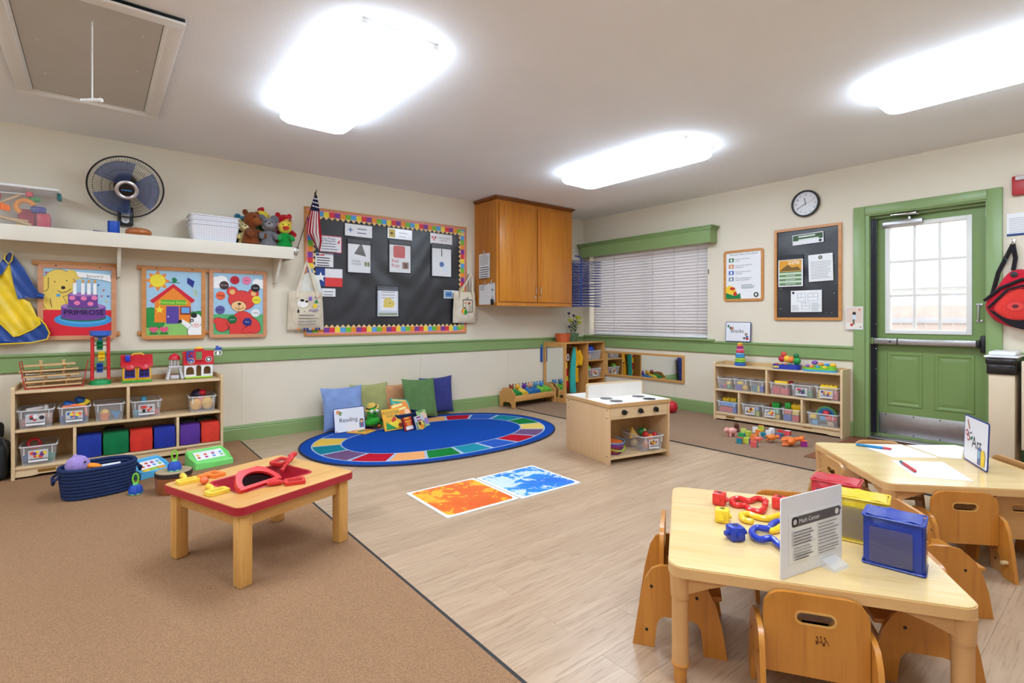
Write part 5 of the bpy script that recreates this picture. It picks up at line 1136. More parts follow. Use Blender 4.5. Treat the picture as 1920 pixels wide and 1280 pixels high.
def shaker(label, loc):
    t = thing('toy_shaker', label, 'shaker', loc)
    b = B(); k = 28
    prof = [(.034, .001), (.036, .008), (.034, .03), (.027, .048), (.013, .056)]
    vs = []; fs = []
    for i, (r, z) in enumerate(prof):
        for j in range(k): rr = r * (1 + (.08 if j % 4 < 2 else -.05)); q = 2 * math.pi * j / k; vs.append((rr * math.cos(q), rr * math.sin(q), z))
    for i in range(len(prof) - 1):
        for j in range(k): fs.append((i * k + j, i * k + (j + 1) % k, (i + 1) * k + (j + 1) % k, (i + 1) * k + j))
    fs += [tuple(range(k))[::-1], tuple(range((len(prof) - 1) * k, len(prof) * k))]
    b.add(vs, fs); b.build('bell_dome', pc((44, 84, 190)), t)
    b = B(); b.lathe([(.036, 0), (.038, .003), (.036, .007), (.03, .007)], 24); b.build('trim', pc((110, 200, 130)), t); b = B(); b.lathe([(.014, .053), (.016, .057), (.014, .064), (.004, .066)], 16); b.build('collar', pc((110, 200, 130)), t)
    b = B(); b.tube([(.014 * math.cos(R(q)), 0, .092 + .03 * math.sin(R(q))) for q in range(0, 360, 24)], .005, 8, True); b.build('loop_handle', pc((130, 210, 50)), t)
    return t
shaker('blue and green toy shaker standing on the carpet by the rope basket', (.188, 3.885, FZ))
t = thing('hand_drum', 'small wooden drum with dark rim behind the activity table', 'drum', (.375, 3.80, FZ))
b = B(); b.lathe([(.088, 0), (.096, .03), (.097, .09), (.094, .108), (.001, .11)], 32); b.build('shell', wood('drum_wood', (166, 100, 56), (130, 72, 36), 2, 1.5, .3, coat=.3), t)
b = B(); b.lathe([(.097, .1), (.1, .102), (.1, .124), (.096, .126), (.09, .126)], 32); b.build('rim', mk('dark_rim', (50, 38, 36), .5), t)
b = B(); b.lathe([(.001, .12), (.095, .124), (.095, .128), (.001, .1285)], 32); b.build('skin', mk('drum_skin', (178, 158, 124), .7, var=.08), t)
shaker('blue and green toy shaker standing on top of the drum', (.378, 3.79, FZ + .129))
def toy_piano(label, loc, rz, c, cs, w=.23, d=.17):
    t = thing('toy_keyboard', label, 'toy', loc, rz)
    b = B(); b.T(rot=(90, 0, 90)); b.prism([(-d / 2, 0), (d / 2, 0), (d / 2, .085), (d / 2 - .02, .09), (-d / 2 + .05, .05), (-d / 2, .035)], -w / 2, w / 2); b.build('case', mk('toy_case_%d_%d_%d' % c, c, .35), t, ang=25)
    b = B(); b.tube([(-w / 2 + .01, -d / 2 + .01, .036), (-w / 2, 0, .065), (-w / 2 + .01, d / 2 - .01, .092), (w / 2 - .01, d / 2 - .01, .092), (w / 2, 0, .065), (w / 2 - .01, -d / 2 + .01, .036)], .010, 8, True); b.build('rounded_edge', pc(c), t)
    for k, q in enumerate(cs):
        b = B(); x = -w / 2 + .03 + k * (w - .06) / len(cs); b.T(rot=(17, 0, 0)); b.box((x, -d / 2 + .02, .045), (x + (w - .06) / len(cs) - .003, -d / 2 + .06, .062), .003); b.build('key', pc(q), t)
    b = B(); b.T(rot=(23, 0, 0)); b.box((-w / 2 + .03, -.02, .064), (w / 2 - .03, d / 2 - .02, .068), .002); sc_ = b.build('picture_panel', paper_m, t)
    p = Print(); p.z = .0685
    for k in range(8): p.disc(-w / 2 + .05 + (k % 4) * (w - .1) / 3, .005 + .03 * (k // 4), .011, ((226, 90, 60), (120, 190, 80), (190, 60, 140), (250, 200, 60), (90, 160, 220))[(k * 2) % 5])
    p.build('print', None, sc_, False, rot=(23, 0, 0))
    return t
toy_piano('light blue toy keyboard between the rope basket and the drum', (.285, 4.31, FZ), 28, (90, 180, 226), [(250, 206, 60), (170, 210, 60), (246, 170, 50)], .21, .17)
toy_piano('green toy keyboard with colour keys behind the drum', (.645, 4.33, FZ), 12, (130, 226, 120), [(60, 170, 220), (246, 214, 50), (226, 60, 140), (120, 50, 150)], .25, .2)

# ------------------------------------------------------------------ activity table
tw = wood('activity_table_wood', (224, 176, 108), (208, 152, 80), 0, .6, .35, coat=.2, dark=(196, 138, 66))
twv = wood('activity_leg_wood', (226, 174, 100), (208, 150, 76), 2, .6, .35, coat=.2, dark=(192, 132, 60))
redp = mk('dark_red_rim', (176, 34, 50), .35, var=.03)
t = thing('activity_table', 'low square wooden activity table with red rim and sunken tray', 'table', (.603, 2.60, .007), 20)
TH = .328; hs = .293
trw, trd = .345, .25
b = B(); b.prism(rrect(2 * hs - .008, 2 * hs - .008, .03, 5), TH - .024, TH, [rrect(trw, trd, .03, 5)]); b.build('top', tw, t)
b = B(); b.prism(rrect(2 * hs, 2 * hs, .034, 5), TH - .032, TH - .002, [rrect(2 * hs - .008, 2 * hs - .008, .03, 5)]); b.build('red_edge', redp, t)
b = B(); lo, hi = rrect(trw - .03, trd - .03, .03, 5), rrect(trw, trd, .03, 5); k = len(lo)
rim2 = rrect(trw + .026, trd + .026, .04, 5)
vs = [(*p, TH - .065) for p in lo] + [(*p, TH + .002) for p in hi] + [(*p, TH + .005) for p in rrect(trw + .012, trd + .012, .034, 5)] + [(*p, TH + .0003) for p in rim2]
fs = [tuple(range(k))] + [(r_ * k + i, r_ * k + k + i, r_ * k + k + (i + 1) % k, r_ * k + (i + 1) % k) for r_ in range(3) for i in range(k)]
b.add(vs, fs); b.build('tray', mk('red_tray_plastic', (178, 30, 50), .3, var=.03), t)
lg = hs - .05
for x, y in ((-1, -1), (1, -1), (-1, 1), (1, 1)):
    b = B(); b.box((x * lg - .026, y * lg - .026, 0), (x * lg + .026, y * lg + .026, TH - .032), .004); b.build('leg', twv, t)
for s_ in (-1, 1):
    b = B(); b.box((-lg + .026, s_ * lg - .01, TH - .095), (lg - .026, s_ * lg + .01, TH - .032), .002); b.build('apron', tw, t)
    b = B(); b.box((s_ * lg - .01, -lg + .026, TH - .095), (s_ * lg + .01, lg - .026, TH - .032), .002); b.build('apron', tw, t)
mir = mk('mirror', (236, 240, 240), .02, metal=1, var=0)
TZ = .007 + TH + .001
def hand_mirror(label, x, y, rz, c, hl=.05, tilt=0, z=TZ, w=.085, h=.06):
    t = thing('hand_mirror', label, 'hand mirror', (x, y, z), rz, 'plastic play mirrors'); t.rotation_euler = (R(tilt), 0, R(rz))
    b = B(); b.prism(rrect(w, h, .008), 0, .014, [rrect(w - .028, h - .028, .004)]); b.build('frame', pc(c), t, ang=30)
    b = B(); b.box((-w / 2 + .012, -h / 2 + .012, .004), (w / 2 - .012, h / 2 - .012, .007)); b.build('mirror_face', mir, t)
    b = B(); b.tube([(0, h / 2 - .002, .008), (0, h / 2 + .01, .009), (0, h / 2 + .018, .012), (0, h / 2 + hl, .0135), (0, h / 2 + hl + .012, .0135)], [.006, .007, .012, .0135, .006], 10); b.build('handle', pc(c), t)
    return t
def TPos(px): return px
hand_mirror('yellow hand mirror near the left table corner', *(0.322, 2.73), 8, (246, 206, 70))
hand_mirror('yellow hand mirror nearer the front edge of the table', *(0.399, 2.484), 16, (246, 206, 70))
hand_mirror('orange hand mirror lying behind the yellow mirrors', *(0.433, 2.764), 115, (246, 130, 50), hl=.04)
hand_mirror('red hand mirror lying at the front of the tray', *(0.696, 2.42), 78, (214, 46, 44), hl=.06, w=.07, h=.085)
hand_mirror('red hand mirror propped on the far tray edge', *(0.722, 2.741), -62, (206, 40, 42), hl=.05, z=TZ + .015, w=.08, h=.08, tilt=6)
b = B(pc((240, 110, 60))); b.ell((0, 0, .016), (.018, .022, .016)); tag(b.build('toy_rattle', None, loc=(*(0.376, 2.657), TZ)), 'small orange rounded toy beside the yellow mirrors', 'toy')
ax, ay = (0.56, 2.462)
t = thing('arch_mirror', 'red half round framed mirror leaning in the tray', 'mirror', (ax, ay, TZ + .012), 20); t.rotation_euler = (R(30), 0, R(24))
ro = [(.078 * math.cos(R(a)), .078 * math.sin(R(a))) for a in range(0, 181, 12)]; ri = [(.076 * math.cos(R(a)), .002 + .068 * math.sin(R(a))) for a in range(0, 181, 12)]
b = B(); b.prism([(-.1, -.014), (.1, -.014), (.102, .012), (.092, .04), (.066, .082), (.046, .096), (-.046, .096), (-.066, .082), (-.092, .04), (-.102, .012)], -.011, .011, [ri]); b.build('frame', pc((214, 40, 40)), t)
b = B(); b.prism(ri, -.004, .0); b.build('mirror_face', mk('mirror_dark_reflection', (60, 40, 44), .05, metal=1, var=0), t)  # the dark reflection is put into the mirror's base colour
b = B(pc((200, 40, 44))); b.T((*(0.723, 2.643), TZ + .015), (0, 0, 55)); b.tube([(-.07, 0, .0), (-.03, 0, .012), (.04, 0, .02), (.07, 0, .028)], [.010, .007, .007, .012], 8); tag(b.build('mirror_handle', None), 'red grip lying across the far side of the tray', 'toy')
# ------------------------------------------------------------------ oval rug
RC = (2.452, 4.145); RA, RB = 1.19, .838
t = thing('oval_rug', 'oval blue rug ringed with coloured patches in the reading corner', 'rug', (*RC, .0005))
def sup(a, A, B_, n=2.25): c, s_ = math.cos(a), math.sin(a); return (A * math.copysign(abs(c) ** (2 / n), c), B_ * math.copysign(abs(s_) ** (2 / n), s_))
fullc = [2 * math.pi * i / 96 for i in range(96)]
rugm = lambda c: mk('rug_pile_%d_%d_%d' % c, c, .95, var=.12, vs=180, bump=.8, bs=300, spec=.05)
b = B(); b.prism([sup(a, RA, RB) for a in fullc], 0, .010); b.build('blue_field', rugm((26, 76, 168)), t)
b = B(); b.tube([(*sup(a, RA, RB), .006) for a in fullc], .0085, 8, True); b.build('edge_binding', mk('navy_binding', (24, 34, 66), .8), t)
seg = rugm((174, 190, 214)); oo, ii = .10, .315
b = B(); b.prism([sup(a, RA - oo + .012, RB - oo + .012) for a in fullc], .0102, .0106, [[sup(a, RA - ii - .012, RB - ii - .012) for a in fullc]]); b.build('pale_outline', seg, t)
fine = [sup(2 * math.pi * i / 720, RA - .2, RB - .2) for i in range(721)]; acc = [0]
for p, q in zip(fine, fine[1:]): acc.append(acc[-1] + math.hypot(q[0] - p[0], q[1] - p[1]))
NP = 20; Lp = acc[-1] / NP
def at_len(s_):
    s_ %= acc[-1]
    k = next(i for i, v in enumerate(acc) if v >= s_); return 2 * math.pi * k / 720
s0_ = acc[min(range(721), key=lambda i: math.hypot(fine[i][0] + RC[0] - 1.52, fine[i][1] + RC[1] - 4.47))] - Lp / 2
RCOL = [(234, 192, 84), (26, 128, 148), (116, 84, 124), (192, 28, 50), (246, 172, 112), (28, 126, 58), (38, 142, 164), (48, 92, 184), (192, 28, 50), (116, 84, 124), (240, 204, 110), (28, 126, 58), (26, 134, 150), (48, 92, 184), (186, 26, 48), (246, 172, 112), (28, 126, 58), (240, 204, 110), (116, 84, 124), (48, 92, 184)]
for k in range(NP):
    aa = [at_len(s0_ + k * Lp + .014 + (Lp - .028) * j / 6) for j in range(7)]
    poly = [sup(a, RA - oo, RB - oo) for a in aa] + [sup(a, RA - ii, RB - ii) for a in aa[::-1]]
    b = B(); b.prism(poly, .0103, .0113); b.build('patch', rugm(RCOL[k]), t)
RZ = .0118
# ------------------------------------------------------------------ cushions
def pillow(label, x, y, c, rz=0, tilt=14, s=.41, z=.018, roll=0):
    m = fab(c, .25); b = B(); N = 22
    def f(u, v, sg):
        a, e = 2 * u - 1, 2 * v - 1
        pin = 1 - .085 * (1 - a * a) * 0 - .10 * (abs(a) ** 1.2 * (1 - abs(a)) * 0)
        x_ = a * s / 2 * (1 - .07 * (1 - e * e) ** 1 * abs(a) ** 6 * 1.2); z_ = e * s / 2 * (1 - .07 * (1 - a * a) * abs(e) ** 6 * 1.2)
        th = .052 * (max(0, 1 - a ** 4) * max(0, 1 - e ** 4)) ** .6
        th += .004 * math.sin(7 * a + 5 * e) * (1 - a * a) * (1 - e * e)
        return (x_, sg * th, z_ + s / 2)
    b.surf(lambda u, v: f(u, v, -1), N, N); b.surf(lambda u, v: f(1 - u, v, 1), N, N)
    o = b.build('cushion', m, None, True, 70); o.location = (x, y, z); o.rotation_euler = (R(-tilt), R(roll), R(rz))
    return tag(o, label, 'cushion', 'cushions along the wall')
pillow('light blue cushion behind the Reading sign', 1.84, 4.815, (134, 158, 208), 2, 12, .41)
pillow('olive green cushion behind the green plush worm', 2.16, 4.955, (172, 172, 112), -2, 8, .40)
pillow('tan cushion between the olive and dark green cushions', 2.455, 4.985, (206, 150, 106), 1, 2, .37)
pillow('dark green cushion right of the book basket', 2.655, 4.80, (98, 132, 80), 8, 14, .42, z=.03, roll=3)
pillow('navy blue cushion at the right end of the row', 2.94, 4.965, (62, 66, 128), -2, 5, .41, roll=-1)
# ------------------------------------------------------------------ reading sign, worm, books
def signcard(name, label, loc, rz, w, h, txt, size, art, tilt=8, edge=(40, 56, 130), dx=0, dy=.42):
    t = thing(name, label, 'sign', loc, rz); hd = bpy.data.objects.new('card', None); COL.objects.link(hd); hd.parent = t; hd.rotation_euler = (R(90 - tilt), 0, 0); hd.location = (0, 0, .001)
    b = B(); b.prism(rrect(w, h, .012, 4, 0, h / 2), 0, .004); b.build('blue_edge', ink(edge), hd)
    b = B(); b.prism(rrect(w - .012, h - .012, .009, 4, 0, h / 2), .0041, .0046); b.build('face', mk('white_laminate', (234, 234, 240), .3, var=.01), hd)
    p = Print(); p.z = .0048; p.txt(txt, dx, h * dy, size, (24, 24, 28)); art(p, w, h); p.build('print', None, hd, False)
    return t
def art_read(p, w, h):
    p.poly([(-w * .42, h * .86), (-w * .34, h * .92), (-w * .22, h * .8), (-w * .28, h * .68)], (30, 110, 80)); p.disc(-w * .36, h * .84, .018, (226, 150, 100)); p.rect(-w * .29, h * .74, -w * .24, h * .79, (230, 226, 130))
    p.rect(w * .3, h * .12, w * .46, h * .34, (90, 140, 190)); p.disc(w * .38, h * .4, .02, (40, 36, 40)); p.disc(w * .38, h * .38, .014, (236, 180, 140)); p.rect(w * .36, h * .16, w * .40, h * .3, (190, 40, 60)); p.disc(-w * .43, h * .06, .006, (90, 90, 90))
signcard('reading_sign', 'white Reading sign with blue edge leaning on the light blue cushion', (1.853, 4.715, RZ), 1, .30, .225, 'Reading', .056, art_read, 10, dx=-.012)
t = thing('plush_worm', 'green plush worm with big white eyes and straw hat', 'plush toy', (2.092, 4.76, RZ + .003), -6); gm = plush((50, 170, 50))
b = B(); b.tube([(.07 * math.cos(R(a)) * (1 - a / 900), .05 * math.sin(R(a)), .028 + a / 9000) for a in range(-20, 560, 25)], .03, 10); b.ell((0, 0, .08), (.05, .045, .06)); b.build('body', gm, t)
b = B(); b.ell((0, -.01, .155), (.058, .054, .06)); hd = b.build('head', gm, t)
for s_ in (-1, 1):
    b = B(); b.ell((s_ * .024, -.058, .165), (.017, .008, .017)); ey = b.build('eye', pc((240, 240, 238), .3), hd)
    b = B(); b.ell((s_ * .022, -.066, .163), (.005, .003, .005), 8, 6); b.build('pupil', pc((150, 60, 60)), ey)
b = B(); b.ell((0, -.064, .148), (.012, .008, .010), 10, 6); b.build('nose', pc((20, 50, 30)), hd)
b = B(); b.T((-.01, .005, .195), (10, -18, 0)); b.lathe([(.001, -.01), (.07, -.012), (.074, -.006), (.05, .0), (.045, .02), (.03, .036), (.001, .04)], 20); ht = b.build('straw_hat', mk('straw', (236, 196, 90), .9, var=.15, vs=60, bump=.5), t)
b = B(); b.T((-.01, .005, .195), (10, -18, 0)); b.lathe([(.052, .0), (.054, .003), (.05, .013), (.046, .013)], 20); b.build('hat_band', mk('dark_band', (50, 40, 50), .8), ht)
b = B(); b.ell((.05, -.05, .02), (.02, .035, .012), rot=(0, 0, -20)); b.build('foot', plush((230, 110, 40)), t)
rope_basket('dark rope book basket behind the picture books', (2.36, 4.675, RZ + .001), .15, .095, 7, .0105, 10, handles=False)
def book(label, x, y, z, rz, w, h, th, cov, fn, tilt=15, yaw=None, roll=0):
    z += th * math.sin(R(tilt)) * (tilt < 80) + abs(math.sin(R(roll))) * w / 2
    t = thing('picture_book', label, 'book', (x, y, z), rz, 'picture books in the reading corner')
    t.rotation_euler = (Matrix.Rotation(R(rz), 3, 'Z') @ Matrix.Rotation(R(90 - tilt), 3, 'X') @ Matrix.Rotation(R(roll), 3, 'Z')).to_euler()
    b = B(ink(cov)); b.box((-w / 2, 0, -.002), (w / 2, h, 0)); b.box((-w / 2, 0, -th), (w / 2, h, -th + .002)); b.box((-w / 2, 0, -th), (-w / 2 + .002, h, 0)); b.build('cover', None, t, False)
    b = B(); b.box((-w / 2 + .002, .003, -th + .002), (w / 2 - .003, h - .003, -.002)); b.build('pages', paper_m, t)
    p = Print(); p.z = .0003; fn(p, w, h); p.build('print', None, t, False); return t
def bk1(p, w, h):
    p.txt('ROOSTER', 0, h * .76, .040, (36, 110, 80)); p.txt('WALK', .005, h * .60, .040, (36, 110, 80)); p.disc(w * .1, h * .26, w * .3, (246, 220, 60), h * .2); p.poly([(-w * .4, h * .05), (w * .2, h * .05), (-w * .1, h * .25), (-w * .35, h * .4)], (40, 150, 80)); p.disc(w * .12, h * .5, .02, (214, 60, 40)); p.disc(w * .02, h * .44, .014, (214, 60, 40)); p.disc(w * .4, h * .2, .02, (160, 50, 40))
book('yellow picture book reading ROOSTER WALK in front of the basket', 2.20, 4.515, RZ, 4, .19, .205, .008, (244, 178, 50), bk1, 22)
def bk2(p, w, h): p.txt('I LIKE', 0, h * .76, .026, (246, 170, 50)); p.txt('ROUND', 0, h * .62, .026, (246, 190, 60)); p.disc(0, h * .45, .035, (236, 120, 50)); p.rect(-w * .46, h * .04, w * .46, h * .3, (240, 236, 236))
bk2 = lambda p, w, h: (p.lines(-w * .4, w * .4, h * .85, 2, .03, .016, (246, 180, 60)), p.disc(0, h * .45, .03, (236, 130, 60)), p.rect(-w * .46, h * .04, w * .46, h * .3, (240, 236, 236)))
book('small red board book with a pale lower half', 2.315, 4.41, RZ, 20, .105, .125, .02, (200, 56, 40), bk2, 20)
def bk3(p, w, h): p.rect(-w * .48, h * .02, w * .48, h * .55, (90, 140, 100)); p.lines(-w * .3, w * .3, h * .82, 2, .03, .014, (150, 60, 110)); p.disc(0, h * .28, .05, (240, 200, 100), .045); p.disc(-.012, h * .42, .02, (60, 46, 40)); p.disc(.01, h * .16, .036, (240, 150, 40), .02)
book('grey and green square book right of the small red one', 2.435, 4.40, RZ, 26, .135, .13, .012, (200, 204, 214), bk3, 20)
def bk4(p, w, h): p.disc(.02, h * .62, .045, (240, 200, 170)); p.lines(-w * .4, w * .2, h * .9, 1, .03, .012, (90, 130, 70)); p.disc(.04, h * .3, .035, (160, 130, 190))
book('pale green picture book behind the square book', 2.515, 4.475, RZ, 24, .14, .165, .008, (170, 206, 130), bk4, 22)
def bk5(p, w, h): p.disc(-.01, h * .48, .045, (110, 84, 70), .04); p.lines(-w * .4, w * .4, h * .84, 2, .05, .018, (240, 200, 90)); p.disc(w * .3, h * .2, .03, (150, 210, 200))
book('teal picture book sticking up from the basket', 2.375, 4.70, RZ + .085, 8, .2, .17, .008, (70, 176, 160), bk5, 38, roll=-12)
def bk6(p, w, h): p.txt('CAN YOU', 0, h * .7, .032, (246, 226, 120)); p.lines(-w * .3, w * .3, h * .5, 1, .03, .02, (246, 226, 120)); p.disc(w * .3, h * .3, .03, (246, 200, 160))
bk6 = lambda p, w, h: (p.lines(-w * .4, w * .4, h * .8, 2, .04, .022, (246, 232, 150)), p.disc(w * .3, h * .3, .03, (246, 200, 160)))
book('orange picture book leaning on the teal one', 2.345, 4.60, RZ + .075, 6, .2, .15, .008, (240, 140, 50), bk6, 30, roll=8)
def bk7(p, w, h): p.disc(0, h * .5, .05, (110, 130, 60), .03); p.lines(-w * .3, w * .3, h * .8, 1, .03, .02, (200, 70, 40)); p.disc(.03, h * .3, .02, (220, 90, 40))
book('yellow book lying flat on the rug before the plush worm', 1.985, 4.56, RZ + .009, 32, .17, .2, .008, (240, 176, 60), bk7, 90)
book('mint green book tucked at the basket left side', 2.28, 4.70, RZ + .05, 12, .1, .12, .01, (140, 200, 180), bk4, 20)
# ------------------------------------------------------------------ liquid floor tiles
def liquid(name, c1, c2, c3, sc, seed, th):
    m, n, l, p = newmat(name); tc = nd(n, 'ShaderNodeTexCoord'); mp = nd(n, 'ShaderNodeMapping'); mp.inputs[1].default_value = (seed, seed * .7, 0); l.new(tc.outputs[3], mp.inputs[0])
    big = nd(n, 'ShaderNodeTexNoise', inp={2: 2.2, 3: 1.5}); l.new(mp.outputs[0], big.inputs[0])
    a = nd(n, 'ShaderNodeTexNoise', inp={2: sc, 3: 6.0, 4: .6, 8: 1.6}); l.new(mp.outputs[0], a.inputs[0])
    o1 = mixrgb(n, l, ramp(n, l, big.outputs[0], .38, .62), (*lin(c1), 1), (*lin(c2), 1))
    ad = nd(n, 'ShaderNodeMath', operation='MULTIPLY_ADD', inp={1: .75}); l.new(big.outputs[0], ad.inputs[0]); sc_ = nd(n, 'ShaderNodeMath', operation='MULTIPLY', inp={1: .75}); l.new(a.outputs[0], sc_.inputs[0]); l.new(sc_.outputs[0], ad.inputs[2])
    o2 = mixrgb(n, l, ramp(n, l, ad.outputs[0], th, th + .03), o1, (*lin(c3), 1))
    l.new(o2, p.inputs['Base Color']); p.inputs['Roughness'].default_value = .25; return m
def ftile(label, cx, cy, rz, m):
    t = thing('floor_tile', label, 'tile', (cx, cy, .0008), rz, 'liquid filled floor tiles')
    b = B(); b.prism(rrect(.492, .492, .006, 2), 0, .006); b.build('white_border', white_m, t)
    b = B(); b.prism(rrect(.452, .452, .03, 4), .0061, .0068); b.build('liquid_face', m, t)
ftile('orange liquid floor tile with white border', 1.716, 2.615, -1, liquid('orange_liquid', (230, 96, 36), (240, 126, 40), (250, 178, 46), 10, 5.2, .745))
ftile('blue and white liquid floor tile beside the orange one', 2.218, 2.592, -1, liquid('blue_liquid', (16, 112, 220), (30, 150, 226), (206, 226, 246), 9, 8.1, .78))

# ------------------------------------------------------------------ toy bed full of puppets
bw2 = wood('golden_birch', (218, 164, 96), (200, 142, 74), 0, .8, .4, coat=.2)
bw2v = wood('golden_birch_upright', (218, 164, 96), (200, 142, 74), 2, .8, .4, coat=.2)
BL, BD = .72, .27
t = thing('toy_bed', 'small wooden doll bed filled with bright puppets by the wall', 'toy bed', (4.195, 4.893, .007), 4)
def endp(h): return [(-BD / 2, 0), (-BD / 2 + .05, 0), (-BD / 2 + .055, .035), (-.05, .062), (.05, .062), (BD / 2 - .055, .035), (BD / 2 - .05, 0), (BD / 2, 0), (BD / 2, h - .06), (BD / 2 - .03, h - .05), (BD / 2 - .06, h - .012), (0, h), (-BD / 2 + .06, h - .012), (-BD / 2 + .03, h - .05), (-BD / 2, h - .06)]
for s_ in (-1, 1): b = B(); b.T((s_ * (BL / 2 - .009) - .009, 0, 0), (90, 0, 90)); b.prism(endp(.235), 0, .018); b.build('end_board', bw2v, t)
for s_ in (-1, 1): b = B(); b.box((-BL / 2 + .018, s_ * (BD / 2 - .012) - .008, .075), (BL / 2 - .018, s_ * (BD / 2 - .012) + .008, .145), .003); b.build('side_rail', bw2, t)
b = B(); b.box((-BL / 2 + .018, -BD / 2 + .02, .08), (BL / 2 - .018, BD / 2 - .02, .092)); b.build('base_board', bw2, t)
def bedpos(u, v): c, s_ = math.cos(R(4)), math.sin(R(4)); return (4.195 + u * .92 * c - v * s_, 4.895 + u * s_ + v * c)
for k, (u, c, hc, nm) in enumerate(((-.27, (30, 150, 60), (150, 70, 40), 'green puppet with a brown head'), (-.16, (246, 206, 60), (246, 190, 60), 'yellow puppet with an orange head'), (-.03, (40, 120, 190), (110, 60, 150), 'blue puppet with a purple head'), (.08, (30, 110, 180), (226, 170, 140), 'second blue puppet with a peach head'), (.19, (130, 200, 60), (90, 150, 190), 'lime puppet with a grey blue head'), (.30, (110, 196, 60), (80, 150, 210), 'lime green puppet at the right end'))):
    x, y = bedpos(u, -.02)
    t = thing('puppet', nm + ' lying in the doll bed', 'plush toy', (x, y, .10), 0, 'puppets lying in the doll bed')
    b = B(); b.tube([(0, -.085, .045), (0, -.03, .065), (.0, .03, .10)], [.05, .045, .022], 12); b.build('body', plush(c), t)
    b = B(); b.ell((-.005, .06, .125), (.034, .034, .034)); hd = b.build('head', plush(hc), t)
    for s_ in (-1, 1): b = B(); b.ell((s_ * .025, .065, .158), (.010, .008, .014), 8, 6); b.build('ear', plush(tuple(int(v * .8) for v in hc)), hd); b = B(); b.ell((s_ * .012 - .005, .03, .135), .004, 6, 5); b.build('eye', pc((24, 20, 20)), hd)
    if k in (1, 2): b = B(); b.tube([(-.05, -.02, .07), (-.045, -.06, .06)], .014, 8); b.build('arm', plush((120, 70, 160)), t)
# ------------------------------------------------------------------ dress-up unit
ux0, ux1, uy0, uy1, uh = 4.578, 5.325, 4.632, 5.028, .757
uw = ux1 - ux0; ud = uy1 - uy0; th = .018
ucx, ucy = (ux0 + ux1) / 2, (uy0 + uy1) / 2; divx = 5.0 - ucx
t = thing('dress_up_unit', 'wooden dress-up unit with end mirror and cubbies in the corner', 'cupboard', (ucx, ucy, .007))
b = B(); b.box((uw / 2 - th, -ud / 2, 0), (uw / 2, ud / 2, uh - th)); b.build('side_panel', bw2v, t)
b = B(); b.box((-uw / 2 + .012, -ud / 2, 0), (-uw / 2 + .024, ud / 2, uh - th)); b.build('side_panel', bw2v, t)
b = B(); b.T((-uw / 2 + .012, 0, 0), (90, 0, -90)); b.prism([(-ud / 2, 0), (ud / 2, 0), (ud / 2, uh - th), (-ud / 2, uh - th)], 0, .012, [[(-ud / 2 + .035, .06), (ud / 2 - .035, .06), (ud / 2 - .035, uh - .06), (-ud / 2 + .035, uh - .06)]]); mf = b.build('mirror_frame', bw2v, t)
b = B(); b.box((-uw / 2 + .008, -ud / 2 + .033, .058), (-uw / 2 + .0115, ud / 2 - .033, uh - .058)); b.build('mirror_glass', mir, mf)
b = B(); b.box((-uw / 2, -ud / 2, uh - th), (uw / 2, ud / 2, uh), .003); b.build('top_board', bw2, t)
b = B(); b.box((divx - .008, -ud / 2 + .004, .03), (divx + .008, ud / 2 - .01, uh - th)); b.build('divider', bw2v, t)
b = B(); b.box((-uw / 2 + .024, ud / 2 - .01, .03), (uw / 2 - th, ud / 2 - .002, uh - th)); b.build('back_panel', bw2v, t)
for nm, xa, xb, z in (('base_board', -uw / 2 + .024, uw / 2 - th, .03), ('shelf', divx + .008, uw / 2 - th, .265), ('shelf', divx + .008, uw / 2 - th, .5)): b = B(); b.box((xa, -ud / 2 + .004, z), (xb, ud / 2 - .01, z + .016), .002); b.build(nm, bw2, t)
for k, x in enumerate((-.27, -.2, -.12)): b = B(); b.cyl((x, ud / 2 - .01, .69), (x, -.05, .695), .006, n=8); b.ell((x, -.05, .695), .009, 8, 6); b.build('coat_peg', white_m, t)
def garment(name, label, x, y, z, L, w, mat, parts=(), seed=0, dep=.05, flare=.5, bands=()):
    t = thing(name, label, 'costume', (x, y, z), group='costumes hanging in the dress-up unit')
    def f(u, v, s_): 
        a = 2 * u - 1; ww = w * (.35 + (1 - .35) * min(1, v * 4)) * (1 + flare * max(0, v - .3))
        return (a * ww / 2 + .015 * math.sin(v * 4 + seed), s_ * (dep * (1 - a * a) ** .5 * (.5 + .5 * min(1, v * 4))) + .008 * math.sin(a * 9 + seed + v * 2), -v * L)
    cuts = sorted({0, 1} | {q for v0, v1, _ in bands for q in (v0, v1)}); b = B()
    for v0, v1 in zip(cuts, cuts[1:]):
        m_ = next((m for a, c, m in bands if a <= v0 and v1 <= c), mat); b.col(m_); n_ = max(2, int(14 * (v1 - v0)))
        b.surf(lambda u, v: f(u, v0 + (v1 - v0) * v, -1), 16, n_); b.surf(lambda u, v: f(1 - u, v0 + (v1 - v0) * v, 1), 16, n_)
    b.build('cloth', mat, t)
    for fn in parts: fn(t)
    return t
ycoat = fab((240, 176, 30)); teal = fab((60, 180, 170)); redf = fab((204, 30, 44)); yelf = fab((244, 206, 50))
def ysl(t): b = B(); b.tube([(.05, -.03, -.05), (.075, -.05, -.14), (.06, -.055, -.24)], [.03, .034, .03], 10); b.build('sleeve', ycoat, t); b = B(); b.tube([(-.04, -.05, -.03), (-.015, -.06, -.1), (-.03, -.055, -.14)], .012, 8); b.build('lapel', ycoat, t); b = B(); b.box((.0, -.058, -.27), (.03, -.05, -.25), .003); b.build('pocket_tab', black_m, t)
garment('raincoat', 'yellow raincoat costume hanging right of the divider side', 4.868, 4.76, .70, .46, .13, ycoat, (ysl,), 1, .045, .3)
garment('apron', 'turquoise apron costume hanging in the middle', 4.785, 4.69, .70, .58, .065, teal, (), 2, .025, .5)
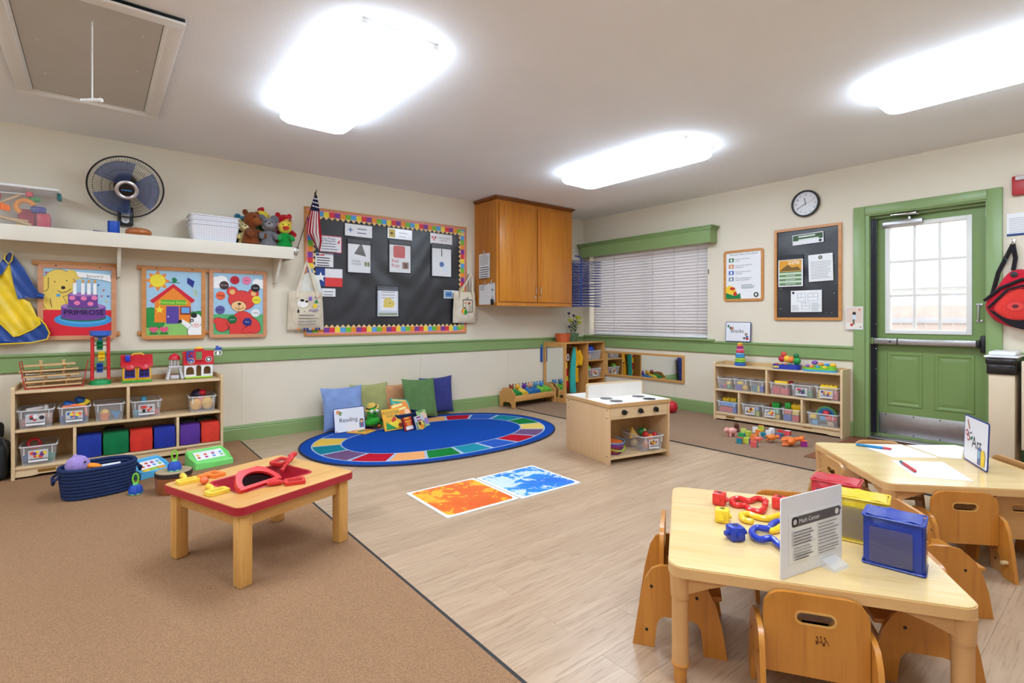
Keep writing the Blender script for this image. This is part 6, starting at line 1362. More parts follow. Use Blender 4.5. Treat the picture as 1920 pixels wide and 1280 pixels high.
def vst(t):
    b = B(); b.tube([(.02 * math.cos(R(a)) + .015, -.04, -.12 + .04 * math.sin(R(a))) for a in range(0, 360, 30)], .006, 6, True); b.build('white_trim', fab((240, 236, 230)), t)
garment('vest', 'red and yellow firefighter vest hanging beside the mirror', 4.69, 4.75, .69, .50, .085, redf, (vst,), 3, .03, .2, ((.36, .52, yelf), (.72, .84, yelf)))
make_bin('toy_bin', 'clear bin with a blue ball on it in the upper cubby', (5.158, 4.80, .007 + .516), .27, .30, .12, 0, None, 'bins in the dress-up unit')
make_bin('toy_bin', 'clear bin with food label in the lower cubby', (5.158, 4.80, .007 + .281), .27, .30, .12, 0, lab((200, 60, 40), (240, 180, 60), (120, 70, 40)), 'bins in the dress-up unit', .36)
def ball(label, x, y, z, r, c, cat='ball', grp=None): b = B(); b.ell((0, 0, 0), r, 20, 14); return tag(b.build('toy_ball', pc(c), loc=(x, y, z)), label, cat, grp)
ball('blue ball resting in the upper cubby bin', 5.135, 4.73, .655, .058, (30, 70, 190))
ball('green ball in the lower cubby bin', 5.09, 4.73, .405, .045, (120, 190, 50)); ball('red play tomato in the lower cubby bin', 5.175, 4.73, .37, .035, (206, 60, 40)); ball('peach play fruit inside the upper cubby bin', 5.12, 4.74, .56, .035, (236, 160, 110)); ball('pink play fruit inside the lower cubby bin', 5.20, 4.74, .335, .035, (226, 140, 150))
# plant pots on top
def pot(label, x, y, r, h, c):
    t = thing('plant_pot', label, 'pot', (x, y, .764)); b = B(); prof = [(r * .78, 0)]
    for k in range(7): z = h * (k + .5) / 7; rr = r * (.78 + .22 * z / h); prof += [(rr + .003, z), (rr, z + h / 16)]
    prof += [(r, h), (r - .006, h), (r * .74, .01), (.001, .01)]; b.lathe(prof, 28); b.build('bucket', pc(c, .5), t, ang=50); return t
pot('ribbed orange pot on the dress-up unit', 4.762, 4.86, .105, .108, (206, 96, 46))
pt = pot('ribbed green pot holding flowers on the dress-up unit', 5.005, 4.93, .09, .108, (92, 124, 84))
t = thing('flower_bunch', 'artificial yellow green flowers standing in the green pot', 'flowers', (5.01, 4.93, .776))
lf = pc((40, 84, 36), .6); fl = pc((206, 214, 40), .7); dk = pc((70, 74, 110), .7)
for k, (x, y, z) in enumerate(((.09, -.03, .30), (.13, 0, .24), (-.06, -.02, .27), (.05, .02, .33), (-.03, .03, .36), (-.05, 0, .18), (.11, .02, .31))):
    b = B(); b.tube([(x * .1, y * .1, 0), (x * .5, y * .5, z * .55), (x, y, z)], .003, 6); st = b.build('stem', lf, t)
    b = B(); m_ = fl if k in (0, 1, 2, 6) else dk
    for j in range(9 if m_ is fl else 5):
        q = 2 * math.pi * j / 9; r_ = .022 if m_ is fl else .012
        b.ell((x + r_ * math.cos(q), y + r_ * math.sin(q) * .8, z + .012 * math.sin(3 * q)), (.017 if m_ is fl else .010, .014, .008), 6, 5, (20 * math.sin(q), 20, 0))
    b.build('blossom', m_, st)
for k in range(16):
    a = k * 2.4; z = .125 + k * .009; b = B(); b.ell((.03 + .028 * math.cos(a), .028 * math.sin(a), z), (.026, .014, .005), 8, 5, (25 * math.sin(a), 25 * math.cos(a), math.degrees(a))); b.build('leaf', lf, t)
b = B(); b.box((-.015, -.02, -.1), (.015, 0, .1), .008); b.box((-.012, -.018, .1), (.012, -.004, .125), .004); tag(b.build('hanging_cloth', fab((36, 76, 160)), loc=(4.545, 5.045, .60)), 'narrow blue cloth hanging behind the end mirror', 'cloth')
# long wall mirror
t = thing('wall_mirror', 'long low wood framed mirror under the window', 'mirror', (XR - .0035, 4.045, .474), rot=RW)
mw, mh = 1.21, .325
b = B(); b.prism(rrect(mw, mh, .006, 2), 0, .022, [rrect(mw - .05, mh - .05, .002, 1)]); b.build('frame', bw2, t)
b = B(); b.box((-mw / 2 + .02, -mh / 2 + .02, .004), (mw / 2 - .02, mh / 2 - .02, .009)); b.build('mirror_glass', mir, t)
b = B(); b.ell((0, 0, 0), .068, 22, 16); tag(b.build('ball', mk('red_bumpy_rubber', (196, 30, 44), .5, bump=1, bs=60), loc=(5.06, 3.42, .0755)), 'red bumpy ball on the floor behind the play stove', 'ball')
# ------------------------------------------------------------------ play stove
t = thing('play_stove', 'pale wooden play stove with white top and four burners', 'play stove', (3.253, 2.708, .0005), -12)
SWd, SD, SHt = .585, .57, .447
pm_ = wood('pale_birch_panel', (222, 186, 142), (212, 172, 126), 2, .3, .4)
b = B(); b.box((-SWd / 2, -SD / 2, 0), (-SWd / 2 + .018, SD / 2, SHt - .024), .002); b.build('side_panel', pm_, t)
b = B(); b.box((SWd / 2 - .018, -SD / 2, 0), (SWd / 2, SD / 2, SHt - .024), .002); b.build('side_panel', pm_, t)
b = B(); b.box((-SWd / 2 + .018, -SD / 2 + .01, .035), (SWd / 2 - .018, SD / 2, .053), .002); b.build('bottom_shelf', maple, t)
b = B(); b.box((-SWd / 2 + .018, .02, .053), (SWd / 2 - .018, .032, SHt - .024)); b.build('back_panel', maple_back, t)
b = B(); b.box((-SWd / 2 + .018, -SD / 2 + .004, SHt - .118), (SWd / 2 - .018, -SD / 2 + .02, SHt - .024), .002); b.build('control_panel', maple, t)
b = B(); b.prism(rrect(SWd + .022, SD + .022, .015, 4), SHt - .024, SHt - .001); b.build('counter_edge', wood('birch_edge', (214, 172, 120), (196, 150, 96), 0, .8, .35), t)
b = B(); b.prism(rrect(SWd + .004, SD + .004, .01, 4), SHt - .0009, SHt); b.build('counter_top', mk('white_melamine', (236, 230, 224), .25, var=.01), t)
b = B(); b.T((0, .02, SHt), (90, 0, 0)); bsw = SWd - .03
def topround(w, h, r): return [(-w / 2, 0), (w / 2, 0)] + [(w / 2 - r + r * math.cos(R(a)), h - r + r * math.sin(R(a))) for a in (0, 30, 60, 90)] + [(-w / 2 + r + r * math.cos(R(a)), h - r + r * math.sin(R(a))) for a in (90, 120, 150, 180)]
b.prism(topround(bsw, .115, .02), -.009, .009); bs_ = b.build('backsplash', maple, t)
b = B(); b.T((0, .0108, SHt + .0005), (90, 0, 0)); b.prism(topround(bsw - .02, .105, .016), 0, .001); b.build('white_face', MATS['white_melamine'], bs_)
for k, (x, y) in enumerate(((-.145, -.06), (-.155, -.195), (.15, -.085), (.14, -.225))):
    b = B(); r_ = .048
    b.lathe([(.001, .0002), (r_, .0002), (r_, .003), (.001, .003)] if k < 3 else [(r_ - .009, .0002), (r_, .0002), (r_, .003), (r_ - .009, .003)], 28, (x, y, SHt)); b.build('burner', mk('dark_burner', (74, 72, 74), .4) if k < 3 else black_m, t)
for k, x in enumerate((-.155, .0, .15)):
    b = B(); b.T((x, -SD / 2 + .004, SHt - .07), (90, 0, 0)); b.lathe([(.019, 0), (.02, .004), (.018, .02), (.001, .021)], 16); b.T((x, -SD / 2 - .017, SHt - .07), (90, 40 * (k - .2), 0)); b.box((-.005, -.004, 0), (.022, .004, .008), .002); b.build('knob', black_m, t)
for y, z in ((-.26, .06), (-.26, .34), (-.26, .40), (.25, .06), (.25, .34), (.25, .40)): b = B(); b.ell((-SWd / 2 - .0005, y, z), (.002, .005, .005), 8, 4); b.build('bolt', mk('dark_screw', (70, 66, 64), .5, metal=.5), t)
def st(u, v, z=0): c, s_ = math.cos(R(-12)), math.sin(R(-12)); return (3.253 + u * c - v * s_, 2.708 + u * s_ + v * c, z + .0005)
make_bin('food_bin', 'clear bin of play food on the stove shelf', st(.148, -.134, .0545), .22, .278, .115, -13, lab((180, 60, 40), (226, 170, 60), (60, 40, 36)), 'clear bin in the play stove', .42)
def atst(o, u, v, z, rz=0): o.location = st(u, v, z); o.rotation_euler = (0, 0, R(-12 + rz)); return o
FG = 'play food in the stove bin'
b = B(pc((236, 190, 90))); b.T(rot=(70, 0, 0)); b.prism([(-.045, -.035), (.045, -.035), (0, .05)], -.01, .01); atst(tag(b.build('play_cheese', None), 'yellow triangular play cheese upright in the food bin', 'play food', FG), .075, -.11, .165)
b = B(pc((50, 130, 60))); b.ell((0, 0, 0), (.042, .035, .03)); b.col(pc((200, 220, 150))); b.ell((0, -.025, .015), (.014, .012, .012)); atst(tag(b.build('play_melon', None), 'green play vegetable on top of the food bin', 'play food', FG), .155, -.13, .178)
for nm, c, u, v, z, r_ in (('red play tomato on top of the food bin', (206, 36, 44), .135, -.19, .165, .026), ('orange play orange in the food bin', (246, 130, 60), .15, -.225, .15, .026), ('second red play tomato near the bin corner', (214, 40, 50), .21, -.205, .16, .022), ('peach play fruit low in the food bin', (240, 150, 110), .12, -.21, .095, .03), ('yellow play fruit at the front of the food bin', (240, 206, 120), .135, -.215, .10, .022), ('pale play bread at the bin bottom', (230, 200, 150), .09, -.11, .09, .03), ('mint play vegetable at the bin corner', (120, 180, 150), .215, -.215, .085, .022)):
    b = B(pc(c)); b.ell((0, 0, 0), r_, 14, 10); atst(tag(b.build('play_fruit', None), nm, 'play food', FG), u, v, z)
t = thing('toy_basket', 'purple toy shopping basket with green handle on the stove shelf', 'basket', st(-.175, -.175, .0545), -12); pu = pc((130, 50, 150))
b = B(); b.lathe([(.06, 0), (.062, .006), (.001, .007)], 24); b.lathe([(.075, .06), (.084, .062), (.09, .085), (.086, .085), (.08, .066)], 24)
for k in range(20): a = 2 * math.pi * k / 20; b.tube([(.06 * math.cos(a), .06 * math.sin(a), .004), (.078 * math.cos(a), .078 * math.sin(a), .064)], .004, 5)
b.build('basket_body', pu, t)
b = B(); b.lathe([(.056, .008), (.07, .06), (.078, .09), (.03, .1), (.001, .1)], 20); b.build('orange_liner', pc((240, 120, 50)), t)
b = B(); b.tube([(.083 * math.cos(R(a)), .083 * math.sin(R(a)) - .01, .07 - .035 * math.sin(R(-a))) for a in range(180, 361, 15)], .005, 8); b.build('green_handle', pc((170, 210, 50)), t)
b = B(); b.tube([(.088 * math.cos(R(a)), .088 * math.sin(R(a)) + .0, .095 - .02 * math.sin(R(-a)) * .4) for a in range(200, 400, 15)], .006, 8); b.build('blue_handle', pc((110, 150, 190)), t)
# ------------------------------------------------------------------ block shelf on the right wall
SRX, SRY, SRZ = 5.226, 2.333, -88.2
shelf_unit('toy_shelf', 'low maple block shelf beneath the window wall posters', (SRX, SRY, .0075), SRZ, 1.20, .225, .607, (.558, .305, .062), (-.06,), (-.335, .262))
def sr(u, v, z): c, s_ = math.cos(R(SRZ)), math.sin(R(SRZ)); return (SRX + u * c - v * s_, SRY + u * s_ + v * c, z + .0075)
RM, RBt, RT = .324, .081, .577
GR = 'clear toy bins on the block shelf'
BINS = {}
def rbin(key, label, u0, u1, z, prn=None, h=.118): BINS[key] = (u0, u1, z); make_bin('toy_bin', label, sr((u0 + u1) / 2, -.008, z), u1 - u0, .20, h, SRZ, prn, GR)
E_ = .003
rbin('r1', 'clear bin of bright beads at the left end of the top row', -.575, -.405, RM); rbin('r2', 'clear bin of yellow and purple toys, second in the top row', -.400, -.242, RM); rbin('r3', 'clear bin of blue toys left of the top row divider', -.236, -.078, RM)
rbin('r4', 'clear bin of red blocks right of the top row divider', -.040, .155, RM); rbin('r5', 'clear bin with car picture label in the top row', .162, .358, RM, lab((200, 60, 60), (60, 120, 60), (90, 60, 130))); rbin('r6', 'clear bin with yellow brick label at the right end, top row', .366, .572, RM, lab((240, 200, 50), (50, 60, 140), (226, 120, 50)))
rbin('r7', 'clear bin of blue and red bricks at the left end, bottom row', -.575, -.352, RBt); rbin('r8', 'clear bin with orange picture label left in the middle compartment', -.315, -.125, RBt, lab((226, 120, 50), (250, 200, 70), (120, 60, 40))); rbin('r9', 'clear bin with yellow blocks and label in the bottom middle', -.118, .068, RBt, lab((246, 206, 50), (70, 90, 160), (226, 90, 60))); rbin('r10', 'clear bin of blue and red squares next to the right divider', .075, .245, RBt); rbin('r11', 'clear bin with blue arch toy in the bottom right compartment', .300, .560, RBt)
def brick(label, key, fu, v, z, s, c, studs=0, name='toy_brick', ell=False):
    u0, u1, bz = BINS[key]; b = B(pc(c)); w, d, h = s
    if ell: b.ell((0, 0, h / 2), (w / 2, d / 2, h / 2), 12, 8)
    else:
        b.box((-w / 2, -d / 2, 0), (w / 2, d / 2, h), .004)
        for k in range(studs):
            for j in (0, 1): b.cyl((-w / 2 + w * (k + .5) / studs, -d / 4 + j * d / 2, h), (-w / 2 + w * (k + .5) / studs, -d / 4 + j * d / 2, h + .008), .009, n=10)
    o = b.build(name, None); o.location = sr(u0 + (u1 - u0) * (.5 + (fu - .5) * .9), v + .012, bz + .006 + z); o.rotation_euler = (0, 0, R(SRZ)); tag(o, label, 'toy', 'loose toys in the block shelf bins')
RDc, YLc, BLc, GNc, ORc, PUc = (214, 60, 60), (246, 206, 40), (60, 90, 190), (50, 160, 80), (240, 130, 60), (130, 80, 160)
for lb, fu, c, v in (('red', .33, RDc, -.05), ('yellow', .62, YLc, -.05), ('green', .72, GNc, -.07), ('purple', .2, PUc, -.06), ('orange', .5, ORc, -.03)): brick(lb + ' bead cluster in the left end top bin', 'r1', fu, v, .0 if lb not in ('yellow', 'orange') else .03, (.045, .04, .04), c, ell=True, name='toy_bead')
brick('yellow toy fish in the second top bin', 'r2', .7, -.06, .0, (.07, .04, .055), (240, 190, 60), ell=True); brick('yellow toy high in the second top bin', 'r2', .35, -.06, .055, (.05, .04, .03), YLc); brick('purple toy low in the second top bin', 'r2', .25, -.06, 0, (.06, .04, .05), (100, 90, 170))
brick('navy toy in the third top bin', 'r3', .7, -.06, 0, (.055, .04, .06), BLc); brick('blue green toy in the third top bin', 'r3', .3, -.06, 0, (.05, .04, .06), (50, 120, 130)); brick('yellow peg in the third top bin', 'r3', .55, -.075, 0, (.02, .02, .06), YLc)
brick('red brick left in the red block bin', 'r4', .27, -.06, 0, (.07, .045, .07), RDc); brick('red brick right in the red block bin', 'r4', .72, -.06, 0, (.07, .045, .06), (226, 80, 80)); brick('long yellow brick on top of the red block bin', 'r4', .45, -.03, .085, (.12, .04, .04), YLc, 0); brick('dark red ball on top of the red block bin', 'r4', .9, .0, .08, (.05, .05, .05), (170, 20, 40), ell=True)
brick('green toy inside the car label bin', 'r5', .8, -.06, 0, (.05, .04, .06), (120, 170, 130)); brick('grey toy inside the car label bin', 'r5', .3, -.05, 0, (.08, .04, .05), (170, 160, 170))
brick('studded yellow brick on top of the right end bin', 'r6', .5, -.03, .085, (.14, .06, .035), YLc, 4); brick('yellow brick inside the right end bin', 'r6', .28, -.06, 0, (.08, .045, .075), YLc); brick('pink brick inside the right end bin', 'r6', .78, -.06, 0, (.06, .045, .075), (224, 120, 120))
brick('light blue brick row in the bottom left bin', 'r7', .5, -.055, .06, (.17, .05, .035), (80, 150, 220), 4); brick('red brick row low in the bottom left bin', 'r7', .4, -.055, 0, (.14, .05, .05), RDc, 3); brick('blue brick low in the bottom left bin', 'r7', .82, -.055, 0, (.05, .05, .05), BLc, 1); brick('yellow brick heaped left on the bottom left bin', 'r7', .28, -.02, .105, (.075, .045, .03), YLc, 2); brick('yellow brick heaped right on the bottom left bin', 'r7', .6, .0, .1, (.07, .045, .035), (250, 214, 50), 2); brick('green brick on the bottom left bin', 'r7', .86, .02, .1, (.04, .05, .03), GNc, 1)
brick('lime block inside the orange label bin', 'r8', .8, -.06, 0, (.05, .04, .045), (190, 200, 60)); brick('pink block inside the orange label bin', 'r8', .4, -.05, 0, (.08, .04, .03), (226, 120, 120)); brick('blue block inside the orange label bin', 'r8', .75, -.055, .05, (.06, .04, .03), (110, 150, 190))
brick('yellow block low left in the bottom middle bin', 'r9', .25, -.06, 0, (.06, .045, .04), YLc); brick('yellow block low right in the bottom middle bin', 'r9', .75, -.06, 0, (.06, .045, .04), YLc); brick('mint block in the bottom middle bin', 'r9', .75, -.058, .045, (.06, .04, .05), (110, 180, 130)); brick('green block heaped on the bottom middle bin', 'r9', .62, -.01, .1, (.07, .06, .05), (50, 180, 70)); brick('dark red block heaped on the bottom middle bin', 'r9', .35, .0, .09, (.04, .04, .04), (150, 30, 40))
brick('blue square in the square bin', 'r10', .25, -.065, 0, (.06, .04, .055), BLc); brick('red square low in the square bin', 'r10', .75, -.065, 0, (.06, .04, .055), RDc); brick('salmon square in the square bin', 'r10', .25, -.063, .06, (.06, .04, .045), (224, 110, 90)); brick('yellow square in the square bin', 'r10', .75, -.063, .06, (.06, .04, .05), YLc); brick('yellow brick heaped on the square bin', 'r10', .65, -.01, .105, (.09, .05, .045), YLc, 2); brick('green brick heaped on the square bin', 'r10', .12, -.0, .1, (.05, .05, .06), (70, 200, 90))
for lb, fu, z, c in (('sky blue', .2, 0, (90, 170, 220)), ('tan', .75, 0, (210, 180, 140)), ('yellow', .14, .05, YLc), ('blue', .5, .04, (90, 160, 210)), ('red', .85, .045, RDc), ('coral', .68, .05, (226, 90, 90))): brick(lb + ' shape in the blue arch bin', 'r11', fu, -.06, z, (.05, .035, .04), c)
u0, u1, bz = BINS['r11']
t = thing('toy_arch', 'blue and green stacked arch toy rising from its bin', 'toy', sr(.44, .0, bz + .09), SRZ, 'loose toys in the block shelf bins')
for r0, r1, c in ((.075, .088, (120, 190, 110)), (.055, .074, (70, 150, 200)), (.038, .054, (60, 130, 190))):
    b = B(); b.T(rot=(90, 0, 0)); b.prism([(r1 * math.cos(R(a)), r1 * math.sin(R(a))) for a in range(0, 181, 15)] + [(r0 * math.cos(R(a)), r0 * math.sin(R(a))) for a in range(180, -1, -15)], -.02, .02); b.build('arch', pc(c), t)
b = B(pc((206, 40, 60))); b.ell((0, 0, .03), .03, 12, 8); o = b.build('toy_ball', None); o.location = sr(.45, -.05, bz + .085); tag(o, 'red ball under the blue arch toy', 'toy', 'loose toys in the block shelf bins')
# ---- toys on top
t = thing('stacking_tower', 'rainbow stacking tower toy with scalloped rings', 'toy', sr(-.355, -.03, RT), 0)
zz = 0
for r_, h, c in ((.056, .034, (36, 100, 190)), (.052, .026, (130, 200, 50)), (.050, .022, (190, 214, 60)), (.047, .030, (60, 150, 210)), (.042, .022, (110, 180, 220)), (.042, .024, (220, 60, 90)), (.038, .020, (240, 130, 160)), (.034, .026, (170, 40, 130)), (.028, .020, (236, 130, 60)), (.022, .018, (246, 200, 60))):
    b = B(); k = 28; prof = [(.4, 0), (.92, .08), (1, .5), (.92, .92), (.4, 1)]; vs = []; fs = []
    for i, (q, z) in enumerate(prof):
        for j in range(k): rr = r_ * q * (1 + .05 * math.cos(7 * 2 * math.pi * j / k)); a = 2 * math.pi * j / k; vs.append((rr * math.cos(a), rr * math.sin(a), zz + z * h))
    for i in range(4):
        for j in range(k): fs.append((i * k + j, i * k + (j + 1) % k, (i + 1) * k + (j + 1) % k, (i + 1) * k + j))
    fs += [tuple(range(k))[::-1], tuple(range(4 * k, 5 * k))]; b.add(vs, fs); b.build('ring', pc(c), t); zz += h * .98
t = thing('toy_caterpillar', 'blue based toy with a red, orange and green caterpillar', 'toy', sr(.105, -.03, RT), SRZ + 6)
b = B(); b.prism(rrect(.24, .13, .04), 0, .045); b.build('base', pc((36, 60, 170)), t, ang=50)
b = B(); b.box((-.105, -.066, .012), (-.055, -.0652, .03)); b.build('plate', pc((240, 210, 80)), t)
for x, z, r_, c in ((-.045, .095, .032, (190, 36, 60)), (-.03, .14, .026, (214, 80, 60)), (.0, .095, .034, (246, 190, 50)), (.035, .09, .034, (244, 130, 50)), (.085, .08, .036, (40, 150, 70)), (.08, .13, .024, (30, 120, 70))): b = B(); b.ell((x, .0, z), (r_, r_ * .9, r_)); b.build('segment', pc(c), t)
for x, c in ((-.08, (230, 100, 60)), (-.045, (244, 180, 60)), (-.0, (240, 120, 60)), (.03, (60, 150, 90))): b = B(); b.cyl((x, -.045, .045), (x, -.045, .055), .016); b.build('button', pc(c), t)
t = thing('toy_garden', 'lime and blue shape toy with purple knob at the shelf end', 'toy', sr(.395, -.03, RT), SRZ + 4)
b = B(); b.prism(rrect(.28, .15, .05), 0, .016); b.build('base', pc((70, 170, 220)), t, ang=50)
b = B(); b.prism(rrect(.27, .14, .05), .016, .034); b.prism(rrect(.2, .07, .03, 4, .02, .02), .034, .05); b.build('lawn', pc((130, 200, 60)), t, ang=50)
for x, y, z, r_, c in ((-.05, .02, .075, .028, (130, 80, 180)), (.0, .025, .06, .024, (240, 140, 60)), (.05, .02, .06, .022, (70, 150, 220)), (.1, .01, .06, .028, (244, 190, 60)), (-.06, -.04, .04, .022, (240, 130, 60)), (-.01, -.045, .04, .018, (60, 160, 220)), (.05, -.045, .04, .022, (240, 200, 60)), (-.1, -.02, .045, .02, (150, 90, 190))): b = B(); b.ell((x, y, z), (r_, r_, r_ * .7)); b.build('shape_knob', pc(c), t)
# ------------------------------------------------------------------ blocks and animals on the floor
CZ_ = .0075
def fblock(label, px_, rz, ca_, cb_, cc_, s=.046):
    b = B(); h = s / 2
    for c, f in ((ca_, [(4, 5, 6, 7), (0, 3, 2, 1)]), (cb_, [(0, 1, 5, 4), (2, 3, 7, 6)]), (cc_, [(1, 2, 6, 5), (3, 0, 4, 7)])):
        b.col(pc(c, .45)); b.add([(-h, -h, 0), (h, -h, 0), (h, h, 0), (-h, h, 0), (-h, -h, s), (h, -h, s), (h, h, s), (-h, h, s)], f)
    o = b.build('toy_block', None, None, False); o.location = (px_[0], px_[1], CZ_ + (px_[2] if len(px_) > 2 else 0)); o.rotation_euler = (0, 0, R(rz)); tag(o, label, 'block', 'toy blocks on the carpet')
TL, LM, WH_, PK_ = (30, 130, 150), (190, 206, 70), (236, 232, 230), (224, 90, 90)
BLK_L = [('teal and red toy block at the left front of the pile', (4.285, 2.224), 20, RDc, RDc, TL), ('lime topped block with purple side in the front row', (4.331, 2.187), 10, LM, PUc, LM), ('pink and teal block nearest the viewer in the pile', (4.254, 2.085), 15, PK_, TL, PK_),
    ('lime block behind the pig', (4.666, 2.386), 30, LM, LM, (210, 220, 120)), ('pale lime block at the left middle of the pile', (4.595, 2.305), -10, (214, 220, 110), LM, LM), ('teal block beside the pig', (4.469, 2.3), 5, GNc, TL, GNc), ('orange block with yellow side in the middle', (4.495, 2.203), 12, ORc, (240, 190, 60), ORc),
    ('red and white block at the back of the pile', (4.816, 2.35), 25, WH_, RDc, WH_), ('lime and orange block at the very back', (4.928, 2.349), 30, ORc, LM, LM), ('yellow block between the back blocks', (4.734, 2.275), 0, YLc, YLc, ORc), ('white and teal block in the middle', (4.634, 2.194), 40, TL, WH_, TL),
    ('white block right of the middle', (4.759, 2.2), 20, WH_, (230, 160, 170), WH_), ('red and purple block in the right half', (4.864, 2.143), 25, RDc, PUc, RDc), ('teal block under the orange animal', (4.728, 2.092), 0, TL, TL, PUc), ('red block with white edge at the right back', (4.895, 2.091), 5, WH_, RDc, (230, 80, 90)), ('blue and white block at the right end of the pile', (4.685, 1.975), 10, TL, TL, WH_), ('orange and purple block lying alone at the right', (4.594, 1.835), 30, (246, 150, 40), (230, 60, 40), (150, 30, 130))]
for q in BLK_L: fblock(*q)
b = B(pc((226, 222, 224))); b.lathe([(.001, 0), (.026, .0), (.03, .03), (.024, .055), (.001, .06)], 16); tag(b.build('toy_cup', None, loc=(*(4.847, 2.212), CZ_)), 'white rounded toy cup in the block pile', 'toy')
def animal(label, loc, rz, c, L=.09, legs=.025, head=None, neck=0, tilt=0):
    t = thing('toy_animal', label, 'toy animal', loc, rz, 'toy animals among the blocks'); m_ = pc(c, .4)
    if tilt: t.rotation_euler = (R(tilt), 0, R(rz))
    b = B(); b.ell((0, 0, legs + L * .28), (L * .5, L * .3, L * .3))
    for x in (-.3, .3):
        for y in (-.16, .16): b.cyl((L * x, L * y, 0), (L * x, L * y, legs + L * .15), L * .09, n=8)
    hx, hz = L * .55, legs + L * (.4 + neck)
    if neck: b.tube([(L * .35, 0, legs + L * .3), (hx, 0, hz)], [L * .17, L * .12], 10)
    b.ell((hx, 0, hz), (L * .22, L * .18, L * .19)); b.ell((hx + L * .18, 0, hz - L * .05), (L * .12, L * .1, L * .09), 10, 8); b.build('body', m_, t)
    for s_ in (-1, 1): b = B(); b.ell((hx - L * .05, s_ * L * .14, hz + L * .17), (L * .05, L * .04, L * .09), 8, 6); b.build('ear', m_, t); b = B(); b.ell((hx + L * .12, s_ * L * .12, hz + L * .06), L * .03, 6, 5); b.build('eye', pc((20, 20, 20)), t)
    b = B(); b.tube([(-L * .5, 0, legs + L * .3), (-L * .6, 0, legs + L * .38)], L * .03, 6); b.build('tail', m_, t)
animal('pink toy pig at the left of the block pile', (*(4.478, 2.399), CZ_), 160, (240, 170, 160), .10, .02)
animal('brown and white toy cow standing behind the pig', (*(4.702, 2.471), CZ_), 200, (110, 60, 50), .08, .03, neck=.2)
animal('orange toy giraffe lying in front of the blocks', (*(4.489, 1.965), CZ_ + .03), 20, (236, 120, 50), .12, .035, neck=.5, tilt=78)
animal('orange toy tiger lying in the middle of the pile', (*(4.531, 2.099), CZ_ + .03), -20, (232, 130, 50), .09, .02, tilt=70)
animal('pink faced toy piglet on the front blocks', (*(4.44, 2.148), CZ_), -70, (236, 110, 90), .06, .012)

# ------------------------------------------------------------------ things on the right wall
t = thing('rules_poster', 'wood framed classroom rules poster with a rooster in the corner', 'poster', (XR - .0005, 2.7395, 1.527), rot=RW)
w, h = .432, .545
b = B(); b.prism(rrect(w, h, .03, 5), 0, .016, [rrect(w - .05, h - .05, .01, 3)]); b.build('frame', orange_wood, t)
b = B(); b.box((-w / 2 + .02, -h / 2 + .02, .002), (w / 2 - .02, h / 2 - .02, .007)); b.build('sheet', paper_m, t)
p = Print(); p.z = .0072; p.txt('Primrose Rules of the Road', 0, h * .40, .027, (90, 110, 130))
for k, (c, s1, s2) in enumerate((((60, 130, 100), 'Be kind to yourself and', 'others!'), ((226, 140, 90), 'Use your listening ears and', 'looking eyes!'), ((80, 110, 200), 'Keep your hands and feet', 'to yourself!'), ((130, 150, 170), 'Use your walking feet and', 'inside voices at school!'))):
    y = h * (.31 - .125 * k); p.rect(-w * .37, y - .02, -w * .24, y + .022, c); p.rect(-w * .33, y - .012, -w * .28, y + .012, (240, 236, 220)); p.txt(s1, -w * .2, y + .004, .0165, (90, 96, 110), 'LEFT'); p.txt(s2, -w * .2, y - .016, .0165, (90, 96, 110), 'LEFT')
p.lines(-w * .05, w * .3, -h * .19, 3, .016, .005, (130, 140, 150)); p.disc(w * .32, -h * .38, .026, (50, 66, 56)); p.disc(w * .32, -h * .38, .014, (220, 224, 220))
p.disc(-w * .34, -h * .29, .05, (244, 200, 60), .055); p.disc(-w * .26, -h * .31, .035, (244, 200, 60)); p.disc(-w * .27, -h * .25, .03, (206, 50, 40), .016); p.disc(-w * .2, -h * .36, .02, (206, 50, 40), .026); p.poly([(-w * .44, -h * .45), (-w * .06, -h * .45), (-w * .08, -h * .34), (-w * .2, -h * .4), (-w * .44, -h * .33)], (30, 130, 70)); p.disc(-w * .25, -h * .3, .004, BLK)
p.build('print', None, t, False)
t = thing('notice_board', 'black paper notice board in wood frame beside the door', 'board', (XR - .0005, 2.11, 1.506), rot=RW)
w, h = .604, .902
b = B(); b.prism(rrect(w, h, .003, 1), 0, .022, [rrect(w - .05, h - .05, .002, 1)]); b.build('frame', orange_wood, t)
def crump2(u, v):
    x, y = (u - .5) * (w - .04), (v - .5) * (h - .04); return (x, y, .007 + .003 * (math.sin(9 * x + 3 * math.sin(7 * y)) * math.sin(8 * y + 2 * x) + .6 * math.sin(19 * x + 13 * y + 2 * math.sin(9 * y))))
b = B(); b.surf(crump2, 50, 70); b.build('black_paper', mk('black_crumpled_paper', (40, 40, 46), .38), t)
for x, y in ((.2, .3), (.24, .08), (-.24, -.14), (-.24, -.34), (.24, -.2), (.22, -.38), (.23, -.43), (-.25, .16)): b = B(); b.ell((x, y, .012), .005, 8, 5); b.build('push_pin', steel_m, t)
G2_ = 'papers on the notice board'
def rw(a, b_): return None
def d_n1(p, w, h): p.rect(-w * .48, -h * .1, w * .48, h * .44, (64, 92, 60)); p.lines(-w * .3, w * .4, h * .2, 2, .03, .014, (220, 230, 220)); p.disc(w * .4, -h * .3, .014, (50, 60, 56))
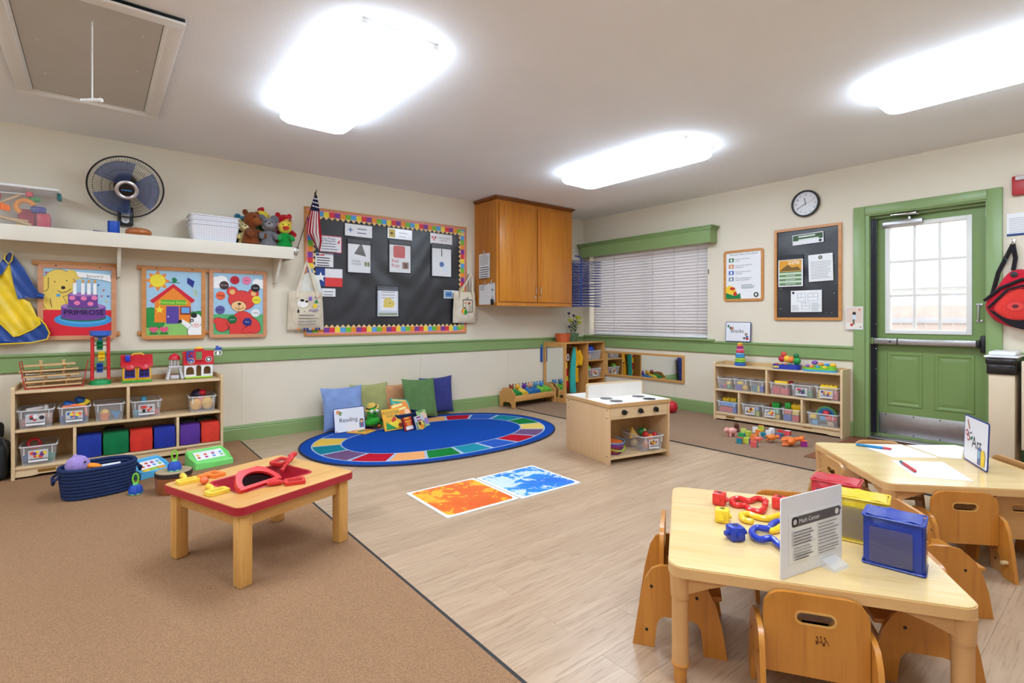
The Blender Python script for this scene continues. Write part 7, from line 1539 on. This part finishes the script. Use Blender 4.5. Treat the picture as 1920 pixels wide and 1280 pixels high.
def d_n2(p, w, h):
    p.rect(-w / 2, h * .36, w / 2, h / 2, (44, 44, 48)); p.rect(-w * .46, -h * .02, w * .44, h * .34, (226, 160, 50)); p.poly([(-w * .46, 0), (w * .44, 0), (w * .3, h * .12), (w * .05, h * .1), (-w * .1, h * .2), (-w * .3, h * .1)], (120, 90, 40)); p.txt('safe', w * .14, h * .2, .07, (250, 240, 220)); p.rect(-w * .46, -h * .46, w * .44, -h * .02, (106, 140, 96))
    for k in range(3): p.rect(-w * .46, -h * .12 - k * h * .13, w * .44, -h * .06 - k * h * .13, (206, 220, 196)); p.rect(-w * .2, -h * .165 - k * h * .13, w * .2, -h * .15 - k * h * .13, (236, 240, 230))
def d_n3(p, w, h): p.disc(0, h * .38, .018, (50, 60, 56)); p.disc(0, h * .38, .010, (190, 186, 170)); p.lines(-w * .42, w * .46, h * .22, 12, h * .056, .0035, (150, 146, 146))
def d_n4(p, w, h):
    p.disc(-w * .42, h * .4, .012, (40, 46, 44))
    for x0, y0, x1, y1 in ((-.28, .0, -.02, .36), (.06, .02, .38, .36), (-.14, -.38, .12, -.06)): p.line([(w * x0, h * y0), (w * x1, h * y0), (w * x1, h * y1), (w * x0, h * y1), (w * x0, h * y0), (w * x0, h * (y0 + y1) / 2), (w * x1, h * (y0 + y1) / 2), (w * (x0 + x1) / 2, h * (y0 + y1) / 2), (w * (x0 + x1) / 2, h * y1)], .002, (120, 120, 124))
    p.lines(-w * .46, -w * .2, -h * .2, 5, .012, .003, (150, 150, 150)); p.lines(w * .18, w * .44, -h * .1, 7, .012, .003, (150, 150, 150))
def rcard(name, label, cat, y0, z0, y1, z1, fn, mat=None, off=.02, tilt=0, group=G2_, th=.0012): return card(name, label, cat, y0, z0, y1, z1, fn, mat, 'R', off, group, tilt, th)
rcard('notice_sheet', 'glossy green header strip at the top of the notice board', 'notice', *(2.236, 1.789), *(1.958, 1.889), d_n1, gloss_m, tilt=2)
rcard('notice_sheet', 'green and yellow safety poster reading safe', 'poster', *(2.369, 1.385), *(2.138, 1.695), d_n2, gloss_m, off=.024)
rcard('notice_sheet', 'white letter sheet at the right of the notice board', 'notice', *(2.089, 1.424), *(1.877, 1.68), d_n3, tilt=1.5)
rcard('notice_sheet', 'white floor plan sheet low on the notice board', 'notice', *(2.251, 1.133), *(1.972, 1.342), d_n4)
# clock
t = thing('wall_clock', 'round white wall clock with black rim above the notice board', 'clock', (XR - .0005, 2.118, 2.18), rot=RW)
b = B(); b.lathe([(.115, 0), (.127, .004), (.13, .02), (.125, .034), (.113, .036), (.111, .0145)], 48, cap=False); b.build('rim', black_m, t)
b = B(); b.lathe([(.001, .002), (.113, .002), (.113, .014), (.001, .0145)], 48); fc = b.build('dial', paper_m, t)
p = Print(); p.z = .015
for k in range(1, 13): a = R(90 - 30 * k); p.txt(str(k), .086 * math.cos(a), .086 * math.sin(a) - .009, .026, (50, 50, 54))
p.build('numerals', None, fc, False)
for a, L, wd in ((100, .055, .006), (-150, .085, .005)):
    b = B(); b.T((0, 0, .018), (0, 0, a)); b.box((-.012, -wd / 2, 0), (L, wd / 2, .0015)); b.build('hand', black_m, t)
b = B(); b.T((0, 0, .0205), (0, 0, 20)); b.box((-.02, -.001, 0), (.08, .001, .001)); b.build('second_hand', pc((200, 120, 60)), t)
b = B(); b.lathe([(.001, .031), (.112, .031), (.112, .032), (.001, .0322)], 40); b.build('cover_glass', clear('clock_glass', (250, 250, 255), .03, .03), t)
def art_blk(p, w, h):
    for k, c in enumerate(((40, 110, 70), (60, 60, 70), (200, 120, 50))): p.rect(-w * .42 + .024 * k * (k < 3), h * .72 - .02 * (k > 0), -w * .42 + .024 * k + .02, h * .8 - .02 * (k > 0) + .01, c)
    p.disc(w * .33, h * .38, .016, (160, 140, 130)); p.rect(w * .22, h * .14, w * .3, h * .24, (80, 90, 80)); p.rect(w * .32, h * .12, w * .42, h * .3, (60, 110, 170)); p.disc(w * .38, h * .16, .014, (206, 60, 50))
signcard('blocks_sign', 'white Blocks sign with blue edge standing on the rail', (XR - .032, 2.7875, .8215), -90, .277, .21, 'Blocks', .056, art_blk, 4, dx=-.008, dy=.46)
def d_ph(p, w, h): p.rect(-w * .46, -h * .46, w * .46, h * .46, (226, 204, 190)); p.rect(-w * .46, -h * .46, w * .46, -h * .2, (236, 226, 216)); p.disc(-.0, h * .2, .015, (60, 46, 40)); p.rect(-.014, -h * .08, .016, h * .14, (206, 220, 232)); p.rect(-.012, -h * .28, .004, -h * .06, (120, 110, 96)); p.disc(-.02, -h * .3, .012, (200, 60, 50)); p.disc(w * .3, h * .36, .009, (206, 140, 110)); p.disc(w * .36, -h * .4, .005, (40, 40, 40))
rcard('photo_card', 'laminated photo of a child playing fixed beside the door frame', 'photo', 1.772, .972, 1.633, 1.178, d_ph, gloss_m, off=.0245, group=None, th=.003)
t = thing('fire_alarm', 'red fire alarm box on the wall right of the door', 'alarm', (XR - .0005, .585, 2.057), rot=RW)
b = B(); b.box((-.085, -.07, 0), (.085, .07, .045), .006); b.build('case', pc((180, 36, 40)), t)
b = B(); b.box((-.065, .035, .045), (.065, .064, .062), .006); b.build('strobe', clear('strobe_lens', (250, 250, 250), .6, .1), t)
def d_nt(p, w, h): p.lines(-w * .45, w * .45, h * .26, 9, .013, .003, (150, 150, 160)); p.rect(-w * .5, -h * .5, w * .5, -h * .4, (44, 70, 130)); p.disc(w * .1, h * .3, .014, (120, 130, 160))
rcard('notice_sheet', 'white notice with blue bottom band right of the door', 'notice', .702, 1.69, .46, 1.86, d_nt, off=.003, group=None)
# red sling backpack
t = thing('sling_backpack', 'red and black sling backpack hanging right of the door', 'backpack', (XR, .66, 1.0))
rd1, rd2, bk_ = fab((206, 34, 56)), fab((226, 62, 56)), fab((40, 36, 40))
def pk(sc, d0, d1, cut=None):
    out = [(.165, .185), (.10, .29), (.03, .42), (-.03, .44), (-.10, .42), (-.2, .30), (-.24, .12), (-.18, .0), (-.05, -.01), (.08, .03), (.14, .10)]
    return [(x * sc, z * 1.0) for x, z in out]
def chaikin(poly, n=2):
    for _ in range(n): poly = [q for a, c in zip(poly, poly[1:] + poly[:1]) for q in ((a[0] * .75 + c[0] * .25, a[1] * .75 + c[1] * .25), (a[0] * .25 + c[0] * .75, a[1] * .25 + c[1] * .75))]
    return poly
def bag(poly, y0, y1, mat, nm, par, r=.012):
    poly = chaikin(poly); b = B(); c = Vector((sum(p[0] for p in poly) / len(poly), sum(p[1] for p in poly) / len(poly))); rings = []
    for k, (f, y) in enumerate(((1, y0), (1.0, y0 + (y1 - y0) * .4), (.95, y0 + (y1 - y0) * .8), (.8, y1))): rings.append([(y, c.x + (p[0] - c.x) * f, c.y + (p[1] - c.y) * f) for p in poly])
    k = len(poly); vs = [(q[0], q[1], q[2]) for r_ in rings for q in r_]; fs = [(r_ * k + i, r_ * k + (i + 1) % k, r_ * k + k + (i + 1) % k, r_ * k + k + i) for r_ in range(3) for i in range(k)] + [tuple(range(3 * k, 4 * k))]
    b.add(vs, fs); o = b.build(nm, mat, par, True, 60)
    bm = bmesh.new(); bm.from_mesh(o.data); bmesh.ops.recalc_face_normals(bm, faces=bm.faces); bm.to_mesh(o.data); bm.free(); return o
bag(pk(1, 0, 0), -.003, -.10, rd1, 'main_body', t)
bag([(.15, .16), (.10, .10), (.0, .0), (-.14, -.02), (-.23, .09), (-.1, .06), (.04, .06)], -.09, -.118, bk_, 'base_panel', t)
bag([(.12, .15), (.02, .28), (-.06, .30), (-.13, .24), (-.16, .12), (-.08, .05), (.04, .06)], -.09, -.128, rd2, 'front_pocket', t)
b = B(); b.tube([(-.106, .155, .205), (-.112, .06, .30), (-.112, -.05, .355), (-.106, -.16, .36)], .011, 8); b.tube([(-.122, .13, .15), (-.132, .02, .285), (-.132, -.06, .31), (-.13, -.13, .25), (-.128, -.15, .16)], .009, 8); b.build('zip', bk_, t)
b = B(); b.T((-.104, -.01, .395), (0, -90, 0)); b.lathe([(.001, 0), (.02, 0), (.02, .006), (.001, .008)], 14); b.build('grommet', black_m, t)
p = Print(); p.z = .0005; p.disc(0, 0, .05, (200, 50, 48), .036); p.disc(0, 0, .045, (226, 66, 60), .031); p.disc(0, 0, .018, (90, 36, 40), .014); p.build('emblem', None, t, False, loc=(-.13, -.02, .16), rot=RW)
b = B(); b.tube([(-.05, .0, .43), (-.04, -.01, .52), (-.03, .005, .625)], .014, 6); b.tube([(-.04, .12, .24), (-.03, .085, .42), (-.03, .03, .56), (-.03, .005, .625)], .014, 6); b.build('strap', bk_, t)
b = B(); b.tube([(-.04, .035, .50), (-.04, .05, .53), (-.04, .03, .56)], .008, 6); b.build('buckle', black_m, t)
b = B(); b.box((-.012, -.012, -.02), (-.0005, .012, .03), .004); b.tube([(-.01, 0, -.008), (-.045, 0, -.01), (-.05, 0, .015)], .005, 8); tag(b.build('wall_hook', steel_m, loc=(XR, .665, 1.635)), 'metal hook holding the red backpack', 'hook')
# cream bin with black liner, cream cabinet
t = thing('trash_bin', 'tall cream bin with black liner and white lid by the door', 'bin', (5.20, .685, .0145)); cr = mk('cream_laminate', (226, 206, 176), .45, var=.02)
b = B(); b.box((-.15, -.065, 0), (.13, .075, .70), .006); b.build('body', cr, t)
b = B(); b.box((-.165, -.075, .655), (.14, .085, .735), .012); b.box((-.175, -.08, .725), (.145, .09, .775), .015); b.build('black_liner', mk('black_bag_film', (30, 28, 30), .25, var=.1, vs=30, bump=.4, bs=40), t)
b = B(); b.box((-.172, -.085, .776), (.148, .097, .79), .005); b.box((-.13, -.07, .79), (.12, .08, .82), .012); b.build('lid', mk('white_lid_plastic', (240, 240, 240), .4), t)
t = thing('cream_cabinet', 'cream cabinet with dark base recess at the right edge', 'cabinet', (5.19, .26, .0135))
b = B(); b.box((-.16, -.32, .14), (.14, .325, .76), .004); b.box((-.14, -.32, .0), (.14, -.30, .14)); b.box((.12, -.32, 0), (.14, .34, .14)); b.build('body', cr, t)
b = B(); b.box((-.163, -.31, .16), (-.1605, .315, .74), .001); b.build('door', cr, t)
# ------------------------------------------------------------------ square tables and chairs
ttop = wood('pale_table_laminate', (238, 208, 152), (226, 190, 128), 1, .5, .16, coat=.3, dark=(220, 180, 116))
tedge = mk('peach_table_edge', (222, 176, 118), .4, var=.03); tleg = mk('peach_table_leg', (212, 160, 104), .42, var=.04)
footm = wood('foot_wood', (216, 150, 70), (190, 122, 46), 2, 1, .4)
def table(label, c, rz, s, z):
    t = thing('play_table', label, 'table', (*c, .0005), rz, 'square toddler tables'); h = s / 2
    b = B(); b.prism(rrect(s - .006, s - .006, .045, 6), z - .004, z); b.build('top', ttop, t)
    b = B(); b.prism(rrect(s, s, .048, 6), z - .032, z - .0035); b.build('edge_band', tedge, t)
    for sx in (-1, 1):
        for sy in (-1, 1):
            x, y = sx * (h - .034), sy * (h - .034)
            b = B(); b.cyl((x, y, .06), (x, y, z - .032), .024, n=20); b.cyl((x, y, z - .10), (x, y, z - .032), .0265, .03, n=20)
            for dx, dy in ((-sx, 0), (0, -sy)):
                b.T((x, y, 0), (90, 0, math.degrees(math.atan2(dy, dx)))); b.prism([(.0, z - .032), (.15, z - .032), (.13, z - .042), (.07, z - .062), (.02, z - .085), (.0, z - .088)], -.016, .016); b.T()
            lg_ = b.build('leg', tleg, t)
            b = B(); b.lathe([(.015, 0), (.018, .004), (.02, .05), (.024, .054), (.026, .06), (.024, .066), (.001, .066)], 18, (x, y, 0)); b.build('foot', footm, lg_)
    return t
TZ1 = .355
C1, A1, S1 = (1.815, .778), 33, .75
C2, A2, S2 = (3.218, .709), 42, .765
table('square pale wood table in front holding photo cubes', C1, A1, S1, TZ1)
table('square pale wood table with drawing papers and Art sign', C2, A2, S2, TZ1)
chw = wood('amber_plywood', (208, 140, 56), (188, 116, 36), 2, .7, .35, coat=.3, dark=(172, 104, 36))
chw2 = wood('light_plywood', (208, 156, 96), (192, 138, 78), 1, .7, .4, coat=.2)
ply = wood('ply_edge', (224, 170, 96), (206, 148, 72), 2, 1.2, .35, coat=.2)
def chair(label, loc, rz, mat=chw, sc=1.0, mark=False, ht=.338):
    t = thing('toddler_chair', label, 'chair', loc, rz, 'toddler chairs at the square tables'); t.scale = (1, 1, sc)
    out = [(-.09, 0), (-.02, 0)] + [(-.015 + .028 * (1 - math.cos(R(a))), .055 + .04 * math.sin(R(a))) for a in (0, 30, 60, 90)] + [(.097 + .028 * math.sin(R(a)), .055 + .04 * math.cos(R(a))) for a in (0, 30, 60, 90)] + [(.13, 0), (.20, 0)] + [(.185, .09), (.165, .155), (.14, .2), (.10, .236), (.06, .245), (.0, .245), (-.03, .232), (-.05, .20), (-.07, .12)]
    for s_ in (-1, 1):
        b = B(); b.T((0, s_ * .134 + .007, 0), (90, 0, 0)); b.prism(out, 0, .014); sp = b.build('side_panel', mat, t)
        for x, z in ((-.03, .18), (.11, .165), (-.045, .05)):
            b = B(); b.cyl((x, s_ * .1412, z), (x, s_ * .142, z), .005, n=8); b.build('screw', black_m, sp)
    b = B(); b.box((.004, -.1265, .158), (.185, .1265, .172), .003); b.build('seat', mat, t)
    b = B(); b.T((-.006, 0, 0), (90, 0, 90)); hw = .1255
    bk = [(-hw, .12), (hw, .12)] + [(hw - .05 + .05 * math.cos(R(a)), ht - .05 + .05 * math.sin(R(a))) for a in (0, 22, 45, 67, 90)] + [(-hw + .05 + .05 * math.cos(R(a)), ht - .05 + .05 * math.sin(R(a))) for a in (90, 112, 135, 157, 180)]
    b.prism(bk, 0, .014, [rrect(.088, .026, .0125, 5, 0, ht - .062)]); bkp = b.build('backrest', mat, t)
    b = B(); b.T((-.006, 0, 0), (90, 0, 90)); b.prism([(x * 1.0, z) for x, z in rrect(.1, .038, .018, 5, 0, ht - .062)], -.0012, .0152, [rrect(.088, .026, .0125, 5, 0, ht - .062)]); b.build('slot_rim', ply, bkp)
    for x, ya, yb, z in ((.16, -.1265, .1265, .09), (-.05, -.1265, -.105, .07), (-.05, .1265, .105, .07)): b = B(); b.cyl((x, ya, z), (x, yb, z), .008, n=10); b.build('dowel', mk('pale_dowel', (226, 196, 150), .5), t)
    if mark:
        p = Print()
        for k in (-1, 0, 1): p.disc(k * .009, .008 + .002 * (k == 0), .0024, (96, 54, 20)); p.line([(k * .009, .006), (k * .009 + .003, 0), (k * .009 - .002, -.005)], .0016)
        p.line([(-.014, -.003), (.011, -.006)], .002); p.disc(-.009, -.008, .003); p.disc(.007, -.010, .003); p.line([(.012, .004), (.017, -.005), (.02, -.011)], .0016)
        p.build('maker_mark', None, bkp, False, loc=(-.0068, -.012, ht - .115), rot=RW)
    return t
def at_t(c, a, u, v): ca_, sa = math.cos(R(a)), math.sin(R(a)); return (c[0] + u * ca_ - v * sa, c[1] + u * sa + v * ca_, .0005)
h1, h2 = S1 / 2, S2 / 2
chair('amber chair with a small brown mark on its back, nearest the viewer', at_t(C1, A1, -h1 - .012, .0), A1, mark=True)
chair('amber chair at the left side of the photo cube table', at_t(C1, A1, -.055, h1 + .026), A1 - 90, sc=1.1)
chair('amber chair tucked at the right side of the photo cube table', at_t(C1, A1, .0, -h1 - .022), A1 + 90)
chair('amber chair behind the photo cube table, mostly hidden by the white sign', at_t(C1, A1, h1 + .02, -.07), A1 + 180, sc=1.1)
chair('amber chair standing between the two tables behind the blue cube', at_t(C2, A2, -.63, .425), A2 - 90, sc=1.02)
chair('amber chair with its back to us in front of the Art table', at_t(C2, A2, -h2 - .012, .085), A2)
chair('lighter chair pushed under the Art table at the right edge', at_t(C2, A2, -h2 + .075, -.188), A2, chw2, ht=.316).scale = (1, .9, 1)
chair('pale chair at the left side of the Art table', at_t(C2, A2, .075, h2 + .02), A2 - 90, chw2)
chair('pale chair at the far side of the Art table by the door', at_t(C2, A2, h2 + .02, .03), A2 + 180, chw2, sc=1.1)
chair('pale chair at the right side of the Art table, back top showing', at_t(C2, A2, .055, -h2 - .022), A2 + 90, chw2, sc=1.12)
# ------------------------------------------------------------------ on the front table
TT = TZ1 + .0008
def ccube(label, xy, rz, c, s=.046):
    b = B(pc(c, .3)); b.box((-s / 2, -s / 2, 0), (s / 2, s / 2, s), .006); b.cyl((s / 2 - .001, 0, s / 2), (s / 2 + .014, 0, s / 2), .008, n=12); b.cyl((-s / 2 + .001, 0, s / 2), (-s / 2 - .014, 0, s / 2), .008, n=12); b.cyl((0, -s / 2 + .001, s / 2), (0, -s / 2 - .008, s / 2), .009, n=12); b.col(mk('hole_%d_%d_%d' % c, tuple(int(v * .4) for v in c), .6)); b.cyl((0, 0, s), (0, 0, s + .0006), .009, n=12)
    o = b.build('linking_cube', None, loc=(*xy, TT), rot=(0, 0, rz)); tag(o, label, 'cube', 'plastic linking cubes')
ccube('red linking cube at the far left of the front table', (1.877, 1.055), 20, (224, 56, 48)); ccube('yellow linking cube between red and blue cubes', (1.727, 0.96), 25, (246, 210, 50)); ccube('blue linking cube nearest the table left corner', (1.619, 0.855), -30, (36, 60, 170)); ccube('red linking cube half hidden behind the white sign', (2.012, 0.889), 10, (226, 60, 50))
def link(label, pts, c, r=.0105, closed=False, dz=0):
    P_ = [Vector((x, y, TT + r + dz)) for x, y in pts]; out = []
    n_ = len(P_)
    for i in range(n_ - (0 if closed else 1)):
        p0, p1, p2, p3 = (P_[(i - 1) % n_] if closed or i > 0 else P_[0]), P_[i], P_[(i + 1) % n_], (P_[(i + 2) % n_] if closed or i + 2 < n_ else P_[-1])
        for k in range(5):
            q = k / 5; out.append(.5 * ((2 * p1) + (p2 - p0) * q + (2 * p0 - 5 * p1 + 4 * p2 - p3) * q * q + (3 * p1 - p0 - 3 * p2 + p3) * q ** 3))
    if not closed: out.append(P_[-1])
    b = B(); b.tube(out, r, 10, closed)
    if not closed: b.ell(out[0], r, 10, 8); b.ell(out[-1], r, 10, 8)
    tag(b.build('chain_link', pc(c, .2)), label, 'chain link', 'large plastic chain links')
link('red curved chain link on the front table', [(1.98, 0.929), (2.023, 0.946), (2.027, 0.981), (1.973, 0.986), (1.97, 1.027), (1.924, 1.033), (1.891, 1), (1.912, 0.97), (1.887, 0.941), (1.895, 0.907), (1.939, 0.912)], (220, 44, 44))
link('yellow curved chain link between the red and blue links', [(1.781, 0.884), (1.776, 0.906), (1.807, 0.932), (1.84, 0.925), (1.837, 0.889), (1.852, 0.858), (1.915, 0.845), (1.907, 0.813)], (246, 206, 50))
link('second yellow chain link under the blue link', [(1.755, 0.801), (1.776, 0.795), (1.837, 0.797), (1.83, 0.768)], (246, 206, 50))
link('blue curved chain link beside the white sign', [(1.831, 0.777), (1.852, 0.814), (1.806, 0.821), (1.753, 0.812), (1.731, 0.841), (1.676, 0.83), (1.647, 0.79), (1.684, 0.77), (1.653, 0.73), (1.641, 0.702)], (40, 64, 180), dz=.004)
t = thing('table_sign', 'white Math Center sheet sign standing in a clear holder', 'sign', (1.60, .618, TT), -11.6)
b = B(); b.T(rot=(90, 0, 0)); b.prism(rrect(.278, .222, .006, 3, 0, .112), 0, .0035); pn = b.build('white_board', mk('white_laminate', (234, 234, 240), .3, var=.01), t)
b = B(); b.T((.01, -.004, .098), (90, 0, 0)); b.box((-.118, -.062, 0), (.118, .072, .0006)); b.build('sheet', paper_m, t)
p = Print(); p.poly(rrect(.222, .028, .006, 3, .006, .052), (96, 92, 92)); p.disc(-.092, .052, .014, (40, 38, 40)); p.disc(-.092, .052, .008, (210, 206, 204)); p.txt('Math Center', -.028, .046, .018, (240, 240, 240)); p.disc(.1, .052, .009, (226, 224, 222))
p.line([(-.105, .03), (-.105, -.012), (-.0, -.012)], .0012, (150, 146, 146)); p.lines(-.1, -.01, .022, 5, .0085, .003, (120, 116, 116)); p.lines(-.1, -.012, -.022, 5, .008, .0022, (140, 136, 136)); p.lines(.01, .11, .028, 7, .0095, .0024, (130, 126, 126)); p.lines(.01, .11, -.04, 3, .008, .0024, (130, 126, 126)); p.lines(-.09, -.02, -.045, 2, .008, .0026, (90, 86, 86))
p.build('print', None, t, False, loc=(.01, -.0047, .098), rot=LW)
b = B(); b.T((.128, -.004, .155), (90, 0, 0)); b.lathe([(.001, 0), (.004, 0), (.004, .001), (.001, .001)], 10); b.build('magnet', black_m, t)
b = B(); b.T((.07, 0, 0), (90, 0, 90)); b.prism([(.012, 0), (-.045, 0), (-.042, .008), (-.006, .022), (-.006, .03), (.012, .03)], -.035, .035); b.build('clear_holder', clear('clear_acrylic', (240, 244, 250), .22, .05), t)
def photo_cube(label, c, rz, col, w=.142, d=.10, h=.145):
    t = thing('photo_cube', label, 'photo cube', (*c, TT), rz, 'vinyl photo cubes'); m_ = mk('soft_vinyl_cube_%d_%d_%d' % col, col, .32, var=.08, vs=14, bump=.3, bs=160)
    bm = bmesh.new(); bmesh.ops.create_cube(bm, size=1); bmesh.ops.subdivide_edges(bm, edges=bm.edges[:], cuts=4, use_grid_fill=True)
    for v in bm.verts:
        q = v.co; f = 1 + .03 * (1 - 4 * q.x ** 2) * (1 - 4 * q.z ** 2); v.co = Vector((q.x * w * (1 + .0 * q.z), q.y * d * f, (q.z + .5) * h + .004 * math.sin(q.x * 9)))
    bmesh.ops.bevel(bm, geom=[e for e in bm.edges if e.calc_face_angle(0) > 1], offset=.006, segments=2, affect='EDGES')
    b = B(); b.bm(bm); b.build('body', m_, t, True, 50)
    for z in (.004, h - .004): b = B(); b.tube([(*p_, z) for p_ in rrect(w + .004, d + .004, .006, 2)], .003, 5, True); b.build('seam_piping', m_, t)
    b = B(); b.box((-w / 2 + .016, -d / 2 - .0065, .014), (w / 2 - .026, -d / 2 - .0055, h - .03)); b.build('clear_window', clear('smoky_vinyl_window', (120, 116, 140), .3, .08), t)
    b = B(); b.box((w / 2 + .003, -d / 2 + .012, .014), (w / 2 + .004, d / 2 - .012, h - .03)); b.build('clear_window', clear('smoky_vinyl_window', (120, 116, 140), .3, .08), t)
    return t
photo_cube('blue vinyl photo cube on the front table', (1.822, .478), -80, (36, 62, 160)); photo_cube('yellow vinyl photo cube behind the blue one', (1.945, .598), -77, (232, 200, 40)); photo_cube('red vinyl photo cube at the back of the row', (2.068, .715), -80, (206, 50, 66))
# ------------------------------------------------------------------ on the Art table
def sheet(label, pts):
    b = B(); z0 = TT; vs = [(x, y, z0) for x, y in pts]; b.prism(pts, z0, z0 + .0008); tag(b.build('drawing_paper', paper_m, None, False), label, 'paper', 'drawing papers on the Art table')
sheet('white drawing paper at the far left of the Art table', [(3.386, 1.069), (3.21, 0.848), (3.379, 0.698), (3.57, 0.905)])
sheet('white drawing paper nearest the front edge of the Art table', [(3.131, 0.834), (2.888, 0.68), (3.014, 0.501), (3.296, 0.664)])
sheet('white drawing paper in the middle beside the Art sign', [(3.579, 0.882), (3.401, 0.694), (3.445, 0.62), (3.769, 0.667), (3.79, 0.712)])
def pen(label, a, b_, c, tip):
    A_, B2 = Vector((*a, TT + .0085)), Vector((*b_, TT + .0085)); t = thing('marker', label, 'marker', (0, 0, 0), group='markers on the Art table')
    b = B(); b.tube([A_, A_.lerp(B2, .04), A_.lerp(B2, .76)], [.003, .007, .0072], 10); b.build('barrel', pc(c), t)
    b = B(); b.tube([A_.lerp(B2, .76), A_.lerp(B2, .98), B2], [.0065, .006, .003], 10); b.build('cap', pc(tip), t)
pen('blue marker with red cap on the far drawing paper', (3.334, 1.058), (3.366, 0.896), (30, 130, 190), (206, 70, 80)); pen('red marker with teal end on the near drawing paper', (2.963, 0.696), (3.112, 0.793), (200, 60, 66), (50, 100, 116))
def art_art(p, w, h):
    p.line([(-w * .36, h * .9), (-w * .26, h * .72)], .012, (190, 110, 70)); p.disc(-w * .37, h * .62, .016, (180, 60, 60)); p.disc(-w * .37, h * .62, .009, (234, 234, 240)); p.disc(-w * .3, h * .52, .016, (180, 60, 60)); p.disc(-w * .3, h * .52, .009, (234, 234, 240)); p.line([(-w * .3, h * .62), (-w * .14, h * .66)], .008, (140, 140, 150)); p.line([(-w * .2, h * .5), (-w * .12, h * .58)], .012, (40, 120, 80))
    p.rect(w * .12, h * .06, w * .26, h * .42, (100, 110, 160)); p.rect(w * .15, h * .2, w * .22, h * .36, (150, 200, 210)); p.poly([(w * .26, h * .04), (w * .4, h * .08), (w * .42, h * .3), (w * .36, h * .42), (w * .26, h * .36)], (240, 206, 50)); p.disc(-w * .45, h * .06, .005, (120, 90, 90))
signcard('art_sign', 'white Art sign with blue edge standing on the far table', (3.345, .549, TT), -152.6, .278, .228, 'Art', .08, art_art, 2, dx=.015, dy=.36)
b = B(); b.T((3.345, .549, TT), (0, 0, -152.6)); b.box((-.04, .0095, .0), (.04, .045, .012), .003); tag(b.build('sign_holder', clear('clear_acrylic', (240, 244, 250), .22, .05)), 'clear acrylic foot behind the Art sign', 'holder')
